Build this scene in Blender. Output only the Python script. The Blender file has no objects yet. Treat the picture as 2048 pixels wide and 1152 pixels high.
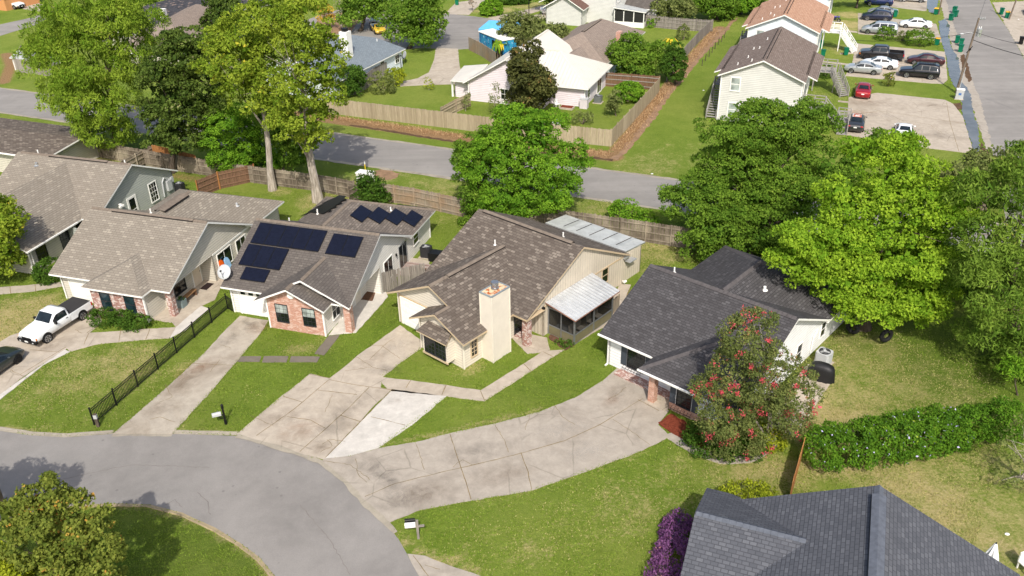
import bpy, math, random
import numpy as np
from mathutils import Vector, Matrix
random.seed(11)
RNG = np.random.default_rng(5)
S = bpy.context.scene
COL = S.collection
rad = math.radians

# ------------------------------------------------------------------ camera
FPX, PITCH, ROLL, HC = 1731.8, 0.52512, -0.0176, 33.0
_cp, _sp, _cr, _sr = math.cos(PITCH), math.sin(PITCH), math.cos(ROLL), math.sin(ROLL)
C_F = Vector((0, _cp, -_sp))
_r0, _u0 = Vector((1, 0, 0)), Vector((0, _sp, _cp))
C_R = _cr * _r0 + _sr * _u0
C_U = -_sr * _r0 + _cr * _u0
cam_d = bpy.data.cameras.new('camera')
cam = bpy.data.objects.new('camera', cam_d)
COL.objects.link(cam)
cam.matrix_world = Matrix(((C_R.x, C_U.x, -C_F.x, 0), (C_R.y, C_U.y, -C_F.y, 0), (C_R.z, C_U.z, -C_F.z, HC), (0, 0, 0, 1)))
cam_d.sensor_width = 36
cam_d.lens = 36 * FPX / 2048
cam_d.clip_end = 3000
S.camera = cam
S.render.resolution_x, S.render.resolution_y = 1024, 576

# ------------------------------------------------------------------ sky, sun, exposure
SUN_EL, SUN_AZ = rad(47.5), rad(177)          # azimuth measured clockwise from +Y: the sun stands behind the camera
sd = Vector((math.sin(SUN_AZ) * math.cos(SUN_EL), math.cos(SUN_AZ) * math.cos(SUN_EL), math.sin(SUN_EL)))
W = bpy.data.worlds.new('World'); S.world = W; W.use_nodes = True
wt = W.node_tree
bg = wt.nodes['Background']
sky = wt.nodes.new('ShaderNodeTexSky'); sky.sky_type = 'NISHITA'; sky.sun_disc = False
sky.sun_elevation = SUN_EL; sky.sun_rotation = SUN_AZ; sky.air_density = 1.0; sky.dust_density = 3.5; sky.ozone_density = 1.0
wt.links.new(sky.outputs[0], bg.inputs[0]); bg.inputs[1].default_value = 0.15
sl = bpy.data.lights.new('sun', 'SUN'); sl.energy = 3.5; sl.angle = rad(0.55); sl.color = (1.0, 0.955, 0.88)
so = bpy.data.objects.new('sun', sl); COL.objects.link(so)
so.rotation_euler = sd.to_track_quat('Z', 'Y').to_euler()
S.view_settings.view_transform = 'Standard'; S.view_settings.look = 'None'
S.view_settings.exposure = 0.30; S.view_settings.gamma = 1.0

# ------------------------------------------------------------------ photo pixel (2048 x 1152) -> point in the world
def ray(x, y):
    return C_F * FPX + C_R * (x - 1024) - C_U * (y - 576)
def G(x, y, z=0.0):
    d = ray(x, y); t = (z - HC) / d.z
    return Vector((d.x * t, d.y * t, z))
def onY(x, y, Y):
    d = ray(x, y); t = Y / d.y
    return Vector((d.x * t, Y, HC + d.z * t))
def depth(p):
    return (Vector(p) - Vector((0, 0, HC))).dot(C_F)
def GL(pts, z=0.0):
    return [G(x, y, z) for x, y in pts]

# ------------------------------------------------------------------ scene bookkeeping
def tag(o, label=None, cat=None, group=None, kind=None):
    if label: o['label'] = label
    if cat: o['category'] = cat
    if group: o['group'] = group
    if kind: o['kind'] = kind
    return o
def thing(name, label, cat, loc=(0, 0, 0), rz=0.0, group=None):
    o = bpy.data.objects.new(name, None); COL.objects.link(o)
    o.location = loc; o.rotation_euler = (0, 0, rz); o.empty_display_size = .3
    return tag(o, label, cat, group)
def dup(root, loc, rz, label=None, group=None):
    r = root.copy(); COL.objects.link(r); r.location = loc; r.rotation_euler = (0, 0, rz)
    if label: r['label'] = label
    if group: r['group'] = group
    for ch in list(root.children):
        c = ch.copy(); COL.objects.link(c); c.parent = r
        for g in list(ch.children):
            d = g.copy(); COL.objects.link(d); d.parent = c
    return r

class MB:
    """collects shapes and links them as one mesh object; faces get a metre-scaled UV that runs along / up each face"""
    def __init__(s):
        s.v = []; s.f = []; s.m = []; s.t = []
    def add(s, vs, fs, mi=0, tint=.5):
        b = len(s.v); s.v += [tuple(p) for p in vs]
        for f in fs:
            s.f.append([b + i for i in f]); s.m.append(mi); s.t.append(tint)
        return s
    def box(s, x0, x1, y0, y1, z0, z1, mi=0, tint=.5):
        vs = [(x0, y0, z0), (x1, y0, z0), (x1, y1, z0), (x0, y1, z0), (x0, y0, z1), (x1, y0, z1), (x1, y1, z1), (x0, y1, z1)]
        return s.add(vs, [(0, 3, 2, 1), (4, 5, 6, 7), (0, 1, 5, 4), (1, 2, 6, 5), (2, 3, 7, 6), (3, 0, 4, 7)], mi, tint)
    def bar(s, a, b, w, h, mi=0, tint=.5, up=Vector((0, 0, 1))):
        a, b = Vector(a), Vector(b); d = (b - a).normalized()
        x = d.cross(up)
        if x.length < 1e-4: x = d.cross(Vector((1, 0, 0)))
        x.normalize(); y = x.cross(d)
        vs = []
        for p in (a, b):
            for i, j in ((-1, -1), (1, -1), (1, 1), (-1, 1)):
                vs.append(p + x * (i * w / 2) + y * (j * h / 2))
        return s.add(vs, [(0, 1, 2, 3), (7, 6, 5, 4), (0, 4, 5, 1), (1, 5, 6, 2), (2, 6, 7, 3), (3, 7, 4, 0)], mi, tint)
    def prism(s, poly, z0, z1, mi=0, tint=.5, mside=None):
        n = len(poly)
        a = sum(poly[i][0] * poly[(i + 1) % n][1] - poly[(i + 1) % n][0] * poly[i][1] for i in range(n))
        if a < 0: poly = poly[::-1]
        vs = [(p[0], p[1], z0) for p in poly] + [(p[0], p[1], z1) for p in poly]
        s.add(vs, [list(range(n, 2 * n))], mi, tint)
        s.add(vs, [list(range(n - 1, -1, -1))] + [(i, (i + 1) % n, n + (i + 1) % n, n + i) for i in range(n)], mi if mside is None else mside, tint)
        return s
    def sheet(s, poly, z, mi=0, tint=.5):
        n = len(poly)
        a = sum(poly[i][0] * poly[(i + 1) % n][1] - poly[(i + 1) % n][0] * poly[i][1] for i in range(n))
        if a < 0: poly = poly[::-1]
        return s.add([(p[0], p[1], z) for p in poly], [list(range(n))], mi, tint)
    def slab(s, pts, t, mt=0, ms=1, mb=2):
        pts = [Vector(p) for p in pts]; n = len(pts)
        nz = sum(pts[i].x * pts[(i + 1) % n].y - pts[(i + 1) % n].x * pts[i].y for i in range(n))
        if nz < 0: pts = pts[::-1]
        lo = [p - Vector((0, 0, t)) for p in pts]
        s.add(pts, [list(range(n))], mt)
        s.add(lo, [list(range(n - 1, -1, -1))], mb)
        s.add(lo + pts, [(i, (i + 1) % n, n + (i + 1) % n, n + i) for i in range(n)], ms)
        return s
    def tube(s, pts, r, n=6, mi=0, tint=.5, cap=True):
        pts = [Vector(p) for p in pts]
        rs = r if isinstance(r, (list, tuple)) else [r] * len(pts)
        vs = []; px = None
        for i, p in enumerate(pts):
            d = (pts[min(i + 1, len(pts) - 1)] - pts[max(i - 1, 0)]).normalized()
            if px is None:
                px = d.orthogonal().normalized()
            else:
                px = (px - d * px.dot(d)); px = px.normalized() if px.length > 1e-5 else d.orthogonal().normalized()
            py = d.cross(px)
            for k in range(n):
                a = 2 * math.pi * k / n
                vs.append(p + (px * math.cos(a) + py * math.sin(a)) * rs[i])
        fs = []
        for i in range(len(pts) - 1):
            for k in range(n):
                k2 = (k + 1) % n
                fs.append((i * n + k, i * n + k2, (i + 1) * n + k2, (i + 1) * n + k))
        if cap:
            fs.append(list(range(n - 1, -1, -1))); fs.append([(len(pts) - 1) * n + k for k in range(n)])
        return s.add(vs, fs, mi, tint)
    def cyl(s, c, r, h, n=12, mi=0, axis='z', r2=None, tint=.5):
        c = Vector(c); ax = {'x': Vector((1, 0, 0)), 'y': Vector((0, 1, 0)), 'z': Vector((0, 0, 1))}[axis]
        return s.tube([c, c + ax * h], [r, r if r2 is None else r2], n, mi, tint)
    def ell(s, c, rx, ry, rz, mi=0, n=10, m=6, tint=.5):
        vs = []; fs = []
        for i in range(m + 1):
            th = math.pi * i / m
            for k in range(n):
                a = 2 * math.pi * k / n
                vs.append((c[0] + rx * math.sin(th) * math.cos(a), c[1] + ry * math.sin(th) * math.sin(a), c[2] + rz * math.cos(th)))
        for i in range(m):
            for k in range(n):
                k2 = (k + 1) % n
                fs.append((i * n + k, (i + 1) * n + k, (i + 1) * n + k2, i * n + k2))
        return s.add(vs, fs, mi, tint)
    def build(s, name, mats, parent=None, smooth=False, loc=None):
        me = bpy.data.meshes.new(name)
        me.from_pydata(s.v, [], s.f)
        for m in (mats if isinstance(mats, (list, tuple)) else [mats]): me.materials.append(m)
        if len(me.polygons):
            me.polygons.foreach_set('material_index', s.m)
            at = me.attributes.new('tint', 'FLOAT', 'FACE'); at.data.foreach_set('value', s.t)
            uv = me.uv_layers.new(name='UVMap')
            npl = len(me.polygons)
            nor = np.zeros(npl * 3); me.polygons.foreach_get('normal', nor); nor = nor.reshape(-1, 3)
            u = np.stack([-nor[:, 1], nor[:, 0], np.zeros(npl)], 1)
            L = np.linalg.norm(u, axis=1); flat = L < .02
            u[flat] = (1, 0, 0); u[~flat] /= L[~flat][:, None]
            v = np.cross(nor, u); v[flat] = (0, 1, 0)
            lt = np.zeros(npl, int); me.polygons.foreach_get('loop_total', lt)
            pi = np.repeat(np.arange(npl), lt)
            li = np.zeros(len(me.loops), int); me.loops.foreach_get('vertex_index', li)
            co = np.array(s.v)[li]
            uvs = np.stack([(co * u[pi]).sum(1), (co * v[pi]).sum(1)], 1)
            uv.data.foreach_set('uv', uvs.ravel())
            if smooth: me.polygons.foreach_set('use_smooth', [True] * npl)
        o = bpy.data.objects.new(name, me); COL.objects.link(o)
        if parent is not None: o.parent = parent
        if loc is not None: o.location = loc
        return o

def rawmesh(name, co, quads, tint, mats, parent=None, mi=None, flat=True):
    """fast path for leaves: co (n,3), quads (m,4) arrays"""
    me = bpy.data.meshes.new(name)
    me.vertices.add(len(co)); me.vertices.foreach_set('co', np.asarray(co, np.float32).ravel())
    m = len(quads)
    me.loops.add(m * 4); me.polygons.add(m)
    me.loops.foreach_set('vertex_index', np.asarray(quads, np.int32).ravel())
    me.polygons.foreach_set('loop_start', np.arange(0, m * 4, 4, dtype=np.int32))
    for k in (mats if isinstance(mats, (list, tuple)) else [mats]): me.materials.append(k)
    if mi is not None: me.polygons.foreach_set('material_index', np.asarray(mi, np.int32))
    me.update(calc_edges=True)
    at = me.attributes.new('tint', 'FLOAT', 'FACE'); at.data.foreach_set('value', np.asarray(tint, np.float32))
    o = bpy.data.objects.new(name, me); COL.objects.link(o)
    if parent is not None: o.parent = parent
    return o
# ------------------------------------------------------------------ materials
def lin(r, g, b):
    f = lambda c: (c / 255 / 12.92) if c / 255 <= .04045 else ((c / 255 + .055) / 1.055) ** 2.4
    return (f(r), f(g), f(b), 1)
def newmat(name, rough=.85, spec=.3):
    m = bpy.data.materials.new(name); m.use_nodes = True
    nt = m.node_tree; b = nt.nodes['Principled BSDF']
    b.inputs['Roughness'].default_value = rough
    b.inputs['Specular IOR Level'].default_value = spec
    return m, nt, b
def nd(nt, t, ins=None, **at):
    n = nt.nodes.new('ShaderNode' + t)
    for k, v in at.items(): setattr(n, k, v)
    for k, v in (ins or {}).items():
        if isinstance(v, bpy.types.NodeSocket): nt.links.new(v, n.inputs[k])
        else: n.inputs[k].default_value = v
    return n
def mix(nt, fac, a, b, mode='MIX'):
    n = nt.nodes.new('ShaderNodeMix'); n.data_type = 'RGBA'; n.blend_type = mode
    for sock, v in ((n.inputs[0], fac), (n.inputs[6], a), (n.inputs[7], b)):
        if isinstance(v, bpy.types.NodeSocket): nt.links.new(v, sock)
        else: sock.default_value = v
    return n.outputs[2]
def ramp(nt, fac, lo, hi, a=0.0, b=1.0):
    n = nd(nt, 'MapRange', {0: fac, 1: lo, 2: hi, 3: a, 4: b}); n.clamp = True
    return n.outputs[0]
def math2(nt, op, a, b):
    return nd(nt, 'Math', {0: a, 1: b}, operation=op).outputs[0]
def noise(nt, vec, scale, detail=3, rough=.6, dist=0.0):
    n = nd(nt, 'TexNoise', {'Scale': scale, 'Detail': detail, 'Roughness': rough, 'Distortion': dist})
    if vec is not None: nt.links.new(vec, n.inputs['Vector'])
    return n.outputs[0]
def obj_co(nt): return nd(nt, 'TexCoord').outputs['Object']
def uv_co(nt): return nd(nt, 'TexCoord').outputs['UV']
def gray(k): return (k, k, k, 1)
def attr(nt, name, out='Fac'):
    return nd(nt, 'Attribute', attribute_name=name).outputs[out]
def bump(nt, b, h, strength=.4, dist=.05):
    n = nd(nt, 'Bump', {'Strength': strength, 'Distance': dist, 'Height': h})
    nt.links.new(n.outputs[0], b.inputs['Normal'])

_pc = {}
def paint(rgb, rough=.6, var=.12, spec=.3, metal=0.0, scale=1.5):
    key = (rgb, rough, var, spec, metal, scale)
    if key in _pc: return _pc[key]
    m, nt, b = newmat('paint_%d_%d_%d' % rgb, rough, spec)
    co = obj_co(nt)
    n1 = noise(nt, co, scale, 5, .65)
    col = mix(nt, ramp(nt, n1, .3, .7), tuple(c * (1 - var) for c in lin(*rgb)[:3]) + (1,), tuple(min(1, c * (1 + var)) for c in lin(*rgb)[:3]) + (1,))
    nt.links.new(col, b.inputs['Base Color']); b.inputs['Metallic'].default_value = metal
    _pc[key] = m
    return m

def grass_mat():
    m, nt, b = newmat('grass', .95, .1)
    co = obj_co(nt)
    big = noise(nt, co, .09, 4, .6, .6); mid = noise(nt, co, .7, 5, .7); fine = noise(nt, co, 5.5, 4, .75)
    blade = noise(nt, co, 22, 2, .7)
    pa = nd(nt, 'Attribute', attribute_name='patch')
    sep = nd(nt, 'SeparateColor', {0: pa.outputs['Color']})
    g1 = (.115, .195, .020, 1); g2 = (.195, .285, .038, 1); g3 = (.34, .36, .088, 1)
    c = mix(nt, ramp(nt, mid, .32, .68), g1, g2)
    c = mix(nt, ramp(nt, big, .42, .72, 0, .75), c, g3)
    m2 = noise(nt, co, 2.4, 4, .75)
    c = mix(nt, ramp(nt, m2, .38, .62, .0, .5), c, (.12, .195, .015, 1))
    c = mix(nt, ramp(nt, fine, .35, .75, 0, .65), c, (.29, .335, .06, 1))
    c = mix(nt, ramp(nt, blade, .48, .3, 0, .5), c, (.06, .10, .01, 1))
    # thin straw coloured flecks everywhere
    fl = math2(nt, 'MULTIPLY', ramp(nt, fine, .55, .75), ramp(nt, mid, .45, .62))
    c = mix(nt, math2(nt, 'MULTIPLY', fl, .5), c, (.36, .30, .10, 1))
    # dry patches (R), dead sprayed weeds (G), darker green grass (B)
    dn = math2(nt, 'ADD', sep.outputs[0], math2(nt, 'MULTIPLY', math2(nt, 'SUBTRACT', math2(nt, 'ADD', mid, math2(nt, 'MULTIPLY', fine, .8)), .92), 1.3))
    dry = math2(nt, 'MULTIPLY', ramp(nt, dn, .3, .8), ramp(nt, sep.outputs[0], .05, .3))
    drc = mix(nt, ramp(nt, fine, .3, .7), (.42, .345, .13, 1), (.60, .475, .25, 1))
    c = mix(nt, math2(nt, 'MULTIPLY', dry, .85), c, drc)
    en = math2(nt, 'ADD', sep.outputs[1], math2(nt, 'MULTIPLY', math2(nt, 'SUBTRACT', fine, .5), 1.0))
    dead = mix(nt, ramp(nt, fine, .35, .65), (.22, .125, .06, 1), (.42, .27, .135, 1))
    c = mix(nt, math2(nt, 'MULTIPLY', ramp(nt, en, .3, .65), ramp(nt, sep.outputs[1], .05, .2)), c, dead)
    dark_grass = mix(nt, ramp(nt, fine, .3, .7), (.035, .07, .007, 1), (.085, .14, .016, 1))
    c = mix(nt, math2(nt, 'MULTIPLY', sep.outputs[2], .85), c, dark_grass)
    nt.links.new(c, b.inputs['Base Color'])
    h = math2(nt, 'ADD', math2(nt, 'MULTIPLY', fine, .7), math2(nt, 'ADD', blade, math2(nt, 'MULTIPLY', m2, 1.2)))
    bump(nt, b, h, .9, .12)
    return m

def asphalt_mat(name, base, warm=1.0, streak_dir=None):
    m, nt, b = newmat(name, .9, .25)
    co = obj_co(nt)
    big = noise(nt, co, .12, 4, .6, .5); mid = noise(nt, co, .8, 5, .7); fine = noise(nt, co, 18, 2, .8)
    lo = tuple(k * .78 for k in base) + (1,); hi = tuple(k * 1.2 for k in base) + (1,)
    c = mix(nt, ramp(nt, big, .34, .66), lo, hi)
    c = mix(nt, ramp(nt, noise(nt, co, .33, 6, .7, 1.5), .42, .68, 0, .5), c, tuple(k * .8 for k in base) + (1,))
    c = mix(nt, ramp(nt, mid, .35, .7, 0, .55), c, tuple(k * 1.25 for k in base) + (1,))
    c = mix(nt, ramp(nt, fine, .3, .75, 0, .35), c, tuple(k * .6 for k in base) + (1,))
    if streak_dir is not None:
        mp = nd(nt, 'Mapping', {'Vector': co, 'Rotation': (0, 0, -streak_dir), 'Scale': (.02, .55, 1)})
        st = noise(nt, mp.outputs[0], 1.0, 3, .6)
        c = mix(nt, ramp(nt, st, .35, .65, 0, .55), c, tuple(k * .68 for k in base) + (1,))
    vo = nd(nt, 'TexVoronoi', {'Vector': co, 'Scale': .35}); vo.distance = 'EUCLIDEAN'
    spots = nd(nt, 'TexVoronoi', {'Vector': co, 'Scale': .9})
    c = mix(nt, ramp(nt, spots.outputs['Distance'], .09, .05, 0, .45), c, tuple(k * .45 for k in base) + (1,))
    nt.links.new(c, b.inputs['Base Color'])
    bump(nt, b, fine, .35, .02)
    return m

def concrete_mat(name, base, stain=.5, crack=.5, stainc=(.10, .085, .06)):
    m, nt, b = newmat(name, .9, .25)
    co = obj_co(nt)
    big = noise(nt, co, .28, 6, .68, .8); mid = noise(nt, co, 1.6, 5, .7, .3); fine = noise(nt, co, 10, 3, .8)
    c = mix(nt, ramp(nt, mid, .3, .7), tuple(k * .84 for k in base) + (1,), tuple(min(1, k * 1.13) for k in base) + (1,))
    c = mix(nt, math2(nt, 'MULTIPLY', ramp(nt, big, .5, .78), stain), c, stainc + (1,))
    c = mix(nt, ramp(nt, fine, .35, .75, 0, .25), c, tuple(k * .62 for k in base) + (1,))
    if crack > 0:
        wv = mix(nt, .12, co, nd(nt, 'TexNoise', {'Vector': co, 'Scale': 1.2, 'Detail': 3}).outputs['Color'])
        vo = nd(nt, 'TexVoronoi', {'Vector': wv, 'Scale': .33}, feature='DISTANCE_TO_EDGE')
        line = ramp(nt, vo.outputs['Distance'], .004, .013, 1, 0)
        gate = ramp(nt, noise(nt, co, .22, 2), .48, .56)
        c = mix(nt, math2(nt, 'MULTIPLY', math2(nt, 'MULTIPLY', line, gate), crack), c, (.07, .06, .035, 1))
    nt.links.new(c, b.inputs['Base Color'])
    bump(nt, b, fine, .3, .02)
    return m

def shingle_mat(name, c1, c2, light=None, lightness=.25, streak=.3, row=.15, wid=.30, seed=0.0):
    m, nt, b = newmat(name, .95, .12)
    uv = uv_co(nt)
    mp = nd(nt, 'Mapping', {'Vector': uv, 'Location': (seed, seed * .37, 0)})
    br = nd(nt, 'TexBrick', {'Vector': mp.outputs[0], 'Color1': (0, 0, 0, 1), 'Color2': (1, 1, 1, 1), 'Mortar': (.5, .5, .5, 1), 'Scale': 1.0,
                             'Mortar Size': .022, 'Mortar Smooth': .4, 'Brick Width': wid, 'Row Height': row, 'Bias': 0.0})
    br.offset = .5; br.offset_frequency = 2; br.squash = 1
    rnd = br.outputs['Color']; mort = br.outputs['Fac']
    c = mix(nt, rnd, c1 + (1,), c2 + (1,))
    nz = noise(nt, mp.outputs[0], 1.1, 4, .7)
    if light is not None:
        nl = noise(nt, mp.outputs[0], .9, 2, .5)
        g = math2(nt, 'MULTIPLY', ramp(nt, rnd, .80, .9), ramp(nt, nl, .35, .6, .45, 1))
        c = mix(nt, math2(nt, 'MULTIPLY', g, lightness), c, light + (1,))
    c = mix(nt, math2(nt, 'MULTIPLY', mort, .6), c, tuple(k * .35 for k in c1) + (1,))
    # weathering: broad blotches and streaks that run down the slope
    st = noise(nt, nd(nt, 'Mapping', {'Vector': uv, 'Scale': (1.3, .13, 1)}).outputs[0], 1.0, 4, .65)
    c = mix(nt, ramp(nt, st, .5, .75, 0, streak), c, tuple(k * .55 for k in c1) + (1,))
    c = mix(nt, ramp(nt, nz, .35, .7, 0, .16), c, tuple(min(1, k * 1.2) for k in c2) + (1,))
    gr = noise(nt, uv, 30, 2, .8)
    c = mix(nt, ramp(nt, gr, .35, .7, 0, .3), c, tuple(k * .55 for k in c1) + (1,))
    nt.links.new(c, b.inputs['Base Color'])
    wv = nd(nt, 'SeparateXYZ', {0: mp.outputs[0]}).outputs[1]
    saw = math2(nt, 'FRACT', math2(nt, 'DIVIDE', wv, row), 0.0)
    h = math2(nt, 'SUBTRACT', math2(nt, 'SUBTRACT', math2(nt, 'MULTIPLY', rnd, .35), saw), math2(nt, 'MULTIPLY', mort, .6))
    bump(nt, b, h, .55, .02)
    return m

def siding_mat(name, rgb, exposure=.2, rough=.55, vertical=False, dirt=.12):
    m, nt, b = newmat(name, rough, .3)
    uv = uv_co(nt)
    sx = nd(nt, 'SeparateXYZ', {0: uv}).outputs[0 if vertical else 1]
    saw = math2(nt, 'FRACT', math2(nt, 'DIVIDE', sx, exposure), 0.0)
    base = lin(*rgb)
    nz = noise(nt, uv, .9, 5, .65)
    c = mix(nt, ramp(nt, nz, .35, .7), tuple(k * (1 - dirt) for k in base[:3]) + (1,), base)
    lap_shade = ramp(nt, saw, .0, .24, 1, 0)  # shade line at each lap, painted into the siding colour
    c = mix(nt, math2(nt, 'MULTIPLY', lap_shade, .62), c, tuple(k * .4 for k in base[:3]) + (1,))
    nt.links.new(c, b.inputs['Base Color'])
    if vertical:
        h = ramp(nt, saw, .0, .12, 0, 1)
    else:
        h = math2(nt, 'SUBTRACT', 1.0, saw)
    bump(nt, b, h, .9, .035)
    return m

def brick_mat(name, c1, c2, c3, mortar, white=.3):
    m, nt, b = newmat(name, .9, .2)
    uv = uv_co(nt)
    br = nd(nt, 'TexBrick', {'Vector': uv, 'Color1': (0, 0, 0, 1), 'Color2': (1, 1, 1, 1), 'Mortar': (.5, .5, .5, 1), 'Scale': 1.0,
                             'Mortar Size': .011, 'Mortar Smooth': .2, 'Brick Width': .23, 'Row Height': .078})
    r = br.outputs['Color']
    c = mix(nt, r, c1 + (1,), c2 + (1,))
    n = noise(nt, uv, 3.2, 3, .7)
    c = mix(nt, math2(nt, 'MULTIPLY', ramp(nt, n, .5, .62), white), c, c3 + (1,))
    wb = math2(nt, 'MULTIPLY', ramp(nt, r, .78, .86), white)
    c = mix(nt, wb, c, c3 + (1,))
    c = mix(nt, math2(nt, 'MULTIPLY', br.outputs['Fac'], .8), c, mortar + (1,))
    nt.links.new(c, b.inputs['Base Color'])
    bump(nt, b, math2(nt, 'SUBTRACT', 1.0, br.outputs['Fac']), .5, .01)
    return m

def wood_mat(name, c1, c2, c3=None, vertical=True):
    """weathered boards: each board has its own tint"""
    m, nt, b = newmat(name, .9, .15)
    co = obj_co(nt)
    t = attr(nt, 'tint')
    c = mix(nt, t, c1 + (1,), c2 + (1,))
    sc = (14, 14, 1.2) if vertical else (3, 3, 12)
    st = noise(nt, nd(nt, 'Mapping', {'Vector': co, 'Scale': sc}).outputs[0], 1.0, 4, .7)
    c = mix(nt, ramp(nt, st, .4, .75, 0, .55), c, tuple(k * .5 for k in c1) + (1,))
    if c3 is not None:
        bl = noise(nt, co, .45, 4, .6)
        c = mix(nt, ramp(nt, bl, .48, .66, 0, .75), c, c3 + (1,))
    nt.links.new(c, b.inputs['Base Color'])
    bump(nt, b, st, .3, .02)
    return m

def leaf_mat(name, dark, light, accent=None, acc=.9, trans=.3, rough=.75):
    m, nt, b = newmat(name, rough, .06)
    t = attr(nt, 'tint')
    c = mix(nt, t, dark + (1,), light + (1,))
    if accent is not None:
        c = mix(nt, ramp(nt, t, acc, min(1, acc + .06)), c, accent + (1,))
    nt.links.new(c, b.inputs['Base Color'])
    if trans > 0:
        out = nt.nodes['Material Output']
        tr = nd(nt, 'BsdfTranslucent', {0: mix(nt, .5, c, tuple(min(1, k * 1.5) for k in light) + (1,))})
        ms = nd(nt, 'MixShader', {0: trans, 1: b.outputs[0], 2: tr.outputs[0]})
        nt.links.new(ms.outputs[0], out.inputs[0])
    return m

def bark_mat(name, c1, c2):
    m, nt, b = newmat(name, .95, .1)
    co = obj_co(nt)
    st = noise(nt, nd(nt, 'Mapping', {'Vector': co, 'Scale': (5, 5, 1.1)}).outputs[0], 1.0, 5, .7)
    c = mix(nt, ramp(nt, st, .35, .68), c1 + (1,), c2 + (1,))
    nt.links.new(c, b.inputs['Base Color']); bump(nt, b, st, .8, .05)
    return m

def glass_mat(name, rgb=(22, 28, 30), rough=.08, blinds=0.0):
    m, nt, b = newmat(name, rough, .6)
    co = uv_co(nt)
    base = lin(*rgb)
    n = noise(nt, co, 1.3, 2, .5)
    c = mix(nt, ramp(nt, n, .35, .7), tuple(k * .6 for k in base[:3]) + (1,), tuple(k * 1.6 for k in base[:3]) + (1,))
    nt.links.new(c, b.inputs['Base Color'])
    return m

def carpaint(rgb, metal=.0, rough=.28):
    key = ('car', rgb, metal)
    if key in _pc: return _pc[key]
    m, nt, b = newmat('car_paint_%d_%d_%d' % rgb, rough, .5)
    co = obj_co(nt)
    n1 = noise(nt, co, 2.2, 4, .6)
    base = lin(*rgb)
    c = mix(nt, ramp(nt, n1, .35, .7), tuple(k * .85 for k in base[:3]) + (1,), base)
    nt.links.new(c, b.inputs['Base Color'])
    b.inputs['Metallic'].default_value = metal
    b.inputs['Coat Weight'].default_value = .7; b.inputs['Coat Roughness'].default_value = .08
    _pc[key] = m
    return m

M = {}
M['grass'] = grass_mat()
M['street'] = asphalt_mat('street_asphalt', (.242, .225, .206))
M['road'] = asphalt_mat('road_asphalt', (.272, .253, .23), streak_dir=rad(-22))
M['concrete'] = concrete_mat('concrete', (.43, .37, .295), .6, .3, (.17, .13, .085))
M['concrete_grey'] = concrete_mat('concrete_grey', (.37, .325, .268), .55, .3, (.14, .11, .08))
M['concrete_white'] = concrete_mat('concrete_white', (.54, .505, .45), .2, 0)
M['concrete_old'] = concrete_mat('concrete_old', (.40, .35, .28), .75, .3, (.16, .115, .07))
M['concrete_dark'] = concrete_mat('concrete_dark', (.17, .145, .115), .4, 0)
M['kerb'] = concrete_mat('kerb_concrete', (.34, .30, .235), .7, .3)
M['joint'] = paint((124, 108, 78), .95, .4, .1, 0, 3)
M['mulch'] = paint((112, 56, 40), .95, .45, .1, 0, 9)
M['dirt'] = paint((138, 112, 88), .95, .3, .1, 0, 1.2)
M['mud'] = paint((92, 72, 55), .95, .35, .1, 0, 2)
M['white'] = paint((232, 230, 224), .5, .05)
M['offwhite'] = paint((222, 214, 198), .55, .06)
M['fascia_tan'] = paint((190, 170, 140), .6, .08)
M['soffit'] = paint((205, 200, 190), .7, .05)
M['black'] = paint((22, 22, 23), .5, .2)
M['rubber'] = paint((24, 24, 25), .8, .2)
M['darkmetal'] = paint((48, 48, 50), .45, .15)
M['greymetal'] = paint((132, 134, 136), .4, .1, .5, .5)
M['ltgrey'] = paint((176, 178, 178), .5, .08)
M['alum'] = paint((188, 190, 190), .35, .08, .5, .6)
M['chrome'] = paint((170, 172, 175), .25, .05, .5, .8)
M['glass'] = glass_mat('window_glass')
M['glass_blind'] = glass_mat('window_glass_with_blinds', (150, 158, 154), .25)
M['glass_car'] = glass_mat('car_glass', (26, 34, 38), .05)
M['glass_teal'] = glass_mat('teal_window_glass', (30, 48, 54), .1)
M['screen'] = paint((38, 38, 36), .8, .2)
M['wood_fence'] = wood_mat('weathered_fence_wood', (.20, .165, .125), (.40, .33, .25), (.30, .20, .12))
M['wood_grey'] = wood_mat('grey_fence_wood', (.17, .15, .13), (.36, .325, .28))
M['wood_tan'] = wood_mat('tan_fence_wood', (.29, .235, .15), (.50, .42, .29))
M['wood_orange'] = wood_mat('orange_fence_wood', (.30, .13, .045), (.46, .22, .08))
M['wood_brown'] = wood_mat('brown_fence_wood', (.15, .085, .052), (.25, .145, .09))
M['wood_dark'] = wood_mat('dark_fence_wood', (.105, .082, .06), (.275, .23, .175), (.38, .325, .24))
M['wood_deck'] = wood_mat('grey_deck_wood', (.24, .225, .21), (.42, .40, .37), None, False)
M['bark'] = bark_mat('bark', (.10, .075, .055), (.25, .20, .155))
M['bark_pale'] = bark_mat('pale_bark', (.22, .185, .145), (.50, .44, .37))
M['bark_dark'] = bark_mat('dark_bark', (.05, .04, .03), (.14, .11, .085))
M['solar'] = None
def solar_mat():
    m, nt, b = newmat('solar_cells', .32, .22)
    uv = uv_co(nt)
    br = nd(nt, 'TexBrick', {'Vector': uv, 'Color1': (0, 0, 0, 1), 'Color2': (1, 1, 1, 1), 'Scale': 1.0, 'Mortar Size': .006, 'Brick Width': .16, 'Row Height': .16}); br.offset = 0
    c = mix(nt, br.outputs['Color'], (.005, .006, .014, 1), (.008, .010, .022, 1))
    c = mix(nt, math2(nt, 'MULTIPLY', br.outputs['Fac'], .4), c, (.02, .023, .034, 1))
    nt.links.new(c, b.inputs['Base Color'])
    return m
M['solar'] = solar_mat()
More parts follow.
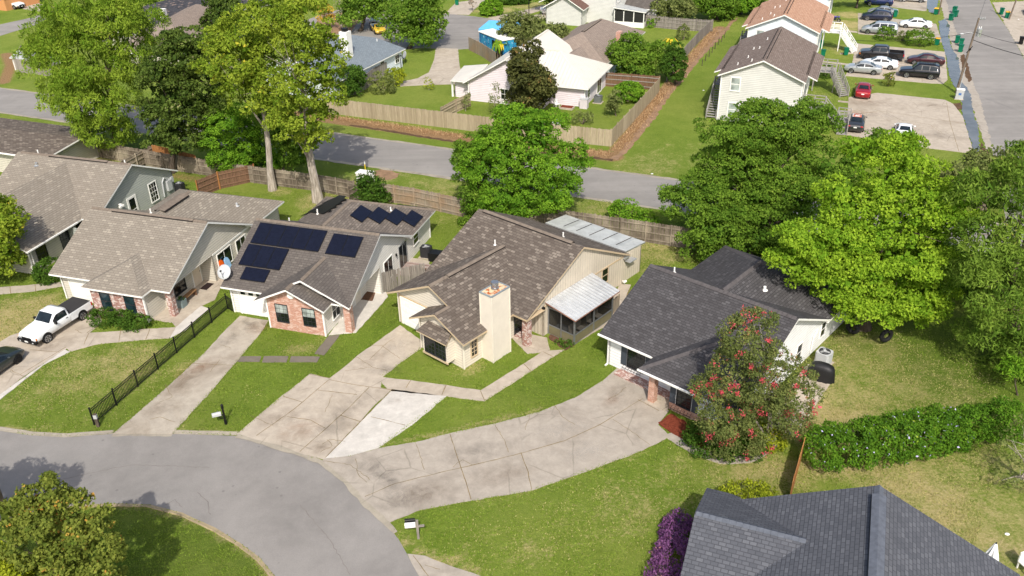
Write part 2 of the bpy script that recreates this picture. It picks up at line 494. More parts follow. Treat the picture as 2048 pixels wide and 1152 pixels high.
def water_mat():
    m, nt, b = newmat('gutter_water', .06, .5)
    co = obj_co(nt)
    c = mix(nt, ramp(nt, noise(nt, co, .5, 4), .35, .7), (.10, .105, .10, 1), (.16, .165, .16, 1))
    nt.links.new(c, b.inputs['Base Color']); bump(nt, b, noise(nt, co, 1.5, 2), .04, .02)
    return m
M['water'] = water_mat()
def ribmetal_mat(name, rgb, pitch, rust=.25, alongv=True, lo=.72):
    m, nt, b = newmat(name, .5, .4)
    uv = uv_co(nt)
    base = lin(*rgb)
    n = noise(nt, uv, .8, 5, .7, .5); n2 = noise(nt, uv, 4, 4, .7)
    c = mix(nt, ramp(nt, n, .35, .7), tuple(k * lo for k in base[:3]) + (1,), base)
    c = mix(nt, ramp(nt, n2, .5, .75, 0, rust), c, (.28, .27, .25, 1))
    sx = nd(nt, 'SeparateXYZ', {0: uv}).outputs[0 if alongv else 1]
    saw = math2(nt, 'FRACT', math2(nt, 'DIVIDE', sx, pitch), 0.0)
    rib = math2(nt, 'MULTIPLY', ramp(nt, saw, .0, .08), ramp(nt, saw, .16, .08))
    nt.links.new(c, b.inputs['Base Color'])
    b.inputs['Metallic'].default_value = .25
    bump(nt, b, rib, .9, .05)
    return m
M['porch_metal'] = ribmetal_mat('ribbed_porch_metal', (206, 208, 208), .33, .3)
M['pan_metal'] = ribmetal_mat('flat_pan_metal', (205, 206, 200), 5.0, .35)
M['cream_metal'] = ribmetal_mat('cream_roof_metal', (224, 217, 203), .45, .02, True, .92)
# shingles
M['sh_brown'] = shingle_mat('brown_shingle', (0.100, 0.080, 0.066), (0.183, 0.153, 0.126), (0.366, 0.314, 0.255), .45, .25, .21, .40, 1.3)
M['sh_tan'] = shingle_mat('tan_grey_shingle', (0.226, 0.195, 0.157), (0.273, 0.239, 0.195), (0.418, 0.371, 0.296), .5, .2, .2, .42, 5.1)
M['sh_taupe'] = shingle_mat('taupe_shingle', (0.110, 0.095, 0.084), (0.146, 0.128, 0.113), (0.202, 0.179, 0.149), .4, .5, .2, .38, 2.7)
M['sh_taupe_light'] = shingle_mat('light_taupe_shingle', (.125, .105, .09), (.205, .173, .145), (.28, .24, .2), .5, .25, .19, .36, 3.7)
M['sh_black'] = shingle_mat('charcoal_shingle', (0.060, 0.056, 0.057), (0.095, 0.090, 0.092), (0.157, 0.151, 0.151), .4, .25, .18, .34, 7.9)
M['sh_slate'] = shingle_mat('slate_grey_shingle', (.082, .086, .098), (.120, .124, .138), (.155, .16, .172), .3, .12, .19, .32, 4.4)
M['sh_blue'] = shingle_mat('blue_grey_shingle', (.17, .20, .22), (.22, .255, .28), None, 0, .2, .2, .4, 9.1)
M['sh_apt'] = shingle_mat('apartment_brown_shingle', (.165, .125, .105), (.24, .19, .16), (.30, .25, .21), .3, .2, .2, .4, 6.3)
M['sh_orange'] = shingle_mat('orange_shingle', (.40, .225, .145), (.51, .315, .215), (.58, .42, .32), .3, .15, .2, .4, 8.3)
M['sh_red'] = shingle_mat('red_brown_shingle', (.13, .075, .06), (.19, .115, .095), None, 0, .2, .2, .36, 1.9)
M['sh_buff'] = shingle_mat('buff_shingle', (.24, .19, .155), (.31, .25, .205), None, 0, .2, .2, .36, 2.2)
M['sh_dark'] = shingle_mat('old_black_shingle', (.04, .04, .045), (.085, .085, .095), (.30, .22, .18), .8, .3, .2, .5, 2.9)
M['ridge_light'] = paint((118, 107, 96), .95, .2, .1, 0, 3)
M['ridge_dark'] = paint((44, 40, 38), .9, .2)
M['ridge_grey'] = paint((92, 96, 104), .95, .2, .1, 0, 4)
# walls
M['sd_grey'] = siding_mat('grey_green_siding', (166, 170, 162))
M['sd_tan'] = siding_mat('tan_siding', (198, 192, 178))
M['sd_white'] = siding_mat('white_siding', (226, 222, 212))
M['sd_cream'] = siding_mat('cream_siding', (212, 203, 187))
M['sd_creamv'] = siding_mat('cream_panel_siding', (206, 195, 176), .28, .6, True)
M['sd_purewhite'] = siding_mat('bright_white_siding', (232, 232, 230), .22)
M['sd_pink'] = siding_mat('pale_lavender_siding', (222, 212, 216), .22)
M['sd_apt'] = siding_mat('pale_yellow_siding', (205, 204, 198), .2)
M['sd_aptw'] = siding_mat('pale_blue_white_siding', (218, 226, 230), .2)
M['br_red'] = brick_mat('red_brick', (.40, .17, .115), (.52, .25, .17), (.68, .55, .48), (.52, .44, .38), .45)
M['br_mix'] = brick_mat('whitewashed_brick', (.25, .10, .075), (.40, .19, .15), (.66, .58, .53), (.42, .36, .32), .9)
M['br_plain'] = brick_mat('orange_red_brick', (.40, .18, .115), (.55, .29, .19), (.70, .52, .42), (.5, .42, .36), .3)
# ------------------------------------------------------------------ ground
DRY = []
def ground():
    xs = np.concatenate([[-1500, -700, -300, -170], np.arange(-125, 112, .6), [170, 300, 700, 1500]])
    ys = np.concatenate([[-300, -80, -10], np.arange(14, 182, .6), [230, 350, 700, 1800]])
    nx, ny = len(xs), len(ys)
    X, Y = np.meshgrid(xs, ys)
    co = np.stack([X.ravel(), Y.ravel(), np.zeros(nx * ny)], 1)
    i = np.arange(nx * ny).reshape(ny, nx)
    q = np.stack([i[:-1, :-1].ravel(), i[:-1, 1:].ravel(), i[1:, 1:].ravel(), i[1:, :-1].ravel()], 1)
    pt = np.zeros((nx * ny, 4), np.float32); pt[:, 3] = 1
    P = co[:, :2]
    def put(ch, px, r, k):
        pts = [np.array(G(*p)[:2]) for p in px]
        if len(pts) == 1: d = np.linalg.norm(P - pts[0], axis=1)
        else:
            d = np.full(len(P), 1e9)
            for a, b in zip(pts[:-1], pts[1:]):
                ab = b - a; t = np.clip(((P - a) @ ab) / (ab @ ab), 0, 1)
                d = np.minimum(d, np.linalg.norm(P - a - t[:, None] * ab, axis=1))
        w = np.clip(1.35 - d / r * .9, 0, 1); w = w * w * (3 - 2 * w)
        pt[:, ch] = np.maximum(pt[:, ch], w * k)
    def fill(ch, px, k):
        poly = [np.array(G(*p)[:2]) for p in px]
        ins = np.zeros(len(P), bool); n = len(poly)
        for j in range(n):
            a, b = poly[j], poly[(j + 1) % n]
            c = ((a[1] > P[:, 1]) != (b[1] > P[:, 1]))
            with np.errstate(divide='ignore', invalid='ignore'):
                xx = (b[0] - a[0]) * (P[:, 1] - a[1]) / (b[1] - a[1]) + a[0]
            ins ^= c & (P[:, 0] < xx)
        pt[ins, ch] = np.maximum(pt[ins, ch], k)
    R_ = [((40, 640), 4, .85), ((110, 655), 3, .7), ((15, 700), 2.5, .5), ((150, 745), 3, .5), ((250, 725), 3, .6), ((95, 770), 2, .4), ((370, 735), 1.2, .5),
          ((1650, 845), 2.6, .95), ((1625, 870), 1.5, .9), ((1700, 800), 3.2, .62), ((1720, 745), 2.4, .5), ((1790, 800), 4, .4), ((1880, 760), 3, .35), ((1850, 1000), 3.4, .75), ((1790, 985), 2, .85),
          ((1950, 1065), 4, .6), ((1900, 960), 3, .45), ((1985, 1010), 3, .5), ((1520, 940), 2.6, .62), ((1590, 960), 1.4, .5), ((1420, 950), 2, .35),
          ((1260, 1010), 2.6, .42), ((1060, 1105), 1.6, .38), ((1000, 1040), 2, .25), ((1130, 1010), 2, .25), ((1700, 690), 2.2, .55), ((1770, 690), 1.6, .5),
          ((1300, 330), 4, .45), ((1350, 300), 5, .3), ((1420, 320), 4, .35), ((1690, 100), 3.5, .5), ((1690, 50), 4, .75), ((1700, 30), 3, .7), ((1660, 190), 3, .35),
          ((590, 702), 1.1, .5), ((640, 690), 1.2, .45), ((930, 742), 1.0, .5), ((955, 730), .8, .5), ((630, 400), 2, .7), ((560, 383), 1.2, .6), ((690, 392), 2, .6), ((640, 420), 2, .5),
          ((180, 300), 4, .8), ((215, 312), 3, .7), ((690, 365), 2.5, .5), ((860, 380), 4, .45), ((1200, 420), 3, .5), ((960, 300), 3, .4), ((1000, 20), 3, .7), ((960, 22), 2, .6), ((1060, 12), 4, .6), ((60, 25), 3, .3),
          ((20, 130), 2.5, .4), ((840, 395), 2, .5), ((910, 440), 2, .4), ((1320, 500), 3, .6), ((1300, 540), 1.5, .5), ((780, 350), 2.4, .5), ((1730, 175), 1.2, .6), ((2030, 40), 3, .5), ((450, 720), 1.0, .4),
          ((300, 760), 1.2, .4), ((500, 790), 1, .3), ((345, 862), .8, .6)]
    R_ += [((1760, 720), 3, .5), ((1830, 790), 3, .5), ((1700, 850), 2.5, .6), ((1930, 790), 3, .45), ((1750, 870), 2, .7), ((1700, 730), 5, .5), ((1800, 760), 6, .42), ((1900, 930), 6, .5), ((1950, 1000), 6, .5), ((1990, 1100), 3, .6), ((1890, 1040), 3, .5), ((1380, 980), 3, .35), ((1180, 1050), 3, .3), ((930, 1100), 2, .3), ((60, 800), 3, .35), ((200, 800), 3, .35), ((1460, 930), 2, .5), ((1330, 940), 2, .35)]
    for p, r, k in R_: put(0, [p], r, k); DRY.append((G(*p), r, k))
    put(0, [(0, 858), (130, 871), (345, 864)], .45, .6)
    put(0, [(345, 864), (480, 868)], .4, .7)
    put(0, [(800, 1078), (840, 1110), (960, 1148)], .4, .8)
    put(0, [(240, 1006), (365, 1023), (430, 1053), (520, 1113), (550, 1150)], .45, .95)
    put(0, [(760, 893), (900, 862), (1080, 820)], .4, .6)
    put(0, [(835, 1023), (1062, 984), (1284, 904)], .3, .4)
    put(0, [(1600, 940), (1700, 935), (1860, 895)], 1.0, .75)
    put(0, [(650, 205), (930, 245)], .6, .3)
    put(1, [(600, 228), (670, 240), (800, 259), (930, 279), (1120, 300), (1225, 314)], 1.25, 1.0)
    put(1, [(1236, 300), (1300, 222), (1350, 158), (1395, 105), (1440, 55)], .95, .9)
    put(1, [(1243, 584)], .8, .9); put(1, [(1225, 600)], .5, .7)
    put(1, [(8, 165), (22, 130), (12, 108)], .9, .8)
    put(1, [(310, 350), (350, 352), (390, 358)], 1.0, .5)
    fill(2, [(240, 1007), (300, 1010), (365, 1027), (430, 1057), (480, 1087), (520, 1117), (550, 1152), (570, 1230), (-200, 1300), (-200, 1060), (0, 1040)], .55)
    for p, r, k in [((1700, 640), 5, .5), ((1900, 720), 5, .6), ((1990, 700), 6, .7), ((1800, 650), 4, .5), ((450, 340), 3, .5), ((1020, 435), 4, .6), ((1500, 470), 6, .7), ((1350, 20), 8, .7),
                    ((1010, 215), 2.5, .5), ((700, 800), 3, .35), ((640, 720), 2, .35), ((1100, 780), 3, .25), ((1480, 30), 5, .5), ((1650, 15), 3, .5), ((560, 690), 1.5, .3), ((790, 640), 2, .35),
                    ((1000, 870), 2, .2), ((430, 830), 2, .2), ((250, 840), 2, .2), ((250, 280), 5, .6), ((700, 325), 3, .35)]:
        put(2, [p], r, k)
    me = bpy.data.meshes.new('ground')
    me.vertices.add(len(co)); me.vertices.foreach_set('co', co.astype(np.float32).ravel())
    m = len(q); me.loops.add(m * 4); me.polygons.add(m)
    me.loops.foreach_set('vertex_index', q.astype(np.int32).ravel()); me.polygons.foreach_set('loop_start', np.arange(0, m * 4, 4, dtype=np.int32))
    me.update(calc_edges=True)
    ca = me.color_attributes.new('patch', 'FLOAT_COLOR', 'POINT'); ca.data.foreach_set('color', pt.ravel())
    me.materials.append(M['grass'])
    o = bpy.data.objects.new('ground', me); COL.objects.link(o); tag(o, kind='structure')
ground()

def ragged(px, step=.45, amp=.035, z=0.0):
    """ground outline from photo points, with slightly uneven overgrown edges"""
    w = [Vector(G(*p)[:2]) for p in px]; out = []; n = len(w)
    for i in range(n):
        a, b = w[i], w[(i + 1) % n]; d = b - a; L = d.length
        k = max(1, min(400, int(L / step))); nr = Vector((-d.y, d.x)) / max(L, 1e-6)
        for j in range(k):
            p = a + d * (j / k)
            if j: p = p + nr * random.uniform(-amp, amp)
            out.append((p.x, p.y))
    return out
def ribbon(mb, px, wid, z, mi=0, jit=.015, step=.35, world=False):
    w = [Vector(p[:2]) for p in px] if world else [Vector(G(*p)[:2]) for p in px]
    pts = []
    for a, b in zip(w[:-1], w[1:]):
        k = max(1, int((b - a).length / step))
        for j in range(k): pts.append(a + (b - a) * (j / k))
    pts.append(w[-1])
    L, Rr = [], []
    for i, p in enumerate(pts):
        d = (pts[min(i + 1, len(pts) - 1)] - pts[max(i - 1, 0)]); d.normalize(); nr = Vector((-d.y, d.x))
        ww = wid / 2 * random.uniform(.6, 1.3) if jit else wid / 2
        q = p + nr * random.uniform(-jit, jit)
        L.append((q.x + nr.x * ww, q.y + nr.y * ww, z)); Rr.append((q.x - nr.x * ww, q.y - nr.y * ww, z))
    n = len(pts)
    mb.add(Rr + L, [(i, i + 1, n + i + 1, n + i) for i in range(n - 1)], mi)
PAVE = []
def paving(name, parts, mats, z=.03, joints=(), cracks=(), jw=.042, amp=.035, jm=None):
    mb = MB(); mats = list(mats if isinstance(mats, (list, tuple)) else [mats]); jm_i = len(mats)
    for k, p in enumerate(parts):
        mi = 0
        if isinstance(p, dict): mi = p['m']; p = p['p']
        PAVE.append([tuple(G(*q)[:2]) for q in p])
        mb.prism(ragged(p, amp=amp), -.08, z + .001 * k, mi)
    for j in joints: ribbon(mb, j, jw, z + .004 + .001 * len(parts), jm_i)
    for j in cracks: ribbon(mb, j, .028, z + .005 + .001 * len(parts), jm_i, .04, .18)
    return tag(mb.build(name, mats + [jm or M['joint']]), kind='structure')

# cul-de-sac street with kerbs
kerb_outer = [(-900, 740), (-260, 830), (-60, 856), (0, 862), (60, 871), (130, 875), (240, 867), (345, 868), (480, 872), (560, 897), (640, 924), (690, 964), (725, 1004), (770, 1044), (798, 1080), (815, 1110), (838, 1152), (860, 1230), (900, 1420), (930, 1900)]
kerb_inner = [(520, 1900), (560, 1400), (572, 1230), (550, 1152), (520, 1116), (480, 1086), (430, 1056), (365, 1026), (300, 1009), (240, 1007), (150, 1010), (0, 1036), (-260, 1110), (-900, 1260)]
st = MB(); st.sheet([tuple(G(*p)[:2]) for p in kerb_outer + kerb_inner], .012)
tag(st.build('street', M['street']), kind='structure')
def kerb(name, px, w=.32, h=.05, side=1):
    mb = MB(); pts = [Vector(G(*p)[:2]) for p in px]; fine = []
    for a, b in zip(pts[:-1], pts[1:]):
        k = max(1, int((b - a).length / .6))
        for j in range(k): fine.append(a + (b - a) * (j / k))
    fine.append(pts[-1]); n = len(fine); vs = []
    prof = [(0, .016), (.5, .03), (.8, h), (1.0, h), (1.05, -.05)]
    for i, p in enumerate(fine):
        d = fine[min(i + 1, n - 1)] - fine[max(i - 1, 0)]; d.normalize(); nr = Vector((-d.y, d.x)) * side
        for t, z in prof:
            q = p + nr * (t * w + random.uniform(-.02, .02)); vs.append((q.x, q.y, z))
    k = len(prof)
    fs = [((i * k + j), ((i + 1) * k + j), ((i + 1) * k + j + 1), (i * k + j + 1)) for i in range(n - 1) for j in range(k - 1)]
    if side > 0: fs = [f[::-1] for f in fs]
    mb.add(vs, fs)
    tag(mb.build(name, M['kerb'] if name == 'street_kerb' else M['island_edge']), kind='structure')
kerb('street_kerb', [(-260, 830), (-60, 856), (0, 862), (60, 871), (130, 875), (226, 868)])
kerb('street_kerb', [(345, 868), (474, 871)])
M['island_edge'] = concrete_mat('dry_island_edge', (.36, .285, .17), .6, 0)
kerb('island_kerb', [p for p in kerb_inner][1:], .22, .05)
# gutter strip between driveways and the asphalt
gb = MB(); ribbon(gb, [(226, 869), (345, 869)], .35, .02); ribbon(gb, [(474, 872), (560, 897), (640, 924), (690, 964), (725, 1004), (770, 1044), (792, 1066)], .3, .045)
tag(gb.build('street_gutter', M['kerb']), kind='structure')
tar = MB()
for c in ([(120, 960), (260, 930), (420, 935)], [(600, 1010), (660, 1080), (700, 1150)], [(395, 985), (415, 1005), (420, 1030)], [(330, 1010), (350, 1000), (365, 1015)]):
    ribbon(tar, c, .04, .018, 0, .05, .2)
tag(tar.build('street_crack', paint((118, 112, 106), .9, .2)), kind='structure')

# back road
def lineY(x, far): return (176 + .1355 * x) if far else (225 + .1462 * x)
rd = MB(); rd.sheet([tuple(G(x, lineY(x, True))[:2]) for x in (-500, 2600)] + [tuple(G(x, lineY(x, False))[:2]) for x in (2600, -500)], .010)
for x0, x1, f in ((-500, 2600, True), (-500, 2600, False)):
    a, b = Vector(G(x0, lineY(x0, f))), Vector(G(x1, lineY(x1, f)))
    ribbon(rd, [a, b], .45, .015, 1, .05, .8, True)
tag(rd.build('road', [M['road'], M['kerb']]), kind='structure')

# street on the right with its broken gutter, water and apron
rs = [(1889, 0), (1912, 70), (1930, 125), (1944, 167), (1960, 205), (1983, 294), (2012, 440), (2040, 520)]
rr = [(2300, 620), (2200, 440), (2090, 210), (2048, 118), (2036, 94), (2014, 56), (1991, 25), (1979, 0), (1962, -40), (1860, -60)]
r2 = MB(); r2.sheet([tuple(G(*p)[:2]) for p in rs + rr], .014)
tag(r2.build('side_street', M['road']), kind='structure')
paving('street_apron', [[(1876, -10), (1889, -8), (1914, 70), (1946, 166), (1962, 205), (1985, 296), (1972, 300), (1945, 215), (1925, 170), (1908, 110), (1895, 60)]], [M['concrete_grey']], .02, amp=.12)
paving('street_apron', [[(1985, 5), (2100, 0), (2100, 60), (2048, 62), (2016, 52), (1993, 22)], [(2006, 42), (2060, 60), (2110, 140), (2060, 140), (2040, 100)]], [M['concrete']], .018, amp=.08)
wb = MB()
for poly in ([(1852, -4), (1878, -4), (1875, 12), (1871, 18), (1866, 26), (1857, 24), (1853, 12)],
             [(1878, 42), (1892, 38), (1899, 50), (1900, 62), (1896, 72), (1900, 84), (1903, 97), (1910, 106), (1918, 118), (1919, 136), (1924, 165), (1935, 178), (1941, 188), (1944, 215), (1955, 255), (1960, 300), (1951, 305), (1938, 275), (1925, 225), (1922, 200), (1926, 190), (1908, 172), (1897, 145), (1892, 115), (1884, 85), (1879, 66)]):
    wb.sheet(ragged(poly, .5, .12), .028)
tag(wb.build('gutter_water', M['water']), kind='structure')
mud = MB()
mud.sheet(ragged([(1955, 300), (1962, 285), (1980, 310), (1975, 325), (1958, 318)], .5, .15), .024)
mud.sheet(ragged([(1900, 208), (1922, 205), (1926, 218), (1912, 222)], .5, .1), .024)
mud.sheet(ragged([(1928, 108), (1936, 130), (1944, 160), (1938, 165), (1926, 140), (1920, 112)], .5, .12), .024)
tag(mud.build('gutter_mud', M['mud']), kind='structure')

# parking slabs by the apartments
paving('parking_slab', [[(1697, 195), (1755, 186), (1890, 200), (1906, 208), (1925, 232), (1945, 298), (1930, 306), (1820, 292), (1693, 270)]], [M['concrete']], .03,
       [[(1694, 232), (1760, 222), (1850, 236), (1918, 246)], [(1893, 206), (1900, 245), (1912, 285), (1918, 304)]], [[(1740, 215), (1800, 240), (1860, 250), (1890, 270)], [(1760, 262), (1830, 258)], [(1700, 215), (1735, 226), (1770, 224)]])
paving('parking_slab', [[(1711, 87), (1890, 104), (1895, 160), (1886, 168), (1860, 167), (1690, 152), (1704, 130)]], [M['concrete']], .03, [[(1700, 120), (1800, 132), (1892, 136)]], [[(1770, 95), (1775, 125)], [(1835, 120), (1845, 165)]])
paving('parking_slab', [[(1716, 26), (1790, 38), (1872, 48), (1884, 85), (1845, 78), (1716, 68)]], [M['concrete_old']], .03, [[(1716, 48), (1800, 55), (1876, 62)]])
paving('parking_slab', [[(1780, -20), (1855, -12), (1853, 22), (1845, 22), (1780, 14)]], [M['concrete_old']], .03)
for pl in ([(1642, 55), (1715, 63), (1715, 66), (1642, 58)], [(1640, 121), (1700, 128), (1700, 131), (1640, 124)], [(1676, 201), (1697, 203), (1697, 206), (1676, 204)], [(1680, 106), (1712, 104), (1712, 107), (1680, 109)]):
    paving('path', [pl], [M['concrete']], .025)

# top cul-de-sac and its drives
paving('far_street', [[(560, 60), (640, 30), (720, 8), (760, 20), (800, 28), (870, 28), (905, 28), (950, 33), (985, 38), (1002, 50), (995, 72), (975, 88), (950, 97), (918, 99), (875, 97), (840, 96), (800, 100), (770, 118), (730, 130), (690, 120), (640, 60)]], [M['road']], .014)
paving('far_driveway', [[(872, 96), (916, 98), (919, 130), (927, 168), (860, 170), (800, 173), (804, 163), (835, 157), (858, 145), (868, 120)]], [M['concrete']], .03, [[(868, 126), (919, 124)], [(871, 112), (917, 110)], [(862, 142), (922, 140)], [(848, 157), (924, 156)]])
paving('far_driveway', [[(890, 28), (912, 5), (950, 0), (972, 0), (950, 18), (938, 30)]], [M['concrete']], .03)
paving('path', [[(975, 36), (1060, 18), (1120, 2), (1130, 6), (1060, 28), (995, 42)]], [M['concrete']], .025)
paving('far_driveway', [[(1040, 36), (1110, 22), (1120, 30), (1060, 42)]], [M['concrete']], .02)
paving('far_street', [[(-200, 95), (-40, 78), (0, 72), (70, 50), (105, 32), (130, 26), (130, 18), (100, 22), (60, 36), (0, 49), (-200, 68)]], [M['road']], .014)
paving('far_driveway', [[(36, 8), (66, 4), (92, 10), (100, 22), (76, 23), (46, 18)]], [M['concrete']], .03)
paving('far_driveway', [[(640, 30), (690, 24), (720, 40), (700, 66), (650, 70), (630, 50)]], [M['dirt']], .02)

# the house drives and walks
paving('driveway', [[(480, 632), (537, 641), (522, 665), (510, 680), (430, 775), (345, 868), (226, 868), (300, 805), (410, 705), (455, 656)]], [M['concrete_old']], .03,
       [[(385, 727), (432, 730), (470, 731)]], [[(330, 770), (345, 795), (318, 806)], [(420, 745), (440, 720)], [(300, 840), (320, 835), (350, 845)], [(440, 690), (462, 697)]])
paving('path', [[(481, 713), (523, 713), (519, 724), (475, 724)], [(528, 713), (577, 713), (573, 725), (524, 725)], [(582, 713), (640, 714), (634, 725), (579, 725)],
                [(629, 708), (657, 672), (680, 670), (648, 711)]], [M['concrete_dark']], .028)
paving('driveway', [[(800, 651), (845, 683), (842, 698), (802, 725), (764, 756), (760, 786), (713, 790), (658, 758), (688, 735), (713, 713), (760, 680)],
                    [(620, 748), (700, 766), (784, 779), (755, 805), (649, 920), (591, 906), (535, 889), (473, 869), (545, 808)],
                    {'m': 1, 'p': [(784, 779), (893, 793), (825, 850), (758, 896), (700, 912), (651, 917)]}], [M['concrete'], M['concrete_white']], .03,
       [[(658, 760), (720, 772), (790, 781)], [(620, 749), (660, 757)], [(784, 780), (651, 916)], [(658, 760), (590, 818), (513, 872)], [(738, 776), (692, 822), (600, 904)], [(714, 790), (636, 781)], [(566, 793), (604, 805)], [(574, 834), (622, 841), (650, 857)], [(680, 831), (720, 844)], [(742, 834), (810, 851)]],
       [[(712, 714), (745, 735), (775, 742)], [(690, 742), (745, 735)], [(740, 720), (770, 690), (790, 676)], [(645, 890), (660, 880), (690, 884)], [(640, 905), (665, 893), (655, 880)], [(500, 832), (545, 852)], [(665, 790), (650, 825)], [(735, 690), (765, 693), (800, 718)]])
paving('path', [[(752, 754), (822, 761), (962, 781), (1087, 703), (1129, 700), (969, 803), (893, 793), (780, 783)], [(1022, 674), (1036, 664), (1094, 676), (1100, 700), (1087, 705), (1055, 708)],
                [(1147, 690), (1232, 640), (1250, 600), (1262, 570), (1240, 568), (1222, 604), (1170, 664), (1142, 682)]], [M['concrete']], .032,
       [[(822, 761), (812, 776)], [(893, 771), (884, 790)], [(961, 782), (969, 802)], [(1047, 728), (1062, 743)], [(1086, 704), (1106, 714)], [(1050, 655), (1024, 676)]])
paving('driveway', [[(1236, 735), (1262, 750), (1305, 790), (1338, 822), (1316, 850), (1340, 874), (1284, 902), (1195, 936), (1062, 982), (942, 1002), (835, 1022), (778, 1046), (725, 1004), (690, 964), (640, 924), (653, 917), (700, 913), (758, 897), (830, 885), (900, 867), (985, 849), (1080, 824), (1150, 796), (1208, 760)]], [M['concrete_grey']], .032,
       [[(730, 994), (790, 968), (880, 946), (950, 930), (1040, 908), (1130, 882), (1200, 850), (1262, 812), (1285, 798)], [(900, 868), (910, 900), (922, 936), (935, 975), (942, 1000)], [(1042, 906), (1056, 945), (1063, 980)], [(1276, 800), (1318, 822)]],
       [[(830, 886), (842, 915), (848, 940)], [(990, 850), (1008, 880), (1018, 905)], [(1060, 830), (1050, 860)], [(1110, 812), (1125, 835), (1150, 850)], [(1216, 800), (1235, 790), (1252, 775)], [(640, 922), (700, 930), (740, 960)], [(712, 918), (716, 950), (735, 965)], [(905, 935), (925, 920), (945, 932)], [(1225, 840), (1260, 862), (1300, 890)]])
paving('path', [[(1325, 872), (1343, 866), (1392, 893), (1440, 908), (1500, 910), (1530, 898), (1536, 908), (1502, 926), (1440, 928), (1385, 908)]], [M['concrete_grey']], .03, amp=.06)
mb_ = MB(); mb_.prism(ragged([(1316, 846), (1342, 828), (1400, 860), (1480, 886), (1545, 886), (1552, 897), (1500, 912), (1440, 910), (1392, 893), (1345, 868)], .3, .06), -.05, .05)
tag(mb_.build('mulch_bed', M['mulch']), kind='structure')
mb_ = MB(); mb_.prism(ragged([(1097, 676), (1104, 667), (1150, 690), (1130, 702)], .3, .05), -.05, .04)
mb_.prism(ragged([(722, 600), (735, 582), (752, 584), (745, 603)], .3, .04), -.05, .055)
tag(mb_.build('mulch_bed', paint((96, 72, 58), .95, .4, .1, 0, 9)), kind='structure')
paving('patio', [[(1590, 872), (1668, 757), (1615, 728), (1560, 800), (1545, 860)]], [M['concrete']], .035, [[(1590, 800), (1628, 812)]])
paving('path', [[(657, 671), (690, 628), (735, 573), (772, 584), (776, 594), (760, 612), (712, 666)]], [M['concrete_white']], .034)
paving('patio', [[(790, 548), (818, 515), (860, 522), (848, 556)]], [M['concrete']], .03)
paving('driveway', [[(166, 606), (196, 618), (205, 645), (150, 688), (60, 745), (0, 790), (-120, 870), (-260, 820), (-60, 720), (20, 672), (70, 655), (120, 625)]], [M['concrete']], .03,
       [[(60, 700), (120, 705)], [(205, 645), (140, 690), (40, 750)]], [[(150, 660), (175, 672)], [(20, 740), (60, 760)]])
paving('path', [{'m': 1, 'p': [(130, 700), (60, 747), (0, 790), (-90, 850), (-80, 880), (0, 800), (40, 768), (88, 730), (140, 704)]},
                [(140, 704), (130, 692), (152, 668), (205, 665), (300, 658), (352, 655), (372, 645), (352, 662), (338, 677), (250, 683), (190, 690)],
                {'m': 1, 'p': [(352, 655), (402, 612), (418, 618), (372, 660), (340, 677)]},
                [(305, 640), (325, 610), (420, 545), (452, 556), (430, 600), (402, 613), (352, 655), (345, 646)]], [M['concrete'], M['concrete_white']], .036,
       [[(178, 667), (168, 690)], [(242, 661), (238, 684)], [(300, 658), (292, 680)]])
paving('path', [[(-40, 578), (40, 572), (110, 566), (128, 560), (130, 572), (60, 584), (-40, 592)]], [M['concrete_old']], .03, [[(20, 574), (22, 588)], [(70, 570), (72, 584)]])
paving('driveway', [[(815, 1108), (850, 1112), (890, 1128), (965, 1154), (990, 1200), (860, 1230), (838, 1152)]], [M['concrete_grey']], .028, [[(826, 1112), (862, 1160)]], [[(850, 1130), (880, 1140)]])
# ditch and dirt track
db = MB()
ribbon(db, [(1226, 318), (1252, 300), (1296, 244), (1340, 184), (1372, 146), (1400, 112), (1450, 62), (1470, 36)], .8, .012, 0, .15, .6)
ribbon(db, [(700, 250), (800, 266), (930, 287), (1130, 310), (1226, 320)], .5, .012, 1, .1, .5)
ribbon(db, [(1340, 170), (1372, 132), (1398, 100), (1440, 55)], 1.0, .010, 0, .2, .6)
db.sheet(ragged([(745, 346), (765, 336), (800, 347), (790, 357), (760, 362)], .4, .15), .014, 0)
tag(db.build('dirt_track', [M['dirt'], M['mud']]), kind='structure')

# stains on the paving, each with its own ragged outline
def stain_mat(rgb):
    m, nt, b = newmat('stain_%d_%d_%d' % tuple(int(k * 999) for k in rgb), .95, .1)
    co = obj_co(nt); b.inputs['Base Color'].default_value = rgb + (1,)
    L = nd(nt, 'VectorMath', {0: nd(nt, 'Mapping', {'Vector': co, 'Scale': (1, 1, 0)}).outputs[0]}, operation='LENGTH').outputs['Value']
    geo = nd(nt, 'NewGeometry').outputs['Position']
    n1 = noise(nt, geo, 1.1, 5, .7, .6)
    a = math2(nt, 'MULTIPLY', math2(nt, 'MULTIPLY', ramp(nt, L, 1.0, .1), ramp(nt, n1, .36, .75)), .42)
    nt.links.new(a, b.inputs['Alpha']); return m
SM = {'dark': stain_mat((.075, .065, .055)), 'rust': stain_mat((.26, .115, .045)), 'brown': stain_mat((.17, .115, .07)), 'pale': stain_mat((.50, .46, .40))}
_sn = [0]
def stain(px, rx, ry, ang, mat):
    o = MB(); o.add([(math.cos(2 * math.pi * i / 20), math.sin(2 * math.pi * i / 20), 0) for i in range(20)], [list(range(20))]); _sn[0] += 1
    o = o.build('pavement_stain', SM[mat]); o.location = G(px[0], px[1], .046 + .0011 * _sn[0]); o.scale = (rx, ry, 1); o.rotation_euler.z = rad(ang); tag(o, kind='structure')
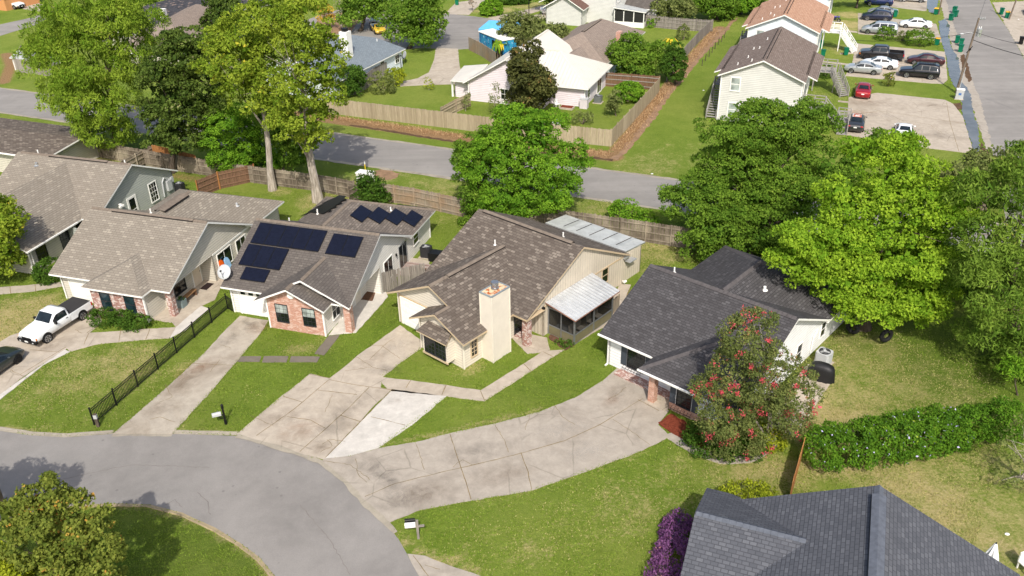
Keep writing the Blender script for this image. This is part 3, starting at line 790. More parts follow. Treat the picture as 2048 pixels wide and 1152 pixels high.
for a in [((505, 648), 1.9, 1.5, 20, 'dark'), ((520, 655), 1.2, 1.0, 0, 'rust'), ((455, 680), 1.5, .8, 45, 'dark'), ((395, 735), 2.0, 1.0, 45, 'rust'), ((365, 765), 2.2, 1.1, 45, 'brown'), ((320, 815), 1.6, 1.1, 40, 'brown'),
          ((705, 812), 2.3, .8, 48, 'dark'), ((665, 855), 1.7, .9, 48, 'dark'), ((600, 860), 1.6, 1.2, 30, 'rust'), ((560, 835), 1.8, 1.0, 30, 'brown'), ((640, 895), 1.5, .8, 0, 'brown'), ((740, 720), 1.6, 1.0, 40, 'brown'), ((800, 690), 1.5, .9, 40, 'pale'), ((770, 740), 1.4, .7, 0, 'dark'), ((800, 797), 1.2, .5, 30, 'brown'),
          ((735, 930), 2.2, 1.0, -30, 'dark'), ((775, 960), 1.8, .9, -40, 'dark'), ((800, 1000), 1.8, 1.0, 20, 'dark'), ((850, 985), 2.2, 1.0, 15, 'brown'), ((1000, 950), 2.4, 1.2, 15, 'brown'), ((950, 905), 2.4, .9, 15, 'dark'), ((1120, 860), 2.4, 1.0, 20, 'pale'), ((1240, 780), 1.5, .8, 40, 'brown'), ((1225, 800), 1.0, .5, 40, 'rust'), ((1180, 900), 2.2, 1.0, 20, 'pale'),
          ((1740, 205), 3.4, 1.6, -15, 'brown'), ((1715, 225), 2.8, 1.4, -15, 'rust'), ((1760, 232), 3.4, 1.2, -15, 'pale'), ((1870, 212), 2.2, 1.0, -15, 'brown'), ((1880, 270), 3, 1.4, -20, 'dark'), ((1800, 255), 3.0, 1.6, -20, 'pale'), ((1720, 262), 2.0, 1.0, 0, 'dark'), ((1800, 115), 3, 1.2, -20, 'brown'), ((1765, 62), 4, 1.4, -20, 'brown'), ((110, 690), 1.8, 1.0, 30, 'brown'), ((60, 725), 1.8, .8, 30, 'pale')]: stain(*a)
# ------------------------------------------------------------------ houses: builders
def bx3(mb, ax, c, out, s0, s1, d0, d1, z0, z1, mi=0):
    a, b = sorted((c + out * d0, c + out * d1)); s0, s1 = sorted((s0, s1))
    if ax == 'v': mb.box(s0, s1, a, b, z0, z1, mi)
    else: mb.box(a, b, s0, s1, z0, z1, mi)
def bxp(name, b, mat, par):
    mb = MB(); mb.box(*b); return mb.build(name, mat, par)
def wall(mb, ax, c, pts, t=.12, mi=0):
    """wall polygon pts = (distance along wall, height) standing in the plane u=c or v=c, t = thickness towards the inside"""
    f = (lambda s, z, d: (s, c + d, z)) if ax == 'v' else (lambda s, z, d: (c + d, s, z))
    n = len(pts); a = [f(s, z, 0) for s, z in pts]; b = [f(s, z, t) for s, z in pts]
    mb.add(a, [list(range(n))], mi); mb.add(b, [list(range(n - 1, -1, -1))], mi)
    mb.add(a + b, [(i, n + i, n + (i + 1) % n, (i + 1) % n) for i in range(n)], mi)
def win(par, ax, c, out, s0, s1, z0, z1, cols=2, rows=2, fr='white', gl='glass', w=.06, bar=.025, name='window', mid=True, label=None):
    mb = MB(); d = .055
    bx3(mb, ax, c, out, s0 - w, s0, 0, d, z0 - w, z1 + w); bx3(mb, ax, c, out, s1, s1 + w, 0, d, z0 - w, z1 + w)
    bx3(mb, ax, c, out, s0, s1, 0, d, z1, z1 + w); bx3(mb, ax, c, out, s0 - .02, s1 + .02, 0, d + .03, z0 - w, z0)
    for i in range(1, cols):
        s = s0 + (s1 - s0) * i / cols; bx3(mb, ax, c, out, s - bar / 2, s + bar / 2, .002, .032, z0, z1)
    for i in range(1, rows):
        z = z0 + (z1 - z0) * i / rows; b2 = bar * 1.8 if (mid and i * 2 == rows) else bar
        bx3(mb, ax, c, out, s0, s1, .002, .034, z - b2 / 2, z + b2 / 2)
    f = mb.build(name, M[fr] if isinstance(fr, str) else fr, par)
    if label: f['label'] = label
    p = MB(); bx3(p, ax, c, out, s0, s1, .003, .018, z0, z1)
    p.build('pane', M[gl], f)
    return f
def blindwin(par, ax, c, out, s0, s1, z0, z1, cols=3, rows=4, fr='darkmetal'):
    f = win(par, ax, c, out, s0, s1, z0, z1, cols, rows, fr, 'glass', .04, .022)
    b = MB(); zm = (z0 + z1) / 2; bx3(b, ax, c, out, s0, s1, .019, .024, zm, z1); b.build('blind', M['glass_blind'], f)
    return f
def door(par, ax, c, out, s0, s1, z1=2.05, mat='white', name='door', z0=.02):
    mb = MB(); bx3(mb, ax, c, out, s0, s1, 0, .05, z0, z1)
    w = (s1 - s0)
    for a, b in ((.1, .48), (.52, .9)):
        for q, r in ((.12, .42), (.5, .9)):
            bx3(mb, ax, c, out, s0 + w * a, s0 + w * b, .05, .062, z0 + (z1 - z0) * q, z0 + (z1 - z0) * r)
    d = mb.build(name, M[mat] if isinstance(mat, str) else mat, par)
    f = MB()
    for a, b in ((s0 - .09, s0 - .002), (s1 + .002, s1 + .09)): bx3(f, ax, c, out, a, b, 0, .04, z0, z1 + .09)
    bx3(f, ax, c, out, s0 - .002, s1 + .002, 0, .04, z1 + .002, z1 + .09)
    f.build('door_frame', M['white'], d)
    k = MB(); bx3(k, ax, c, out, s0 + w * .86, s0 + w * .92, .05, .12, 1.0, 1.06); k.build('handle', M['chrome'], d)
    return d
def garage(par, ax, c, out, s0, s1, z1=2.1, mat='white', lites=False):
    mb = MB(); n = 4
    for i in range(n):
        a = z1 * i / n; bx3(mb, ax, c, out, s0, s1, 0, .05, a + .012, a + z1 / n - .008)
        m = 8
        for j in range(m):
            q0 = s0 + (s1 - s0) * (j + .12) / m; q1 = s0 + (s1 - s0) * (j + .88) / m
            bx3(mb, ax, c, out, q0, q1, .05, .062, a + .1, a + z1 / n - .1)
    g = mb.build('garage_door', M[mat] if isinstance(mat, str) else mat, par)
    f = MB()
    for a, b in ((s0 - .12, s0 - .01), (s1 + .01, s1 + .12)): bx3(f, ax, c, out, a, b, 0, .08, 0, z1 + .12)
    bx3(f, ax, c, out, s0 - .01, s1 + .01, 0, .08, z1 + .01, z1 + .12)
    f.build('door_frame', M['white'], g)
    if lites:
        for j in range(4):
            l = MB(); bx3(l, ax, c, out, s0 + (s1 - s0) * (j + .2) / 4, s0 + (s1 - s0) * (j + .8) / 4, .064, .07, z1 - .38, z1 - .16); l.build('pane', M['glass'], g)
    return g
def vent(par, u, v, z, h=.4, r=.055, mat='white', name='vent_pipe'):
    mb = MB(); mb.cyl((0, 0, -.15), r, h + .15, 8); mb.cyl((0, 0, -.02), r * 2.3, .05, 8, r2=r * 1.3)
    o = mb.build(name, M[mat], par); o.location = (u, v, z); return o
def ridge(par, a, b, w=.34, h=.05, mat='ridge_light', name='ridge_cap'):
    mb = MB(); a, b = Vector(a), Vector(b); n = max(2, int((b - a).length / .3)); d = (b - a) / n
    sv = Vector((-d.y, d.x, 0)).normalized()
    for i in range(n):
        p, q = a + d * i, a + d * (i + .97); dz = Vector((0, 0, h)); lo = Vector((0, 0, -w * .23))
        up = Vector((0, 0, .012))
        mb.add([p - sv * w / 2 + lo, q - sv * w / 2 + lo + up, q + sv * w / 2 + lo + up, p + sv * w / 2 + lo, p + dz, q + dz + up], [(0, 1, 5, 4), (4, 5, 2, 3)], 0, random.random())
    return mb.build(name, M[mat], par)
def ridgevent(par, a, b, w=.38, h=.11, mat='ridge_dark', top='ridge_light'):
    a, b = Vector(a), Vector(b); d = (b - a).normalized(); sv = Vector((-d.y, d.x, 0))
    mb = MB()
    for k, (o1, o2) in enumerate(((-1, 0), (0, 1))):
        p0 = sv * (w / 2 * o1); p1 = sv * (w / 2 * o2)
        zz = lambda o: Vector((0, 0, h - abs(o) * .09))
        mb.add([a + p0 + zz(o1), b + p0 + zz(o1), b + p1 + zz(o2), a + p1 + zz(o2)], [(0, 1, 2, 3)], 0)
    for o in (-1, 1):
        p = sv * (w / 2 * o)
        mb.add([a + p + Vector((0, 0, h - .09)), b + p + Vector((0, 0, h - .09)), b + p + Vector((0, 0, h - .24)), a + p + Vector((0, 0, h - .24))], [(0, 1, 2, 3)], 1)
    return mb.build('ridge_vent', [M[top], M[mat]], par)
def gutter(par, a, b, mat='white', down=None):
    mb = MB(); a, b = Vector(a), Vector(b); mb.bar(a, b, .11, .10)
    g = mb.build('gutter', M[mat], par)
    if down:
        x, y, z0, z1 = down; d = MB(); d.box(x - .04, x + .04, y - .035, y + .035, z0, z1); d.box(x - .05, x + .05, y - .25, y + .03, z0, z0 + .08); d.build('downspout', M[mat], par)
    return g
def brickcol(par, u, v, z1, s=.5, mat='br_mix'):
    mb = MB(); mb.box(u - s / 2, u + s / 2, v - s / 2, v + s / 2, 0, z1); return mb.build('brick_column', M[mat], par)

# ------------------------------------------------------------------ cream house with the tall chimney
def cream_house():
    h = thing('house', 'cream sided house with brown shingle roof, tall cream chimney and screened porch', 'house', (-1.315, 47.102, 0), rad(-41.5))
    R = MB(); m = .49; ze = 2.4
    F = lambda v: ze + m * (v - 2.55)
    # main front and rear slopes
    R.slab([(-9.15, 2.55, ze), (.78, 2.55, ze), (.78, 8.7, F(8.7)), (-9.15, 8.7, F(8.7))], .14)
    R.slab([(-9.15, 8.7, F(8.7)), (.78, 8.7, F(8.7)), (.78, 14.6, 2.42), (-9.15, 14.6, 2.42)], .14)
    # garage wing with the nested bay gable
    R.slab([(-.45, 2.6, 2.4), (-.45, -2.25, 2.4), (-3.0, -2.25, 3.65), (-3.0, -.92, 3.65), (-4.82, -.92, 4.54), (-4.82, 6.95, 4.54)], .14)
    R.slab([(-9.2, 2.6, 2.4), (-9.2, -.92, 2.4), (-4.82, -.92, 4.54), (-4.82, 6.95, 4.54)], .14)
    R.slab([(-5.5, -2.25, 2.43), (-3.0, -2.25, 3.65), (-3.0, -.3, 3.65), (-5.5, -.45, 2.43)], .13)
    R.build('roof', [M['sh_brown'], M['fascia_tan'], M['soffit']], h)
    ridgevent(h, (-8.6, 8.7, F(8.7)), (-.2, 8.7, F(8.7)), .4, .1, 'ridge_dark', 'ridge_light')
    ridgevent(h, (-4.82, .8, 4.54), (-4.82, 6.6, 4.54), .4, .1, 'ridge_dark', 'ridge_light')
    ridge(h, (-4.82, -.9, 4.56), (-4.82, .8, 4.56), mat='ridge_light'); ridge(h, (-3.0, -2.2, 3.67), (-3.0, -.9, 3.67), .3)
    # walls
    w = MB()
    wall(w, 'v', -.43, [(-8.6, 0), (-1.2, 0), (-1.2, 2.5), (-3, 3.4), (-4.82, 4.34), (-8.6, 2.5)])
    wall(w, 'u', -8.6, [(-.43, 0), (14.2, 0), (14.2, 2.45), (8.7, 5.2), (3.2, 2.5), (-.43, 2.5)])
    wall(w, 'v', -1.76, [(-5.0, 0), (-1.0, 0), (-1.0, 2.5), (-3.0, 3.47), (-5.0, 2.5)])
    wall(w, 'u', -5.0, [(-1.76, 0), (-.43, 0), (-.43, 2.5), (-1.76, 2.5)])
    wall(w, 'u', -1.0, [(-1.76, 0), (4.6, 0), (4.6, 2.45), (-1.76, 2.5)], -.12)
    w.build('wall', M['sd_cream'], h)
    w = MB()
    wall(w, 'u', .5, [(4.6, 0), (14.2, 0), (14.2, 2.42), (8.7, 5.24), (3.0, 2.45), (4.6, 2.35)], -.12)
    wall(w, 'v', 4.6, [(-1.0, 0), (.5, 0), (.5, 3.1), (-1.0, 3.1)], .12)
    wall(w, 'u', .45, [(14.2, 0), (16.6, 0), (16.6, 2.35), (14.2, 2.4)], -.12)
    wall(w, 'v', 16.6, [(-7.0, 0), (.45, 0), (.45, 2.3), (-7.0, 2.3)], -.12)
    wall(w, 'u', -7.0, [(14.2, 0), (16.6, 0), (16.6, 2.3), (14.2, 2.4)], .12)
    w.build('panel_wall', M['sd_creamv'], h)
    for u, v in ((-1.0, -1.76), (-5.0, -1.76), (-8.6, -.43)): bxp('corner_trim', (u - .05, u + .05, v - .02, v + .08, 0, 2.48), M['offwhite'], h)

    s_ = MB(); s_.slab([(-1.0, 2.6, 2.3), (.75, 2.6, 2.3), (.75, 4.6, 2.3), (-1.0, 4.6, 2.3)], .05, 0, 0, 0); s_.build('porch_ceiling', M['fascia_tan'], h)
    # chimney
    c = MB(); c.box(-1.04, .0, 0, 1.75, 0, 5.02); ch = c.build('chimney', paint((214, 205, 190), .8, .06, .1, 0, 1.2), h)
    k = MB()
    for a in ((-1.06, .02, -.02, .06), (-1.06, .02, 1.69, 1.77), (-1.06, -.98, .06, 1.69), (-.06, .02, .06, 1.69)): k.box(a[0], a[1], a[2], a[3], 5.0, 5.09)
    for u, v in ((-1.02, .0), (.0, -.0), (.0, 1.74)): k.box(u - .03, u + .03, v - .03, v + .03, 0, 5.0, 1)
    k.build('chimney_flashing', [paint((150, 160, 164), .45, .12, .4, .3), M['offwhite']], ch)
    k = MB(); k.box(-.98, -.06, .06, 1.69, 5.02, 5.05)
    mt, nt, b = newmat('rusty_chimney_top', .7, .3); co = obj_co(nt)
    n1 = noise(nt, co, 2.2, 3, .6, 1.2)
    nt.links.new(mix(nt, ramp(nt, n1, .54, .6), (.62, .50, .32, 1), (.42, .10, .02, 1)), b.inputs['Base Color'])
    k.build('chimney_cap', mt, ch)
    k = MB(); k.cyl((-.55, .95, 5.05), .2, .5, 14); k.cyl((-.55, .95, 5.13), .26, .05, 14); k.cyl((-.55, .95, 5.38), .245, .2, 14); k.cyl((-.55, .95, 5.58), .2, .05, 14, r2=.06)
    k.build('flue', M['chrome'], ch)
    # bay window
    b = MB(); b.box(-4.0, -1.75, -2.45, -1.765, .5, 2.05); bw = b.build('bay_window', M['sd_cream'], h)
    b = MB(); b.slab([(-4.35, -2.7, 2.12), (-1.55, -2.7, 2.12), (-1.9, -1.78, 2.55), (-4.1, -1.78, 2.55)], .09); b.build('bay_roof', [M['sh_brown'], M['fascia_tan'], M['soffit']], bw)
    for s0, s1 in ((-3.82, -2.93), (-2.83, -1.94)): win(bw, 'v', -2.45, -1, s0, s1, .66, 1.9, 3, 4, 'darkmetal', 'glass', .04, .03)
    b = MB(); b.box(-4.05, -1.7, -2.52, -2.455, .42, .56); b.build('sill', M['fascia_tan'], bw)
    win(h, 'u', -1.0, 1, -1.02, -.5, .6, 1.82, 2, 4, 'fascia_tan', 'glass', .08, .03)
    garage(h, 'v', -.43, -1, -8.2, -5.75, 2.1)
    g = MB(); bx3(g, 'v', -.43, -1, -8.45, -8.33, 0, .03, 0, 2.4); bx3(g, 'v', -.43, -1, -8.45, -5.5, 0, .025, 2.23, 2.36); g.build('garage_trim', M['fascia_tan'], h)
    win(h, 'u', -1.0, 1, 3.3, 4.25, .15, 2.0, 3, 6, 'darkmetal', 'glass', .05, .03, 'glazed_door')
    st_ = MB(); st_.box(-.98, -.5, 3.2, 4.4, 0, .16); st_.build('step', M['br_mix'], h)
    brickcol(h, .33, 3.05, 2.3, .46)
    win(h, 'u', .5, 1, 11.4, 12.1, 1.15, 2.35, 1, 2, 'fascia_tan', 'glass', .06, .03)
    t = MB(); bx3(t, 'u', .5, 1, 4.7, 14.1, 0, .03, 2.28, 2.4); t.build('wall_trim', M['fascia_tan'], h)
    e = MB(); e.box(.56, .72, 14.0, 14.7, 2.2, 2.3); e.box(.5, 1.0, 14.3, 15.2, 1.85, 1.9); e.build('corner_awning', M['alum'], h)
    p = MB(); p.cyl((.75, 14.0, .25), .1, .25, 10, 0, 'y'); p.cyl((.55, 14.1, .25), .06, .25, 8, 0, 'x'); p.build('dryer_vent', M['white'], h)
    l = MB(); l.box(.52, .72, 4.4, 4.55, 2.25, 2.45); l.build('lamp', M['black'], h)
    vent(h, -5.6, 6.55, F(6.55), .38); vent(h, -2.3, 10.3, F(8.7) - .508 * 1.6, .35)
    # rear lean-to with pan roof
    r = MB(); r.slab([(-7.35, 14.45, 2.62), (.45, 14.45, 2.62), (.45, 17.15, 2.36), (-7.35, 17.15, 2.36)], .1, 0, 1, 1)
    for i in range(5): u = -5.9 + i * 1.27; r.add([(u, 14.95, 2.585), (u + .08, 14.95, 2.585), (u + .08, 17.05, 2.385), (u, 17.05, 2.385)], [(0, 1, 2, 3)], 2)
    r.build('patio_roof', [M['pan_metal'], M['alum'], M['ridge_dark']], h)
    # screened porch
    s = MB()
    for v in (5.12, 7.3, 9.5):
        s.box(2.74, 2.84, v - .05, v + .05, 0, 2.15)
    s.box(.5, .6, 5.07, 5.17, 0, 2.2); s.box(1.62, 1.7, 5.08, 5.16, 0, 2.15); s.box(.5, .6, 9.45, 9.55, 0, 2.2)
    for z0, z1 in ((.0, .05), (.72, .80), (2.08, 2.2)):
        s.box(2.75, 2.83, 5.17, 9.45, z0, z1); s.box(.6, 2.74, 5.08, 5.16, z0, z1); s.box(.6, 2.74, 9.46, 9.54, z0, z1)
    pf = s.build('porch_frame', M['greymetal'], h)
    s = MB(); s.box(2.775, 2.79, 5.17, 9.45, .05, .72); s.box(.6, 2.74, 5.11, 5.125, .05, .72); s.box(.6, 2.74, 9.49, 9.5, .05, .72); s.build('lower_panel', paint((112, 106, 82), .5, .15), pf)
    sm, nt, b_ = newmat('insect_screen', .9, .1); b_.inputs['Base Color'].default_value = (.012, .012, .011, 1); b_.inputs['Alpha'].default_value = .72
    s = MB(); s.add([(2.78, 5.17, .8), (2.78, 9.45, .8), (2.78, 9.45, 2.08), (2.78, 5.17, 2.08)], [(0, 1, 2, 3)]); s.add([(.6, 5.12, .8), (2.74, 5.12, .8), (2.74, 5.12, 2.08), (.6, 5.12, 2.08)], [(0, 1, 2, 3)]); s.add([(.6, 9.5, .8), (2.74, 9.5, .8), (2.74, 9.5, 2.08), (.6, 9.5, 2.08)], [(0, 1, 2, 3)])
    s.build('screen', sm, pf)
    r = MB(); r.slab([(.52, 4.78, 2.68), (.52, 10.1, 2.68), (3.15, 9.85, 2.26), (3.15, 4.72, 2.26)], .1, 0, 1, 1)
    for i in range(16): v = 4.95 + i * .325; r.bar((.56, v, 2.69), (3.13, v, 2.275), .03, .05, 0)
    r.build('porch_roof', [M['porch_metal'], paint((150, 112, 98), .6, .1)], h)
    fl = MB(); fl.box(.5, 2.74, 5.1, 9.5, 0, .05); fl.build('porch_floor', M['concrete'], h)
    return h
CREAM = cream_house()
def local(h, u, v, z=0): return h.matrix_basis @ Vector((u, v, z))
def porch_chair(u, v, rz, label):
    t = thing('porch_chair', label, 'chair', local(CREAM, u, v, .05), CREAM.rotation_euler.z + rz, 'chairs in the screened porch')
    s = MB(); s.box(-.26, .26, -.25, .25, .38, .44); s.build('seat', M['offwhite'], t)
    s = MB(); s.box(-.26, .26, .2, .26, .46, 1.0); s.build('backrest', M['offwhite'], t)
    for x in (-.24, .24):
        for y in (-.22, .22): l = MB(); l.box(x - .025, x + .025, y - .025, y + .025, 0, .38); l.build('leg', M['greymetal'], t)
for i, (v, w) in enumerate(((5.75, 'nearest the screen corner'), (6.55, 'second from the near corner'), (7.75, 'third from the near corner'), (8.6, 'farthest from the near corner'))):
    porch_chair(2.25, v, rad(90), 'pale porch chair behind the long porch screen, ' + w)
tb = thing('porch_table', 'low pale table inside the screened porch by its short side', 'table', local(CREAM, 1.3, 5.8, .05), CREAM.rotation_euler.z)
q = MB(); q.box(-.5, .5, -.3, .3, .42, .47); q.build('tabletop', M['ltgrey'], tb)
for x in (-.44, .44):
    for y in (-.25, .25): q = MB(); q.box(x - .03, x + .03, y - .03, y + .03, 0, .42); q.build('leg', M['ltgrey'], tb)

# ------------------------------------------------------------------ houses with a gable over the porch and a hipped rear wing
def rear_wing(R, u0, u1, vr, ve, ze, zr, vridge):
    um = (u0 + u1) / 2; k = (ve - vr); ap = ve - (u1 - u0) / 2
    R.slab([(u1 - .015, vr - .3, ze), (u1, ve, ze), (um, ap, zr), (um, vridge - .35, zr)], .14)
    R.slab([(u0 + .015, vr - .3, ze), (u0, ve, ze), (um, ap, zr), (um, vridge - .35, zr)], .14)
    R.slab([(u1, ve, ze), (u0, ve, ze), (um, ap, zr)], .14)
    return um, ap
def solar_house():
    h = thing('house', 'taupe roofed house with dark solar panels and a red brick front gable', 'house', (-13.029, 50.674, 0), rad(-17.3))
    R = MB(); F = lambda v: 2.4 + .5 * (v - .6)
    R.slab([(-8.35, .6, 2.4), (1.85, .6, 2.4), (1.85, 6.2, 5.2), (-8.35, 6.2, 5.2)], .14)
    R.slab([(-8.35, 6.2, 5.2), (1.85, 6.2, 5.2), (1.85, 11.8, 2.4), (-8.35, 11.8, 2.4)], .14)
    L = lambda u: 2.4 + .485 * (u + 5.0)
    R.slab([(-5.0, .65, 2.4), (-5.0, -.55, 2.4), (-2.3, -.55, L(-2.3)), (-2.3, .35, L(-2.3)), (-1.6, .35, L(-1.6)), (-1.6, 3.92, L(-1.6))], .14)
    R.slab([(-2.3, -.55, L(-2.3)), (.42, -.55, 2.39), (.42, 1.3, 2.39), (-2.3, 1.3, L(-2.3))], .13)
    R.slab([(-1.6, .35, L(-1.6)), (1.88, .35, 2.38), (1.88, .62, 2.39), (-1.6, 3.92, L(-1.6))], .14)
    R.build('roof', [M['sh_taupe'], M['white'], M['soffit']], h)
    R = MB(); rear_wing(R, -8.35, 1.85, 11.8, 16.75, 2.4, 4.9, 6.8)
    R.build('rear_roof', [M['sh_taupe_light'], M['white'], M['soffit']], h)
    ridge(h, (-8.3, 6.2, 5.22), (1.8, 6.2, 5.22)); ridge(h, (-1.6, .4, L(-1.6) + .02), (-1.6, 3.9, L(-1.6) + .02)); ridge(h, (-2.3, -.5, L(-2.3) + .02), (-2.3, .35, L(-2.3) + .02))
    ridge(h, (-3.25, 6.9, 4.92), (-3.25, 11.65, 4.92)); ridge(h, (-3.25, 11.65, 4.92), (1.8, 16.7, 2.44)); ridge(h, (-3.25, 11.65, 4.92), (-8.3, 16.7, 2.44))
    w = MB()
    wall(w, 'v', 1.2, [(-8.0, 0), (-4.3, 0), (-4.3, 2.5), (-8.0, 2.5)])
    wall(w, 'u', -8.0, [(1.2, 0), (16.3, 0), (16.3, 2.4), (11.8, 2.4), (6.2, 5.0), (1.2, 2.5)])
    wall(w, 'u', 0, [(.12, 0), (2.4, 0), (2.4, 2.4), (.12, 2.4)], -.12)
    wall(w, 'u', .15, [(2.4, 0), (6.4, 0), (6.4, 2.4), (2.4, 2.4)], -.12)
    wall(w, 'v', 6.4, [(.15, 0), (1.4, 0), (1.4, 2.4), (.15, 2.4)])
    wall(w, 'u', 1.4, [(6.4, 0), (16.3, 0), (16.3, 2.35), (11.7, 2.35), (6.2, 5.02), (.95, 2.42), (.95, 2.3), (6.4, 2.3)], -.12)
    wall(w, 'v', 16.3, [(-8.0, 0), (1.4, 0), (1.4, 2.35), (-8.0, 2.35)], -.12)
    w.build('wall', M['sd_white'], h)
    w = MB()
    wall(w, 'v', 0, [(-4.33, 0), (0, 0), (0, 2.42), (-2.3, 3.5), (-4.33, 2.55)])
    wall(w, 'u', -4.33, [(.12, 0), (1.2, 0), (1.2, 2.4), (.12, 2.4)])
    w.build('brick_wall', M['br_red'], h)
    bxp('corner_trim', (-4.38, -4.28, -.03, .1, 0, 2.5), M['white'], h)
    bxp('corner_trim', (-.06, .05, -.03, .1, 0, 2.4), M['white'], h)
    bxp('corner_trim', (-8.05, -7.93, 1.15, 1.27, 0, 2.4), M['white'], h)
    bxp('corner_trim', (1.33, 1.44, 16.2, 16.33, 0, 2.3), M['white'], h)
    g = MB(); wall(g, 'v', .85, [(-2.2, 3.2), (1.4, 2.42), (1.3, 2.55), (-1.6, 3.85)]); g.build('gable_wall', M['white'], h)
    s_ = MB(); s_.slab([(.1, .9, 2.33), (1.42, .9, 2.33), (1.42, 6.4, 2.33), (.1, 6.4, 2.33)], .03, 0, 0, 0); s_.build('porch_ceiling', M['soffit'], h)
    v_ = MB(); v_.cyl((-2.3, -.06, 2.95), .26, .05, 18, 0, 'y'); v_.cyl((-2.3, -.1, 2.95), .2, .04, 14, 0, 'y'); v_.build('gable_vent', M['white'], h)
    blindwin(h, 'v', 0, -1, -3.65, -2.75, .7, 2.08); blindwin(h, 'v', 0, -1, -1.55, -.65, .72, 2.06)
    garage(h, 'v', 1.2, -1, -7.3, -4.75, 2.05, 'white', True)
    win(h, 'u', .0, 1, 1.25, 2.3, .6, 1.9, 2, 2, 'white', 'glass', .06)
    door(h, 'u', .15, 1, 4.4, 5.3, 2.05, 'offwhite')
    win(h, 'u', 1.4, 1, 7.1, 8.6, .6, 2.25, 2, 1, 'white', 'glass', .06); win(h, 'u', 1.4, 1, 9.85, 11.3, .08, 2.2, 2, 1, 'alum', 'glass', .07, .05, 'sliding_door'); win(h, 'u', 1.4, 1, 12.75, 13.75, .95, 1.9, 1, 2, 'white', 'glass', .06)
    l = MB(); l.box(1.43, 1.55, 9.2, 9.3, 1.8, 2.0); l.build('lamp', M['black'], h)
    brickcol(h, 1.35, 1.1, 2.3, .5, 'br_red')
    vent(h, -6.1, 11.3, 3.55); vent(h, -7.9, 9.9, 3.2); vent(h, -.6, 13.3, 3.6, .3)
    sg = MB(); sg.box(-1.6, 1.1, 16.72, 16.78, 2.42, 2.5); sg.build('drip_edge', M['black'], h)
    # solar arrays: each module is its own part, tilted with the slope it lies on
    def module(p00, du, dv, nrm, label=None):
        mb = MB(); a = Vector(p00); fr = .022
        top = nrm * .10; bot = nrm * .06
        q = [a, a + du, a + du + dv, a + dv]
        mb.add([x + bot for x in q] + [x + top for x in q], [(4, 5, 6, 7), (0, 1, 5, 4), (1, 2, 6, 5), (2, 3, 7, 6), (3, 0, 4, 7)], 1)
        e1, e2 = du.normalized() * fr, dv.normalized() * fr; t2 = nrm * .103
        q2 = [a + e1 + e2, a + du - e1 + e2, a + du + dv - e1 - e2, a + dv + e1 - e2]
        mb.add([x + t2 for x in q2], [(0, 1, 2, 3)], 0)
        mb.build('solar_panel', [M['solar'], M['black']], h)
    def front(u0, u1, v0, v1):
        n = Vector((0, -.5, 1)).normalized(); module((u0, v0, F(v0)), Vector((u1 - u0 - .02, 0, 0)), Vector((0, v1 - v0 - .02, (v1 - v0 - .02) * .5)), n)
    for i in range(5): front(-7.75 + i * 1.115, -7.75 + (i + 1) * 1.115, 4.18, 5.9)
    for i in range(3): front(-7.8 + i * 1.115, -7.8 + (i + 1) * 1.115, 2.4, 4.1)
    for i in range(2): front(-1.63 + i * 1.19, -1.63 + (i + 1) * 1.19, 4.12, 5.78)
    front(-7.12, -5.12, 1.33, 2.32)
    n = Vector((.5, 0, 1)).normalized(); Q = lambda u: 2.4 + .5 * (1.85 - u)
    for k in range(4):
        u0 = -2.40 + k * .98; v0 = 9.72 + k * 1.03
        module((u0, v0, Q(u0)), Vector((.97, 0, -.485)), Vector((0, 1.96, 0)), n)
    return h
SOLAR = solar_house()
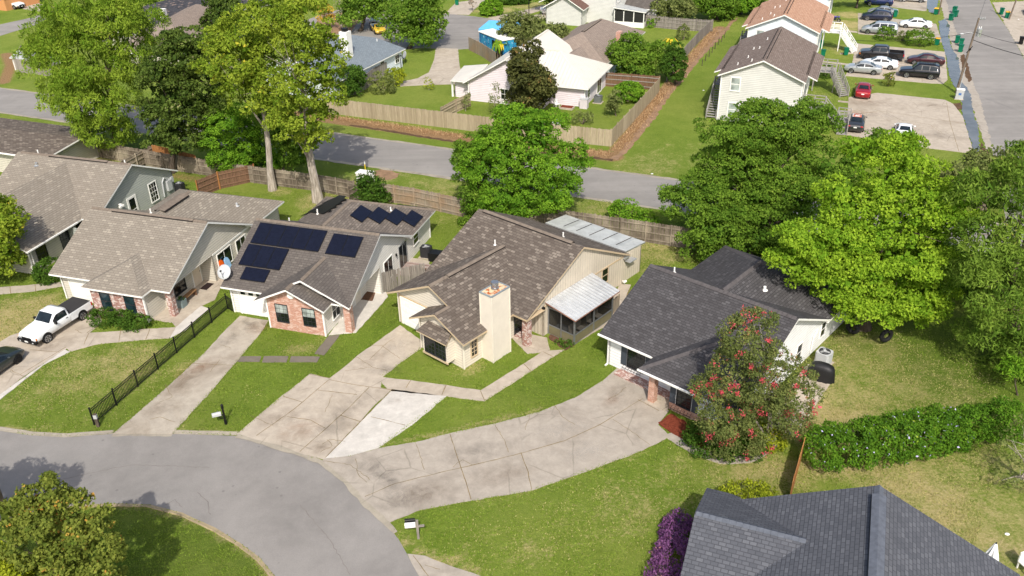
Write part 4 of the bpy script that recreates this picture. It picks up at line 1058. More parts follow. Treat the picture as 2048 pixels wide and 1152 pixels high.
def truck_house():
    h = thing('house', 'tan grey roofed house with brick windows, white truck and hedge in front', 'house', (-26.171, 52.921, 0), rad(-17.0))
    R = MB(); F = lambda v: 2.4 + .5 * (v - .7)
    R.slab([(-8.6, .7, 2.4), (1.8, .7, 2.4), (1.8, 6.4, 5.25), (-8.6, 6.4, 5.25)], .14)
    R.slab([(-8.6, 6.4, 5.25), (1.8, 6.4, 5.25), (1.8, 12.1, 2.4), (-8.6, 12.1, 2.4)], .14)
    um = -2.3
    R.slab([(.28, .72, 2.4), (.28, -.35, 2.4), (um, 2.25, 3.69), (um, 3.3, 3.69)], .14)
    R.slab([(-4.9, .72, 2.4), (-4.9, -.35, 2.4), (um, 2.25, 3.69), (um, 3.3, 3.69)], .14)
    R.slab([(.28, -.35, 2.4), (-4.9, -.35, 2.4), (um, 2.25, 3.69)], .14)
    rear_wing(R, -8.6, 1.85, 12.1, 16.8, 2.4, 5.0, 6.9)
    R.build('roof', [M['sh_tan'], M['white'], M['soffit']], h)
    ridgevent(h, (-6.6, 6.4, 5.25), (.6, 6.4, 5.25)); ridge(h, (.6, 6.4, 5.27), (1.75, 6.4, 5.27)); ridge(h, (-8.5, 6.4, 5.27), (-6.6, 6.4, 5.27))
    ridgevent(h, (-3.37, 7.6, 5.0), (-3.37, 10.8, 5.0), .9, .12); ridge(h, (-3.37, 10.8, 5.03), (-3.37, 11.5, 5.03))
    w = MB()
    wall(w, 'v', 1.3, [(-8.2, 0), (-4.4, 0), (-4.4, 2.5), (-8.2, 2.5)])
    wall(w, 'u', -8.2, [(1.3, 0), (16.4, 0), (16.4, 2.4), (12.0, 2.4), (6.4, 5.05), (1.3, 2.5)])
    wall(w, 'u', 0, [(.12, 0), (2.1, 0), (2.1, 2.4), (.12, 2.4)], -.12)
    wall(w, 'v', 2.1, [(0, 0), (.3, 0), (.3, 2.4), (0, 2.4)])
    wall(w, 'u', .25, [(2.1, 0), (6.5, 0), (6.5, 2.4), (2.1, 2.4)], -.12)
    wall(w, 'v', 6.5, [(.25, 0), (1.4, 0), (1.4, 2.4), (.25, 2.4)])
    wall(w, 'u', 1.4, [(6.5, 0), (16.4, 0), (16.4, 2.35), (11.9, 2.35), (6.4, 5.06), (1.05, 2.42), (1.05, 2.3), (6.5, 2.3)], -.12)
    wall(w, 'v', 16.4, [(-8.2, 0), (1.4, 0), (1.4, 2.35), (-8.2, 2.35)], -.12)
    w.build('wall', M['sd_tan'], h)
    w = MB(); wall(w, 'v', 0, [(-4.5, 0), (0, 0), (0, 2.4), (-4.5, 2.4)]); wall(w, 'u', -4.5, [(.12, 0), (1.3, 0), (1.3, 2.4), (.12, 2.4)]); w.build('brick_wall', M['br_mix'], h)
    bxp('corner_trim', (-.05, .05, -.03, .1, 0, 2.3), M['white'], h)
    bxp('corner_trim', (-8.25, -8.15, 1.26, 1.36, 0, 2.3), M['white'], h)
    s_ = MB(); s_.slab([(.2, 1.0, 2.33), (1.42, 1.0, 2.33), (1.42, 6.5, 2.33), (.2, 6.5, 2.33)], .03, 0, 0, 0); s_.build('porch_ceiling', M['soffit'], h)
    for s0, s1 in ((-3.68, -2.86), (-1.6, -.8)): win(h, 'v', 0, -1, s0, s1, .55, 2.05, 1, 2, 'darkmetal', 'glass_teal', .03, .03)
    garage(h, 'v', 1.3, -1, -7.4, -4.85, 2.05)
    door(h, 'u', .25, 1, 5.3, 6.2, 2.05, paint((214, 200, 180), .5, .05)); win(h, 'u', .25, 1, 3.0, 4.3, .5, 1.9, 2, 2, 'darkmetal', 'glass', .05)
    win(h, 'u', 1.4, 1, 7.1, 8.9, .7, 2.0, 2, 1, 'white', 'glass', .07, .05); win(h, 'u', 1.4, 1, 9.7, 11.0, .8, 1.9, 2, 1, 'white', 'glass', .07, .05)
    t = MB(); bx3(t, 'u', 1.4, 1, 6.6, 16.3, 0, .03, 2.2, 2.34); t.build('wall_trim', M['white'], h)
    brickcol(h, 1.2, 1.35, 2.3, .44)
    vent(h, -4.9, 8.4, 4.3, .35); vent(h, -.2, 13.0, 3.4, .25, .09, 'ltgrey')
    return h
TRUCKH = truck_house()
def grey_house():
    h = thing('house', 'grey sided house with a big tan roof and grey gable end wall', 'house', (-33.146, 72.887, 0), rad(-17.0))
    R = MB(); F = lambda v: 2.4 + .5 * (v + 7.75)
    R.slab([(-11.0, -7.75, 2.4), (1.1, -7.75, 2.4), (1.1, -2.15, 5.2), (-11.0, -2.15, 5.2)], .14)
    R.slab([(-11.0, -2.15, 5.2), (1.1, -2.15, 5.2), (1.1, 3.5, 2.4), (-11.0, 3.5, 2.4)], .14)
    zr = 4.95; um = -5.4
    R.slab([(-.3, -7.75, 2.4), (-.3, -13.9, 2.4), (um, -13.9, zr), (um, -2.65, zr)], .14)
    R.slab([(-10.5, -7.75, 2.4), (-10.5, -13.9, 2.4), (um, -13.9, zr), (um, -2.65, zr)], .14)
    R.build('roof', [M['sh_tan'], M['white'], M['soffit']], h)
    ridgevent(h, (-7.5, -2.15, 5.2), (-1.3, -2.15, 5.2)); ridge(h, (-1.3, -2.15, 5.22), (1.05, -2.15, 5.22)); ridge(h, (-10.6, -2.15, 5.22), (-7.5, -2.15, 5.22))
    w = MB()
    wall(w, 'u', .7, [(-7.2, 0), (3.1, 0), (3.1, 2.45), (-2.15, 5.05), (-7.2, 2.5)], -.12)
    wall(w, 'v', 3.1, [(-10.6, 0), (.7, 0), (.7, 2.45), (-10.6, 2.45)], -.12)
    wall(w, 'u', -10.6, [(-7.2, 0), (3.1, 0), (3.1, 2.45), (-2.15, 5.05), (-7.2, 2.5)])
    wall(w, 'v', -8.9, [(-.9, 0), (.7, 0), (.7, 1.9), (-.9, 2.2)])
    w.build('gable_wall', M['sd_grey'], h)
    w = MB()
    wall(w, 'u', -.9, [(-13.3, 0), (-8.0, 0), (-8.0, 2.5), (-13.3, 2.5)], -.12)
    wall(w, 'v', -13.3, [(-9.9, 0), (-.9, 0), (-.9, 2.5), (um, 4.75), (-9.9, 2.5)])
    wall(w, 'u', -9.9, [(-13.3, 0), (-7.2, 0), (-7.2, 2.5), (-13.3, 2.5)])
    w.build('wall', M['sd_tan'], h)
    bxp('corner_trim', (-.96, -.85, -13.36, -13.25, 0, 2.4), M['white'], h)
    gutter(h, (-.27, -13.9, 2.33), (-.27, -8.3, 2.33), 'white', (-.83, -13.1, 0, 2.25))
    for s0, s1 in ((-12.55, -11.55), (-9.9, -9.0)): win(h, 'u', -.9, 1, s0, s1, .55, 1.95, 3, 4, 'darkmetal', 'glass', .04)
    win(h, 'u', .7, 1, -.35, .6, .75, 2.45, 3, 4, 'white', 'glass', .09); win(h, 'u', .7, 1, -3.2, -2.4, .1, 2.2, 1, 2, 'white', 'glass', .2, .03, 'glazed_door')
    l = MB(); l.box(.72, 1.0, -4.5, -4.3, 2.3, 2.4); l.box(.9, 1.1, -4.7, -4.2, 2.15, 2.3); l.build('lamp', M['white'], h)
    e = MB(); e.box(.72, .95, 1.9, 2.5, .9, 1.9); e.tube([(.8, 1.3, .6), (.8, 1.4, 2.0), (.8, 1.7, 2.3), (.8, 2.1, 2.0)], .07, 8); e.box(.72, .9, 2.6, 2.9, 1.5, 2.0); e.build('meter_box', M['ltgrey'], h)
    for u, v in ((-8.1, -3.3), (-6.1, -3.9), (-5.3, -3.8)): vent(h, u, v, F(v), .25, .11, 'alum')
    vent(h, -9.0, -1.9, 5.05, .4); vent(h, .3, -2.0, 5.1, .35)
    return h
GREYH = grey_house()
def brown_house():
    o = G(165, 292, 2.3)
    h = thing('house', 'low brown roofed house partly seen behind the grey house, left edge', 'house', (o.x, o.y, 0), rad(-20))
    R = MB(); R.slab([(-26, -4.2, 2.45), (-.6, -4.2, 2.45), (0, 0, 3.1), (-26, 0, 3.1)], .14); R.slab([(-26, 0, 3.1), (0, 0, 3.1), (-.6, 4, 2.45), (-26, 4, 2.45)], .14)
    R.build('roof', [M['sh_brown'], M['white'], M['soffit']], h)
    w = MB(); wall(w, 'v', -3.7, [(-25.6, 0), (-1.0, 0), (-1.0, 2.4), (-25.6, 2.4)]); wall(w, 'u', -1.0, [(-3.7, 0), (3.5, 0), (3.5, 2.4), (0, 2.9), (-3.7, 2.4)], -.12); wall(w, 'v', 3.5, [(-25.6, 0), (-1.0, 0), (-1.0, 2.4), (-25.6, 2.4)], -.12); wall(w, 'u', -25.6, [(-3.7, 0), (3.5, 0), (3.5, 2.4), (-3.7, 2.4)])
    w.build('wall', M['sd_tan'], h)
    gutter(h, (-26, -4.25, 2.38), (-.7, -4.25, 2.38))
    return h
brown_house()
def charcoal_house():
    h = thing('house', 'white house with charcoal shingle roof behind the red crepe myrtle', 'house', (6.249, 46.774, 0), rad(-42))
    R = MB(); F = lambda v: 2.4 + .5 * (v + .5)
    R.slab([(-.5, -.5, 2.4), (10.1, -.5, 2.4), (10.1, 5.05, 5.175), (-.5, 5.05, 5.175)], .14)
    R.slab([(-.5, 5.05, 5.175), (10.1, 5.05, 5.175), (10.1, 10.7, 2.4), (-.5, 10.7, 2.4)], .14)
    um = 6.9
    R.slab([(3.62, -.5, 2.4), (3.62, -2.1, 2.4), (um, 1.18, 4.04), (um, 2.75, 4.04)], .14)
    R.slab([(10.15, -.5, 2.4), (10.15, -2.1, 2.4), (um, 1.18, 4.04), (um, 2.75, 4.04)], .14)
    R.slab([(3.62, -2.1, 2.4), (10.15, -2.1, 2.4), (um, 1.18, 4.04)], .14)
    rear_wing(R, -.5, 10.1, 10.7, 15.6, 2.4, 5.05, 5.35)
    R.build('roof', [M['sh_black'], M['white'], M['soffit']], h)
    rg = paint((86, 82, 82), .95, .2, .1, 0, 3); M['ridge_char'] = rg
    ridge(h, (-.45, 5.05, 5.2), (10.0, 5.05, 5.2), .4, .05, 'ridge_char'); ridge(h, (4.8, 5.4, 5.07), (4.8, 10.3, 5.07), .4, .05, 'ridge_char'); ridge(h, (4.8, 10.3, 5.07), (10.0, 15.5, 2.46), .4, .05, 'ridge_char'); ridge(h, (4.8, 10.3, 5.07), (-.4, 15.5, 2.46), .4, .05, 'ridge_char')
    ridge(h, (3.65, -2.05, 2.44), (um, 1.18, 4.06), .36, .05, 'ridge_char')
    w = MB()
    wall(w, 'v', 0, [(0, 0), (5.6, 0), (5.6, 2.45), (0, 2.45)]); wall(w, 'u', 0, [(0, 0), (15.1, 0), (15.1, 2.4), (10.6, 2.4), (5.05, 5.0), (0, 2.5)])
    wall(w, 'v', 15.1, [(0, 0), (9.6, 0), (9.6, 2.4), (0, 2.4)], -.12)
    wall(w, 'u', 9.6, [(-1.5, 0), (15.1, 0), (15.1, 2.35), (10.6, 2.35), (5.05, 5.0), (-.1, 2.45), (-1.5, 2.45)], -.12)
    w.build('wall', M['sd_purewhite'], h)
    w = MB(); wall(w, 'v', -1.5, [(5.6, 0), (9.6, 0), (9.6, .62), (5.6, .62)]); wall(w, 'u', 5.6, [(-1.5, 0), (0, 0), (0, 2.4), (-1.5, 2.4)]); w.build('brick_wall', M['br_plain'], h)
    w = MB(); wall(w, 'v', -1.5, [(5.6, .62), (9.6, .62), (9.6, 2.4), (5.6, 2.4)]); w.build('front_wall', M['sd_purewhite'], h)
    gutter(h, (-.55, -.53, 2.36), (3.5, -.53, 2.36), 'white', (-.02, -.06, 0, 2.3)); gutter(h, (3.6, -2.14, 2.36), (10.1, -2.14, 2.36))
    f = win(h, 'v', 0, -1, 1.5, 2.75, .55, 1.85, 4, 4, 'darkmetal', 'glass', .05)
    sh = paint((64, 70, 78), .6, .1)
    for s0 in (.98, 2.84): b = MB(); bx3(b, 'v', 0, -1, s0, s0 + .42, 0, .04, .5, 1.92); b.build('shutter', sh, h)
    f = win(h, 'v', -1.5, -1, 6.12, 7.05, .65, 1.85, 3, 4, 'darkmetal', 'glass', .05); b = MB(); bx3(b, 'v', -1.5, -1, 5.62, 6.0, 0, .04, .6, 1.9); b.build('shutter', sh, h); b = MB(); bx3(b, 'v', -1.5, -1, 7.15, 7.55, 0, .04, .6, 1.9); b.build('shutter', sh, h)
    win(h, 'u', 9.6, 1, 7.0, 7.7, .6, 1.95, 1, 2, 'white', 'glass', .05); win(h, 'u', 9.6, 1, 10.6, 11.3, .75, 1.9, 1, 2, 'white', 'glass', .05); win(h, 'u', 9.6, 1, 3.2, 4.2, .1, 2.0, 1, 2, 'white', 'glass', .06, .03, 'glazed_door')
    door(h, 'v', 0, -1, 4.6, 5.45, 2.05, 'white')
    brickcol(h, 4.42, -1.5, 2.3, .42, 'br_plain')
    st_ = MB(); st_.box(1.0, 5.6, -.75, -.02, 0, .12); st_.build('front_step', M['br_mix'], h)
    st_ = MB(); st_.box(4.1, 5.6, -1.9, -.76, 0, .06); st_.build('porch_floor', M['concrete'], h)
    vent(h, 1.25, 5.3, 5.1, .35); vent(h, 6.3, 8.3, 4.3, .25, .1); vent(h, 9.0, 1.6, 3.45, .35)
    pp = MB(); pp.tube([(9.66, 9.3, .3), (9.68, 9.3, 1.5), (9.68, 9.8, 1.9)], .05, 6); pp.build('service_pipe', M['white'], h)
    b = MB()
    for i in range(7): b.tube([(1.3 + i * .22, -.1, .62), (1.3 + i * .22, -.34, .42), (1.3 + i * .22, -.1, .28)], .012, 4)
    b.tube([(1.25, -.3, .5), (2.7, -.3, .5)], .015, 4); b.build('window_basket', M['black'], h)
    b = MB()
    for i in range(7): b.tube([(5.9 + i * .22, -1.6, .52), (5.9 + i * .22, -1.84, .32), (5.9 + i * .22, -1.6, .18)], .012, 4)
    b.tube([(5.85, -1.8, .4), (7.3, -1.8, .4)], .015, 4); b.build('window_basket', M['black'], h)
    return h
CHAR = charcoal_house()
def slate_house():
    h = thing('house', 'foreground house seen from above with slate blue grey shingle roof', 'house', (9.118, 30.644, 0), rad(-22))
    R = MB(); k = .5
    R.slab([(7.3, 1.35, 5.5), (13.75, 1.35, 2.3), (13.75, -14, 2.3), (7.3, -14, 5.5)], .14)
    R.slab([(7.3, 1.35, 5.5), (1.0, 1.35, 2.45), (1.0, -14, 2.45), (7.3, -14, 5.5)], .14)
    zc = 4.25; kk = 6.3 / 3.05; uc = 7.3 - (5.5 - zc) * kk
    R.slab([(-.25, 1.95, 2.35), (.9, 1.95, 2.35), (1.35, 1.75, 2.45), (uc, -1.9, zc), (-.25, -1.9, zc)], .14)
    R.slab([(-.25, -5.75, 2.35), (1.2, -5.75, 2.35), (uc, -1.9, zc), (-.25, -1.9, zc)], .14)
    R.build('roof', [M['sh_slate'], M['white'], M['soffit']], h)
    ridgevent(h, (7.3, .55, 5.5), (7.3, -13, 5.5), .6, .2, 'black', 'ridge_grey'); ridge(h, (7.3, .55, 5.52), (7.3, 1.3, 5.52), .4, .05, 'ridge_grey')
    ridge(h, (-.2, -1.9, zc + .02), (uc - .1, -1.9, zc + .02), .34, .03, 'ridge_grey')
    w = MB()
    wall(w, 'u', .2, [(-5.4, 0), (1.6, 0), (1.6, 2.4), (-1.9, 4.05), (-5.4, 2.4)]); wall(w, 'v', 1.0, [(.2, 0), (13.4, 0), (13.4, 2.35), (7.3, 5.3), (1.2, 2.4), (.2, 2.4)], -.12); wall(w, 'u', 13.4, [(-14, 0), (1.0, 0), (1.0, 2.3), (-14, 2.3)], -.12)
    w.build('wall', M['sd_white'], h)
    return h
SLATE = slate_house()
def pink_house():
    h = thing('house', 'pale lavender house with a cream metal roof beyond the tan fence', 'house', (9.451, 99.573, 0), rad(-22))
    R = MB(); m = .5; zr = 5.05
    R.slab([(.18, -.95, 2.4), (-9.6, -.95, 2.4), (-9.6, 4.35, zr), (-5.1, 4.35, zr)], .14)
    R.slab([(.18, 9.65, 2.4), (-9.6, 9.65, 2.4), (-9.6, 4.35, zr), (-5.1, 4.35, zr)], .14)
    R.slab([(.18, -.95, 2.4), (.18, 9.65, 2.4), (-5.1, 4.35, zr)], .14)
    k = 3.2 / 5.3
    R.slab([(-9.3, -3.0, 5.6), (-4.2, -3.0, 2.5), (-4.2, 12, 2.5), (-9.3, 12, 5.6)], .14)
    R.slab([(-9.3, -3.0, 5.6), (-14.9, -3.0, 2.3), (-14.9, 12, 2.3), (-9.3, 12, 5.6)], .14)
    R.slab([(-14.3, -2.6, 2.32), (-16.9, -2.2, 2.15), (-17.6, 3.4, 2.4), (-14.3, 3.4, 2.9)], .12)
    R.build('roof', [M['cream_metal'], M['white'], M['white']], h)
    mb = MB()
    for u, v, z in ((-9.3, 4, 5.62),): mb.bar((-9.3, -2.9, 5.62), (-9.3, 11.8, 5.62), .25, .03)
    mb.bar((.1, -.9, 2.44), (-5.1, 4.35, zr + .03), .1, .03); mb.bar((-5.1, 4.35, zr + .03), (-8.9, 4.35, zr + .03), .2, .03)
    mb.build('ridge_cap', M['offwhite'], h)
    w = MB()
    wall(w, 'v', -2.45, [(-14.4, 0), (-4.8, 0), (-4.8, 2.75), (-9.3, 5.4), (-14.4, 2.45)])
    wall(w, 'u', -4.8, [(-2.45, 0), (-.4, 0), (-.4, 2.4), (-2.45, 2.6)], -.12)
    wall(w, 'v', -.4, [(-4.8, 0), (-.35, 0), (-.35, 2.4), (-4.8, 2.4)])
    wall(w, 'u', -.35, [(-.4, 0), (9.1, 0), (9.1, 2.4), (-.4, 2.4)], -.12)
    wall(w, 'v', -1.7, [(-16.6, 0), (-14.4, 0), (-14.4, 2.25), (-16.6, 2.1)]); wall(w, 'u', -16.6, [(-1.7, 0), (3.2, 0), (3.2, 2.2), (-1.7, 2.1)])
    wall(w, 'u', -14.4, [(-2.45, 0), (11.5, 0), (11.5, 2.4), (-2.45, 2.4)]); wall(w, 'v', 9.1, [(-14.4, 0), (-.35, 0), (-.35, 2.4), (-14.4, 2.4)], -.12)
    w.build('wall', M['sd_pink'], h)
    bxp('corner_trim', (-.45, -.33, -.44, -.32, 0, 2.35), M['white'], h)
    bxp('corner_trim', (-14.46, -14.34, -2.5, -2.36, 0, 2.4), M['white'], h)
    bxp('corner_trim', (-17.0, -16.8, -1.8, -1.6, 0, 2.1), M['white'], h)
    win(h, 'v', -2.45, -1, -10.15, -9.25, .65, 1.85, 2, 2, 'white', 'glass', .09); win(h, 'u', -.35, 1, .7, 1.5, .7, 1.95, 1, 2, 'white', 'glass', .06); win(h, 'u', -.35, 1, 4.6, 6.3, .1, 2.0, 2, 1, 'white', 'glass', .08, .05, 'sliding_door')
    vent(h, -7.4, 6.5, 4.1, .25)
    return h
PINK = pink_house()
def apartment(name_label, org, walls, shingle, trim, L=15.6, win_=True):
    h = thing('apartment_building', name_label, 'apartment building', org, rad(-22))
    R = MB(); ze, zr, m0, c, m1 = 5.2, 7.2, -.38, 4.3, 8.95
    sl = (zr - ze) / (c - m0); se = (zr - ze) / (m1 - c)
    R.slab([(m0, -.42, ze), (c, -.42, zr), (c, L, zr), (m0, L, ze)], .15); R.slab([(m1, -.42, ze), (c, -.42, zr), (c, L, zr), (m1, L, ze)], .15)
    R.slab([(m0 - .75, 1.9, ze - .75 * sl), (m0 + .3, 1.9, ze + .3 * sl), (m0 + .3, L - 2.4, ze + .3 * sl), (m0 - .75, L - 2.4, ze - .75 * sl)], .14)
    R.slab([(m1 + 1.0, 2.4, ze - 1.0 * se), (m1 - .3, 2.4, ze + .3 * se), (m1 - .3, L - 3, ze + .3 * se), (m1 + 1.0, L - 3, ze - 1.0 * se)], .14)
    R.build('roof', [M[shingle], M[trim], M['soffit']], h)
    for s in (-.2, .2): mb = MB(); mb.bar((c + s, .6, zr - .05), (c + s, L - 1.5, zr - .05), .07, .12); mb.build('ridge_vent', M['ridge_dark'], h)
    w = MB()
    wall(w, 'v', 0, [(0, 0), (8.62, 0), (8.62, 5.1), (c, 7.0), (0, 5.1)]); wall(w, 'u', 0, [(.12, 0), (L - .4, 0), (L - .4, 5.1), (.12, 5.1)]); wall(w, 'u', 8.62, [(.12, 0), (L - .4, 0), (L - .4, 5.1), (.12, 5.1)], -.12); wall(w, 'v', L - .4, [(0, 0), (8.62, 0), (8.62, 5.1), (c, 7.0), (0, 5.1)], -.12)
    w.build('wall', M[walls], h)
    for u in (0, 8.62): bxp('corner_trim', (u - .07, u + .07, -.04, .1, 0, 5.05), M['white'], h)
    if win_:
        for z0, z1 in ((3.55, 4.92), (.65, 2.08)): win(h, 'v', 0, -1, 1.12, 2.02, z0, z1, 1, 2, 'white', 'glass_blind', .12, .04)
    for v in (3.2, 7.0, 11.0):
        door(h, 'u', 8.62, 1, v, v + .9, 4.75, 'white', z0=2.75); door(h, 'u', 8.62, 1, v, v + .9, 2.05, 'white')
    for u, v in ((1.4, 1.6), (2.9, 1.2), (2.2, 3.6), (2.3, 7.2), (3.0, 6.6), (3.4, 10.2)): vent(h, u, v, ze + (u - m0) * sl - .03, .28, .06)
    return h
APT = apartment('pale yellow two storey apartment building with brown shingle roof, nearest the road', (23.53, 94.128, 0), 'sd_apt', 'sh_apt', 'white')
_o = Vector((23.53, 94.128)) + 22.3 * Vector((math.sin(rad(22)), math.cos(rad(22)))) - .3 * Vector((math.cos(rad(22)), -math.sin(rad(22))))
APT2 = apartment('pale blue apartment building with orange shingle roof behind the brown roofed one', (_o.x, _o.y, 0), 'sd_aptw', 'sh_orange', 'white', 15.5)
win(APT2, 'v', 0, -1, 2.9, 3.8, 3.6, 4.7, 1, 3, 'white', 'glass', .08)
_o3 = Vector((_o.x, _o.y)) + 22.3 * Vector((math.sin(rad(22)), math.cos(rad(22))))
APT3 = apartment('farthest apartment building, only its white eave at the top edge of the photo', (_o3.x, _o3.y, 0), 'sd_aptw', 'sh_apt', 'white', 15.5, False)
# ------------------------------------------------------------------ vegetation
LF = {}
LF['bright'] = leaf_mat('bright_green_leaf', (.06, .16, .012), (.225, .39, .03), None, trans=.32)
LF['lime'] = leaf_mat('lime_green_leaf', (.105, .23, .014), (.35, .49, .04), None, trans=.36)
LF['mid'] = leaf_mat('mid_green_leaf', (.055, .125, .012), (.195, .31, .035), (.26, .33, .05), .96, .3)
LF['dark'] = leaf_mat('dark_green_leaf', (.030, .060, .010), (.120, .170, .030), (.30, .28, .14), .93, .2, .5)
LF['bronze'] = leaf_mat('bronze_green_leaf', (.036, .044, .013), (.12, .125, .035), (.26, .16, .06), .93, .15, .5)
LF['poplar'] = leaf_mat('yellow_green_leaf', (.09, .17, .012), (.32, .385, .042), (.54, .45, .05), .95, .33)
LF['cypress'] = leaf_mat('feathery_cypress_leaf', (.085, .165, .012), (.30, .40, .045), (.40, .34, .07), .97, .3)
LF['cypress2'] = leaf_mat('dark_cypress_leaf', (.055, .120, .012), (.22, .32, .045), (.32, .30, .07), .97, .28)
LF['myrtle'] = leaf_mat('crepe_myrtle_leaf', (.072, .105, .028), (.22, .245, .07), (.34, .15, .085), .90, .3)
LF['flower'] = leaf_mat('crepe_myrtle_flower', (.42, .04, .06), (.68, .13, .15), None, trans=.25)
LF['autumn'] = leaf_mat('mottled_maple_leaf', (.070, .105, .016), (.25, .28, .05), (.52, .28, .06), .88, .3)
LF['orange'] = leaf_mat('orange_autumn_leaf', (.30, .25, .03), (.62, .40, .06), None, trans=.3)
LF['shrub'] = leaf_mat('shrub_leaf', (.026, .068, .008), (.095, .175, .022), None, trans=.25)
LF['vine'] = leaf_mat('vine_leaf', (.035, .10, .010), (.15, .29, .022), (.34, .42, .05), .95, .28)
LF['purple'] = leaf_mat('purple_leaf', (.075, .022, .078), (.27, .115, .265), (.36, .17, .17), .93, .2)
LF['lilac'] = leaf_mat('lilac_flower', (.45, .42, .68), (.62, .58, .80), None, trans=.2)
LF['olive'] = leaf_mat('olive_leaf', (.085, .115, .028), (.25, .28, .09), None, trans=.28)
LF['dry'] = leaf_mat('dry_twig_leaf', (.24, .19, .14), (.42, .35, .27), None, trans=.1)
LF['banana'] = leaf_mat('banana_leaf', (.09, .19, .015), (.26, .40, .03), (.70, .50, .04), .9, .3)
LF['yellow'] = leaf_mat('yellow_shrub_leaf', (.14, .19, .012), (.38, .42, .03), None, trans=.3)
LF['deadgrass'] = leaf_mat('dead_weed', (.26, .145, .07), (.58, .41, .23), None, trans=.15)
LF['grassblade'] = leaf_mat('weed_blade', (.12, .20, .02), (.27, .355, .055), (.43, .39, .16), .95, .3)

def unit(a): return a / np.maximum(np.linalg.norm(a, axis=-1, keepdims=True), 1e-9)
def leaf_quads(pos, axis, nrm, ln, wd):
    """kite shaped leaves: pos (n,3), axis = leaf direction, nrm = face normal"""
    side = unit(np.cross(axis, nrm)); n = len(pos)
    ln = np.broadcast_to(ln, (n,))[:, None]; wd = np.broadcast_to(wd, (n,))[:, None]
    a = pos - axis * ln * .5; c = pos + axis * ln * .5
    fold = nrm * wd * .18
    b = pos + side * wd * .5 - axis * ln * .05 - fold; d = pos - side * wd * .5 - axis * ln * .05 - fold
    co = np.stack([a, b, c, d], 1).reshape(-1, 3)
    return co, np.arange(n * 4).reshape(n, 4)
def crown_points(blobs, dens, rc, lpc, rng, inner=.25, lowcut=-.75, flat=.75, droop=0.0):
    """blobs: (centre, rx, ry, rz). Leaves gather in clumps that sit on and inside the blobs' surfaces."""
    P, O, T, Dn = [], [], [], []
    for (c, rx, ry, rz) in blobs:
        c = np.array(c); R = np.array([rx, ry, rz]); area = 4 * math.pi * ((rx * ry) ** 1.6 / 3 + (rx * rz) ** 1.6 / 3 + (ry * rz) ** 1.6 / 3) ** (1 / 1.6)
        n = max(5, int(area * dens / (rc * rc)))
        d = unit(rng.normal(size=(int(n * 1.7), 3))); d = d[d[:, 2] > lowcut][:n]
        k = rng.uniform(.80, 1.10, len(d)); k[rng.random(len(d)) < inner] *= rng.uniform(.45, .85)
        cc = c + d * R * k[:, None]
        # drop clumps that lie deep inside another blob
        keep = np.ones(len(cc), bool)
        for (c2, a2, b2, e2) in blobs:
            if c2 is c: continue
            q = (cc - np.array(c2)) / np.array([a2, b2, e2]); keep &= (np.linalg.norm(q, axis=1) > .72) | (rng.random(len(cc)) < .2)
        cc, d = cc[keep], d[keep]
        ct = rng.random(len(cc)); sz = rng.uniform(.65, 1.35, len(cc)) * rc
        for i in range(len(cc)):
            m = max(3, int(lpc * (sz[i] / rc) ** 2 * rng.uniform(.7, 1.3)))
            e = unit(rng.normal(size=(m, 3))); up = unit(d[i] * .8 + np.array([0, 0, .75]))
            e = np.where(((e @ up) < -.15)[:, None], e - 2 * (e @ up)[:, None] * up, e)
            r = rng.uniform(.35, 1, m) ** .6
            p = cc[i] + e * (r * sz[i])[:, None] * np.array([1, 1, flat])
            if droop: p[:, 2] -= droop * sz[i] * rng.random(m) * np.linalg.norm(e[:, :2], axis=1)
            P.append(p); O.append(unit(e * .6 + up * .7)); T.append(np.clip(ct[i] * .55 + rng.random(m) * .5 - .02, 0, 1))
    return np.concatenate(P), np.concatenate(O), np.concatenate(T)
def foliage(name, blobs, leaf, par, dens=.55, rc=.8, lpc=20, ls=.34, asp=.62, seed=1, droop=0.0, inner=.25, lowcut=-.75, flat=.75, origin=(0, 0, 0), accent=None, accent_p=0.0, core=0.0):
    rng = np.random.default_rng(seed)
    P, O, T = crown_points(blobs, dens, rc, lpc, rng, inner, lowcut, flat, droop)
    n0 = len(P)
    if core:                                   # larger inner leaves that close the depth of the crown
        for c, rx, ry, rz in blobs:
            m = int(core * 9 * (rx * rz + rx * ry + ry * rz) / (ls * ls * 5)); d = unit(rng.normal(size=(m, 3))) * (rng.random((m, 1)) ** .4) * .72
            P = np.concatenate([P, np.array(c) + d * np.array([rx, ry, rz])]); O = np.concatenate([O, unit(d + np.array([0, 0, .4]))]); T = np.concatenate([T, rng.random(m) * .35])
    n = len(P)
    ax = unit(rng.normal(size=(n, 3)) + O * .3 + np.array([0, 0, -.25 - droop * 1.2]))
    nr = unit(O + rng.normal(size=(n, 3)) * .55)
    nr = unit(nr - ax * (nr * ax).sum(1, keepdims=True))
    L = ls * rng.uniform(.65, 1.35, n); L[n0:] *= 2.3
    co, q = leaf_quads(P - np.array(origin), ax, nr, L, L * asp)
    mats = [LF[leaf]]; mi = None
    if accent:
        mats.append(LF[accent]); mi = (rng.random(n) < accent_p).astype(int)
    return rawmesh(name, co, q, T, mats, par, mi)
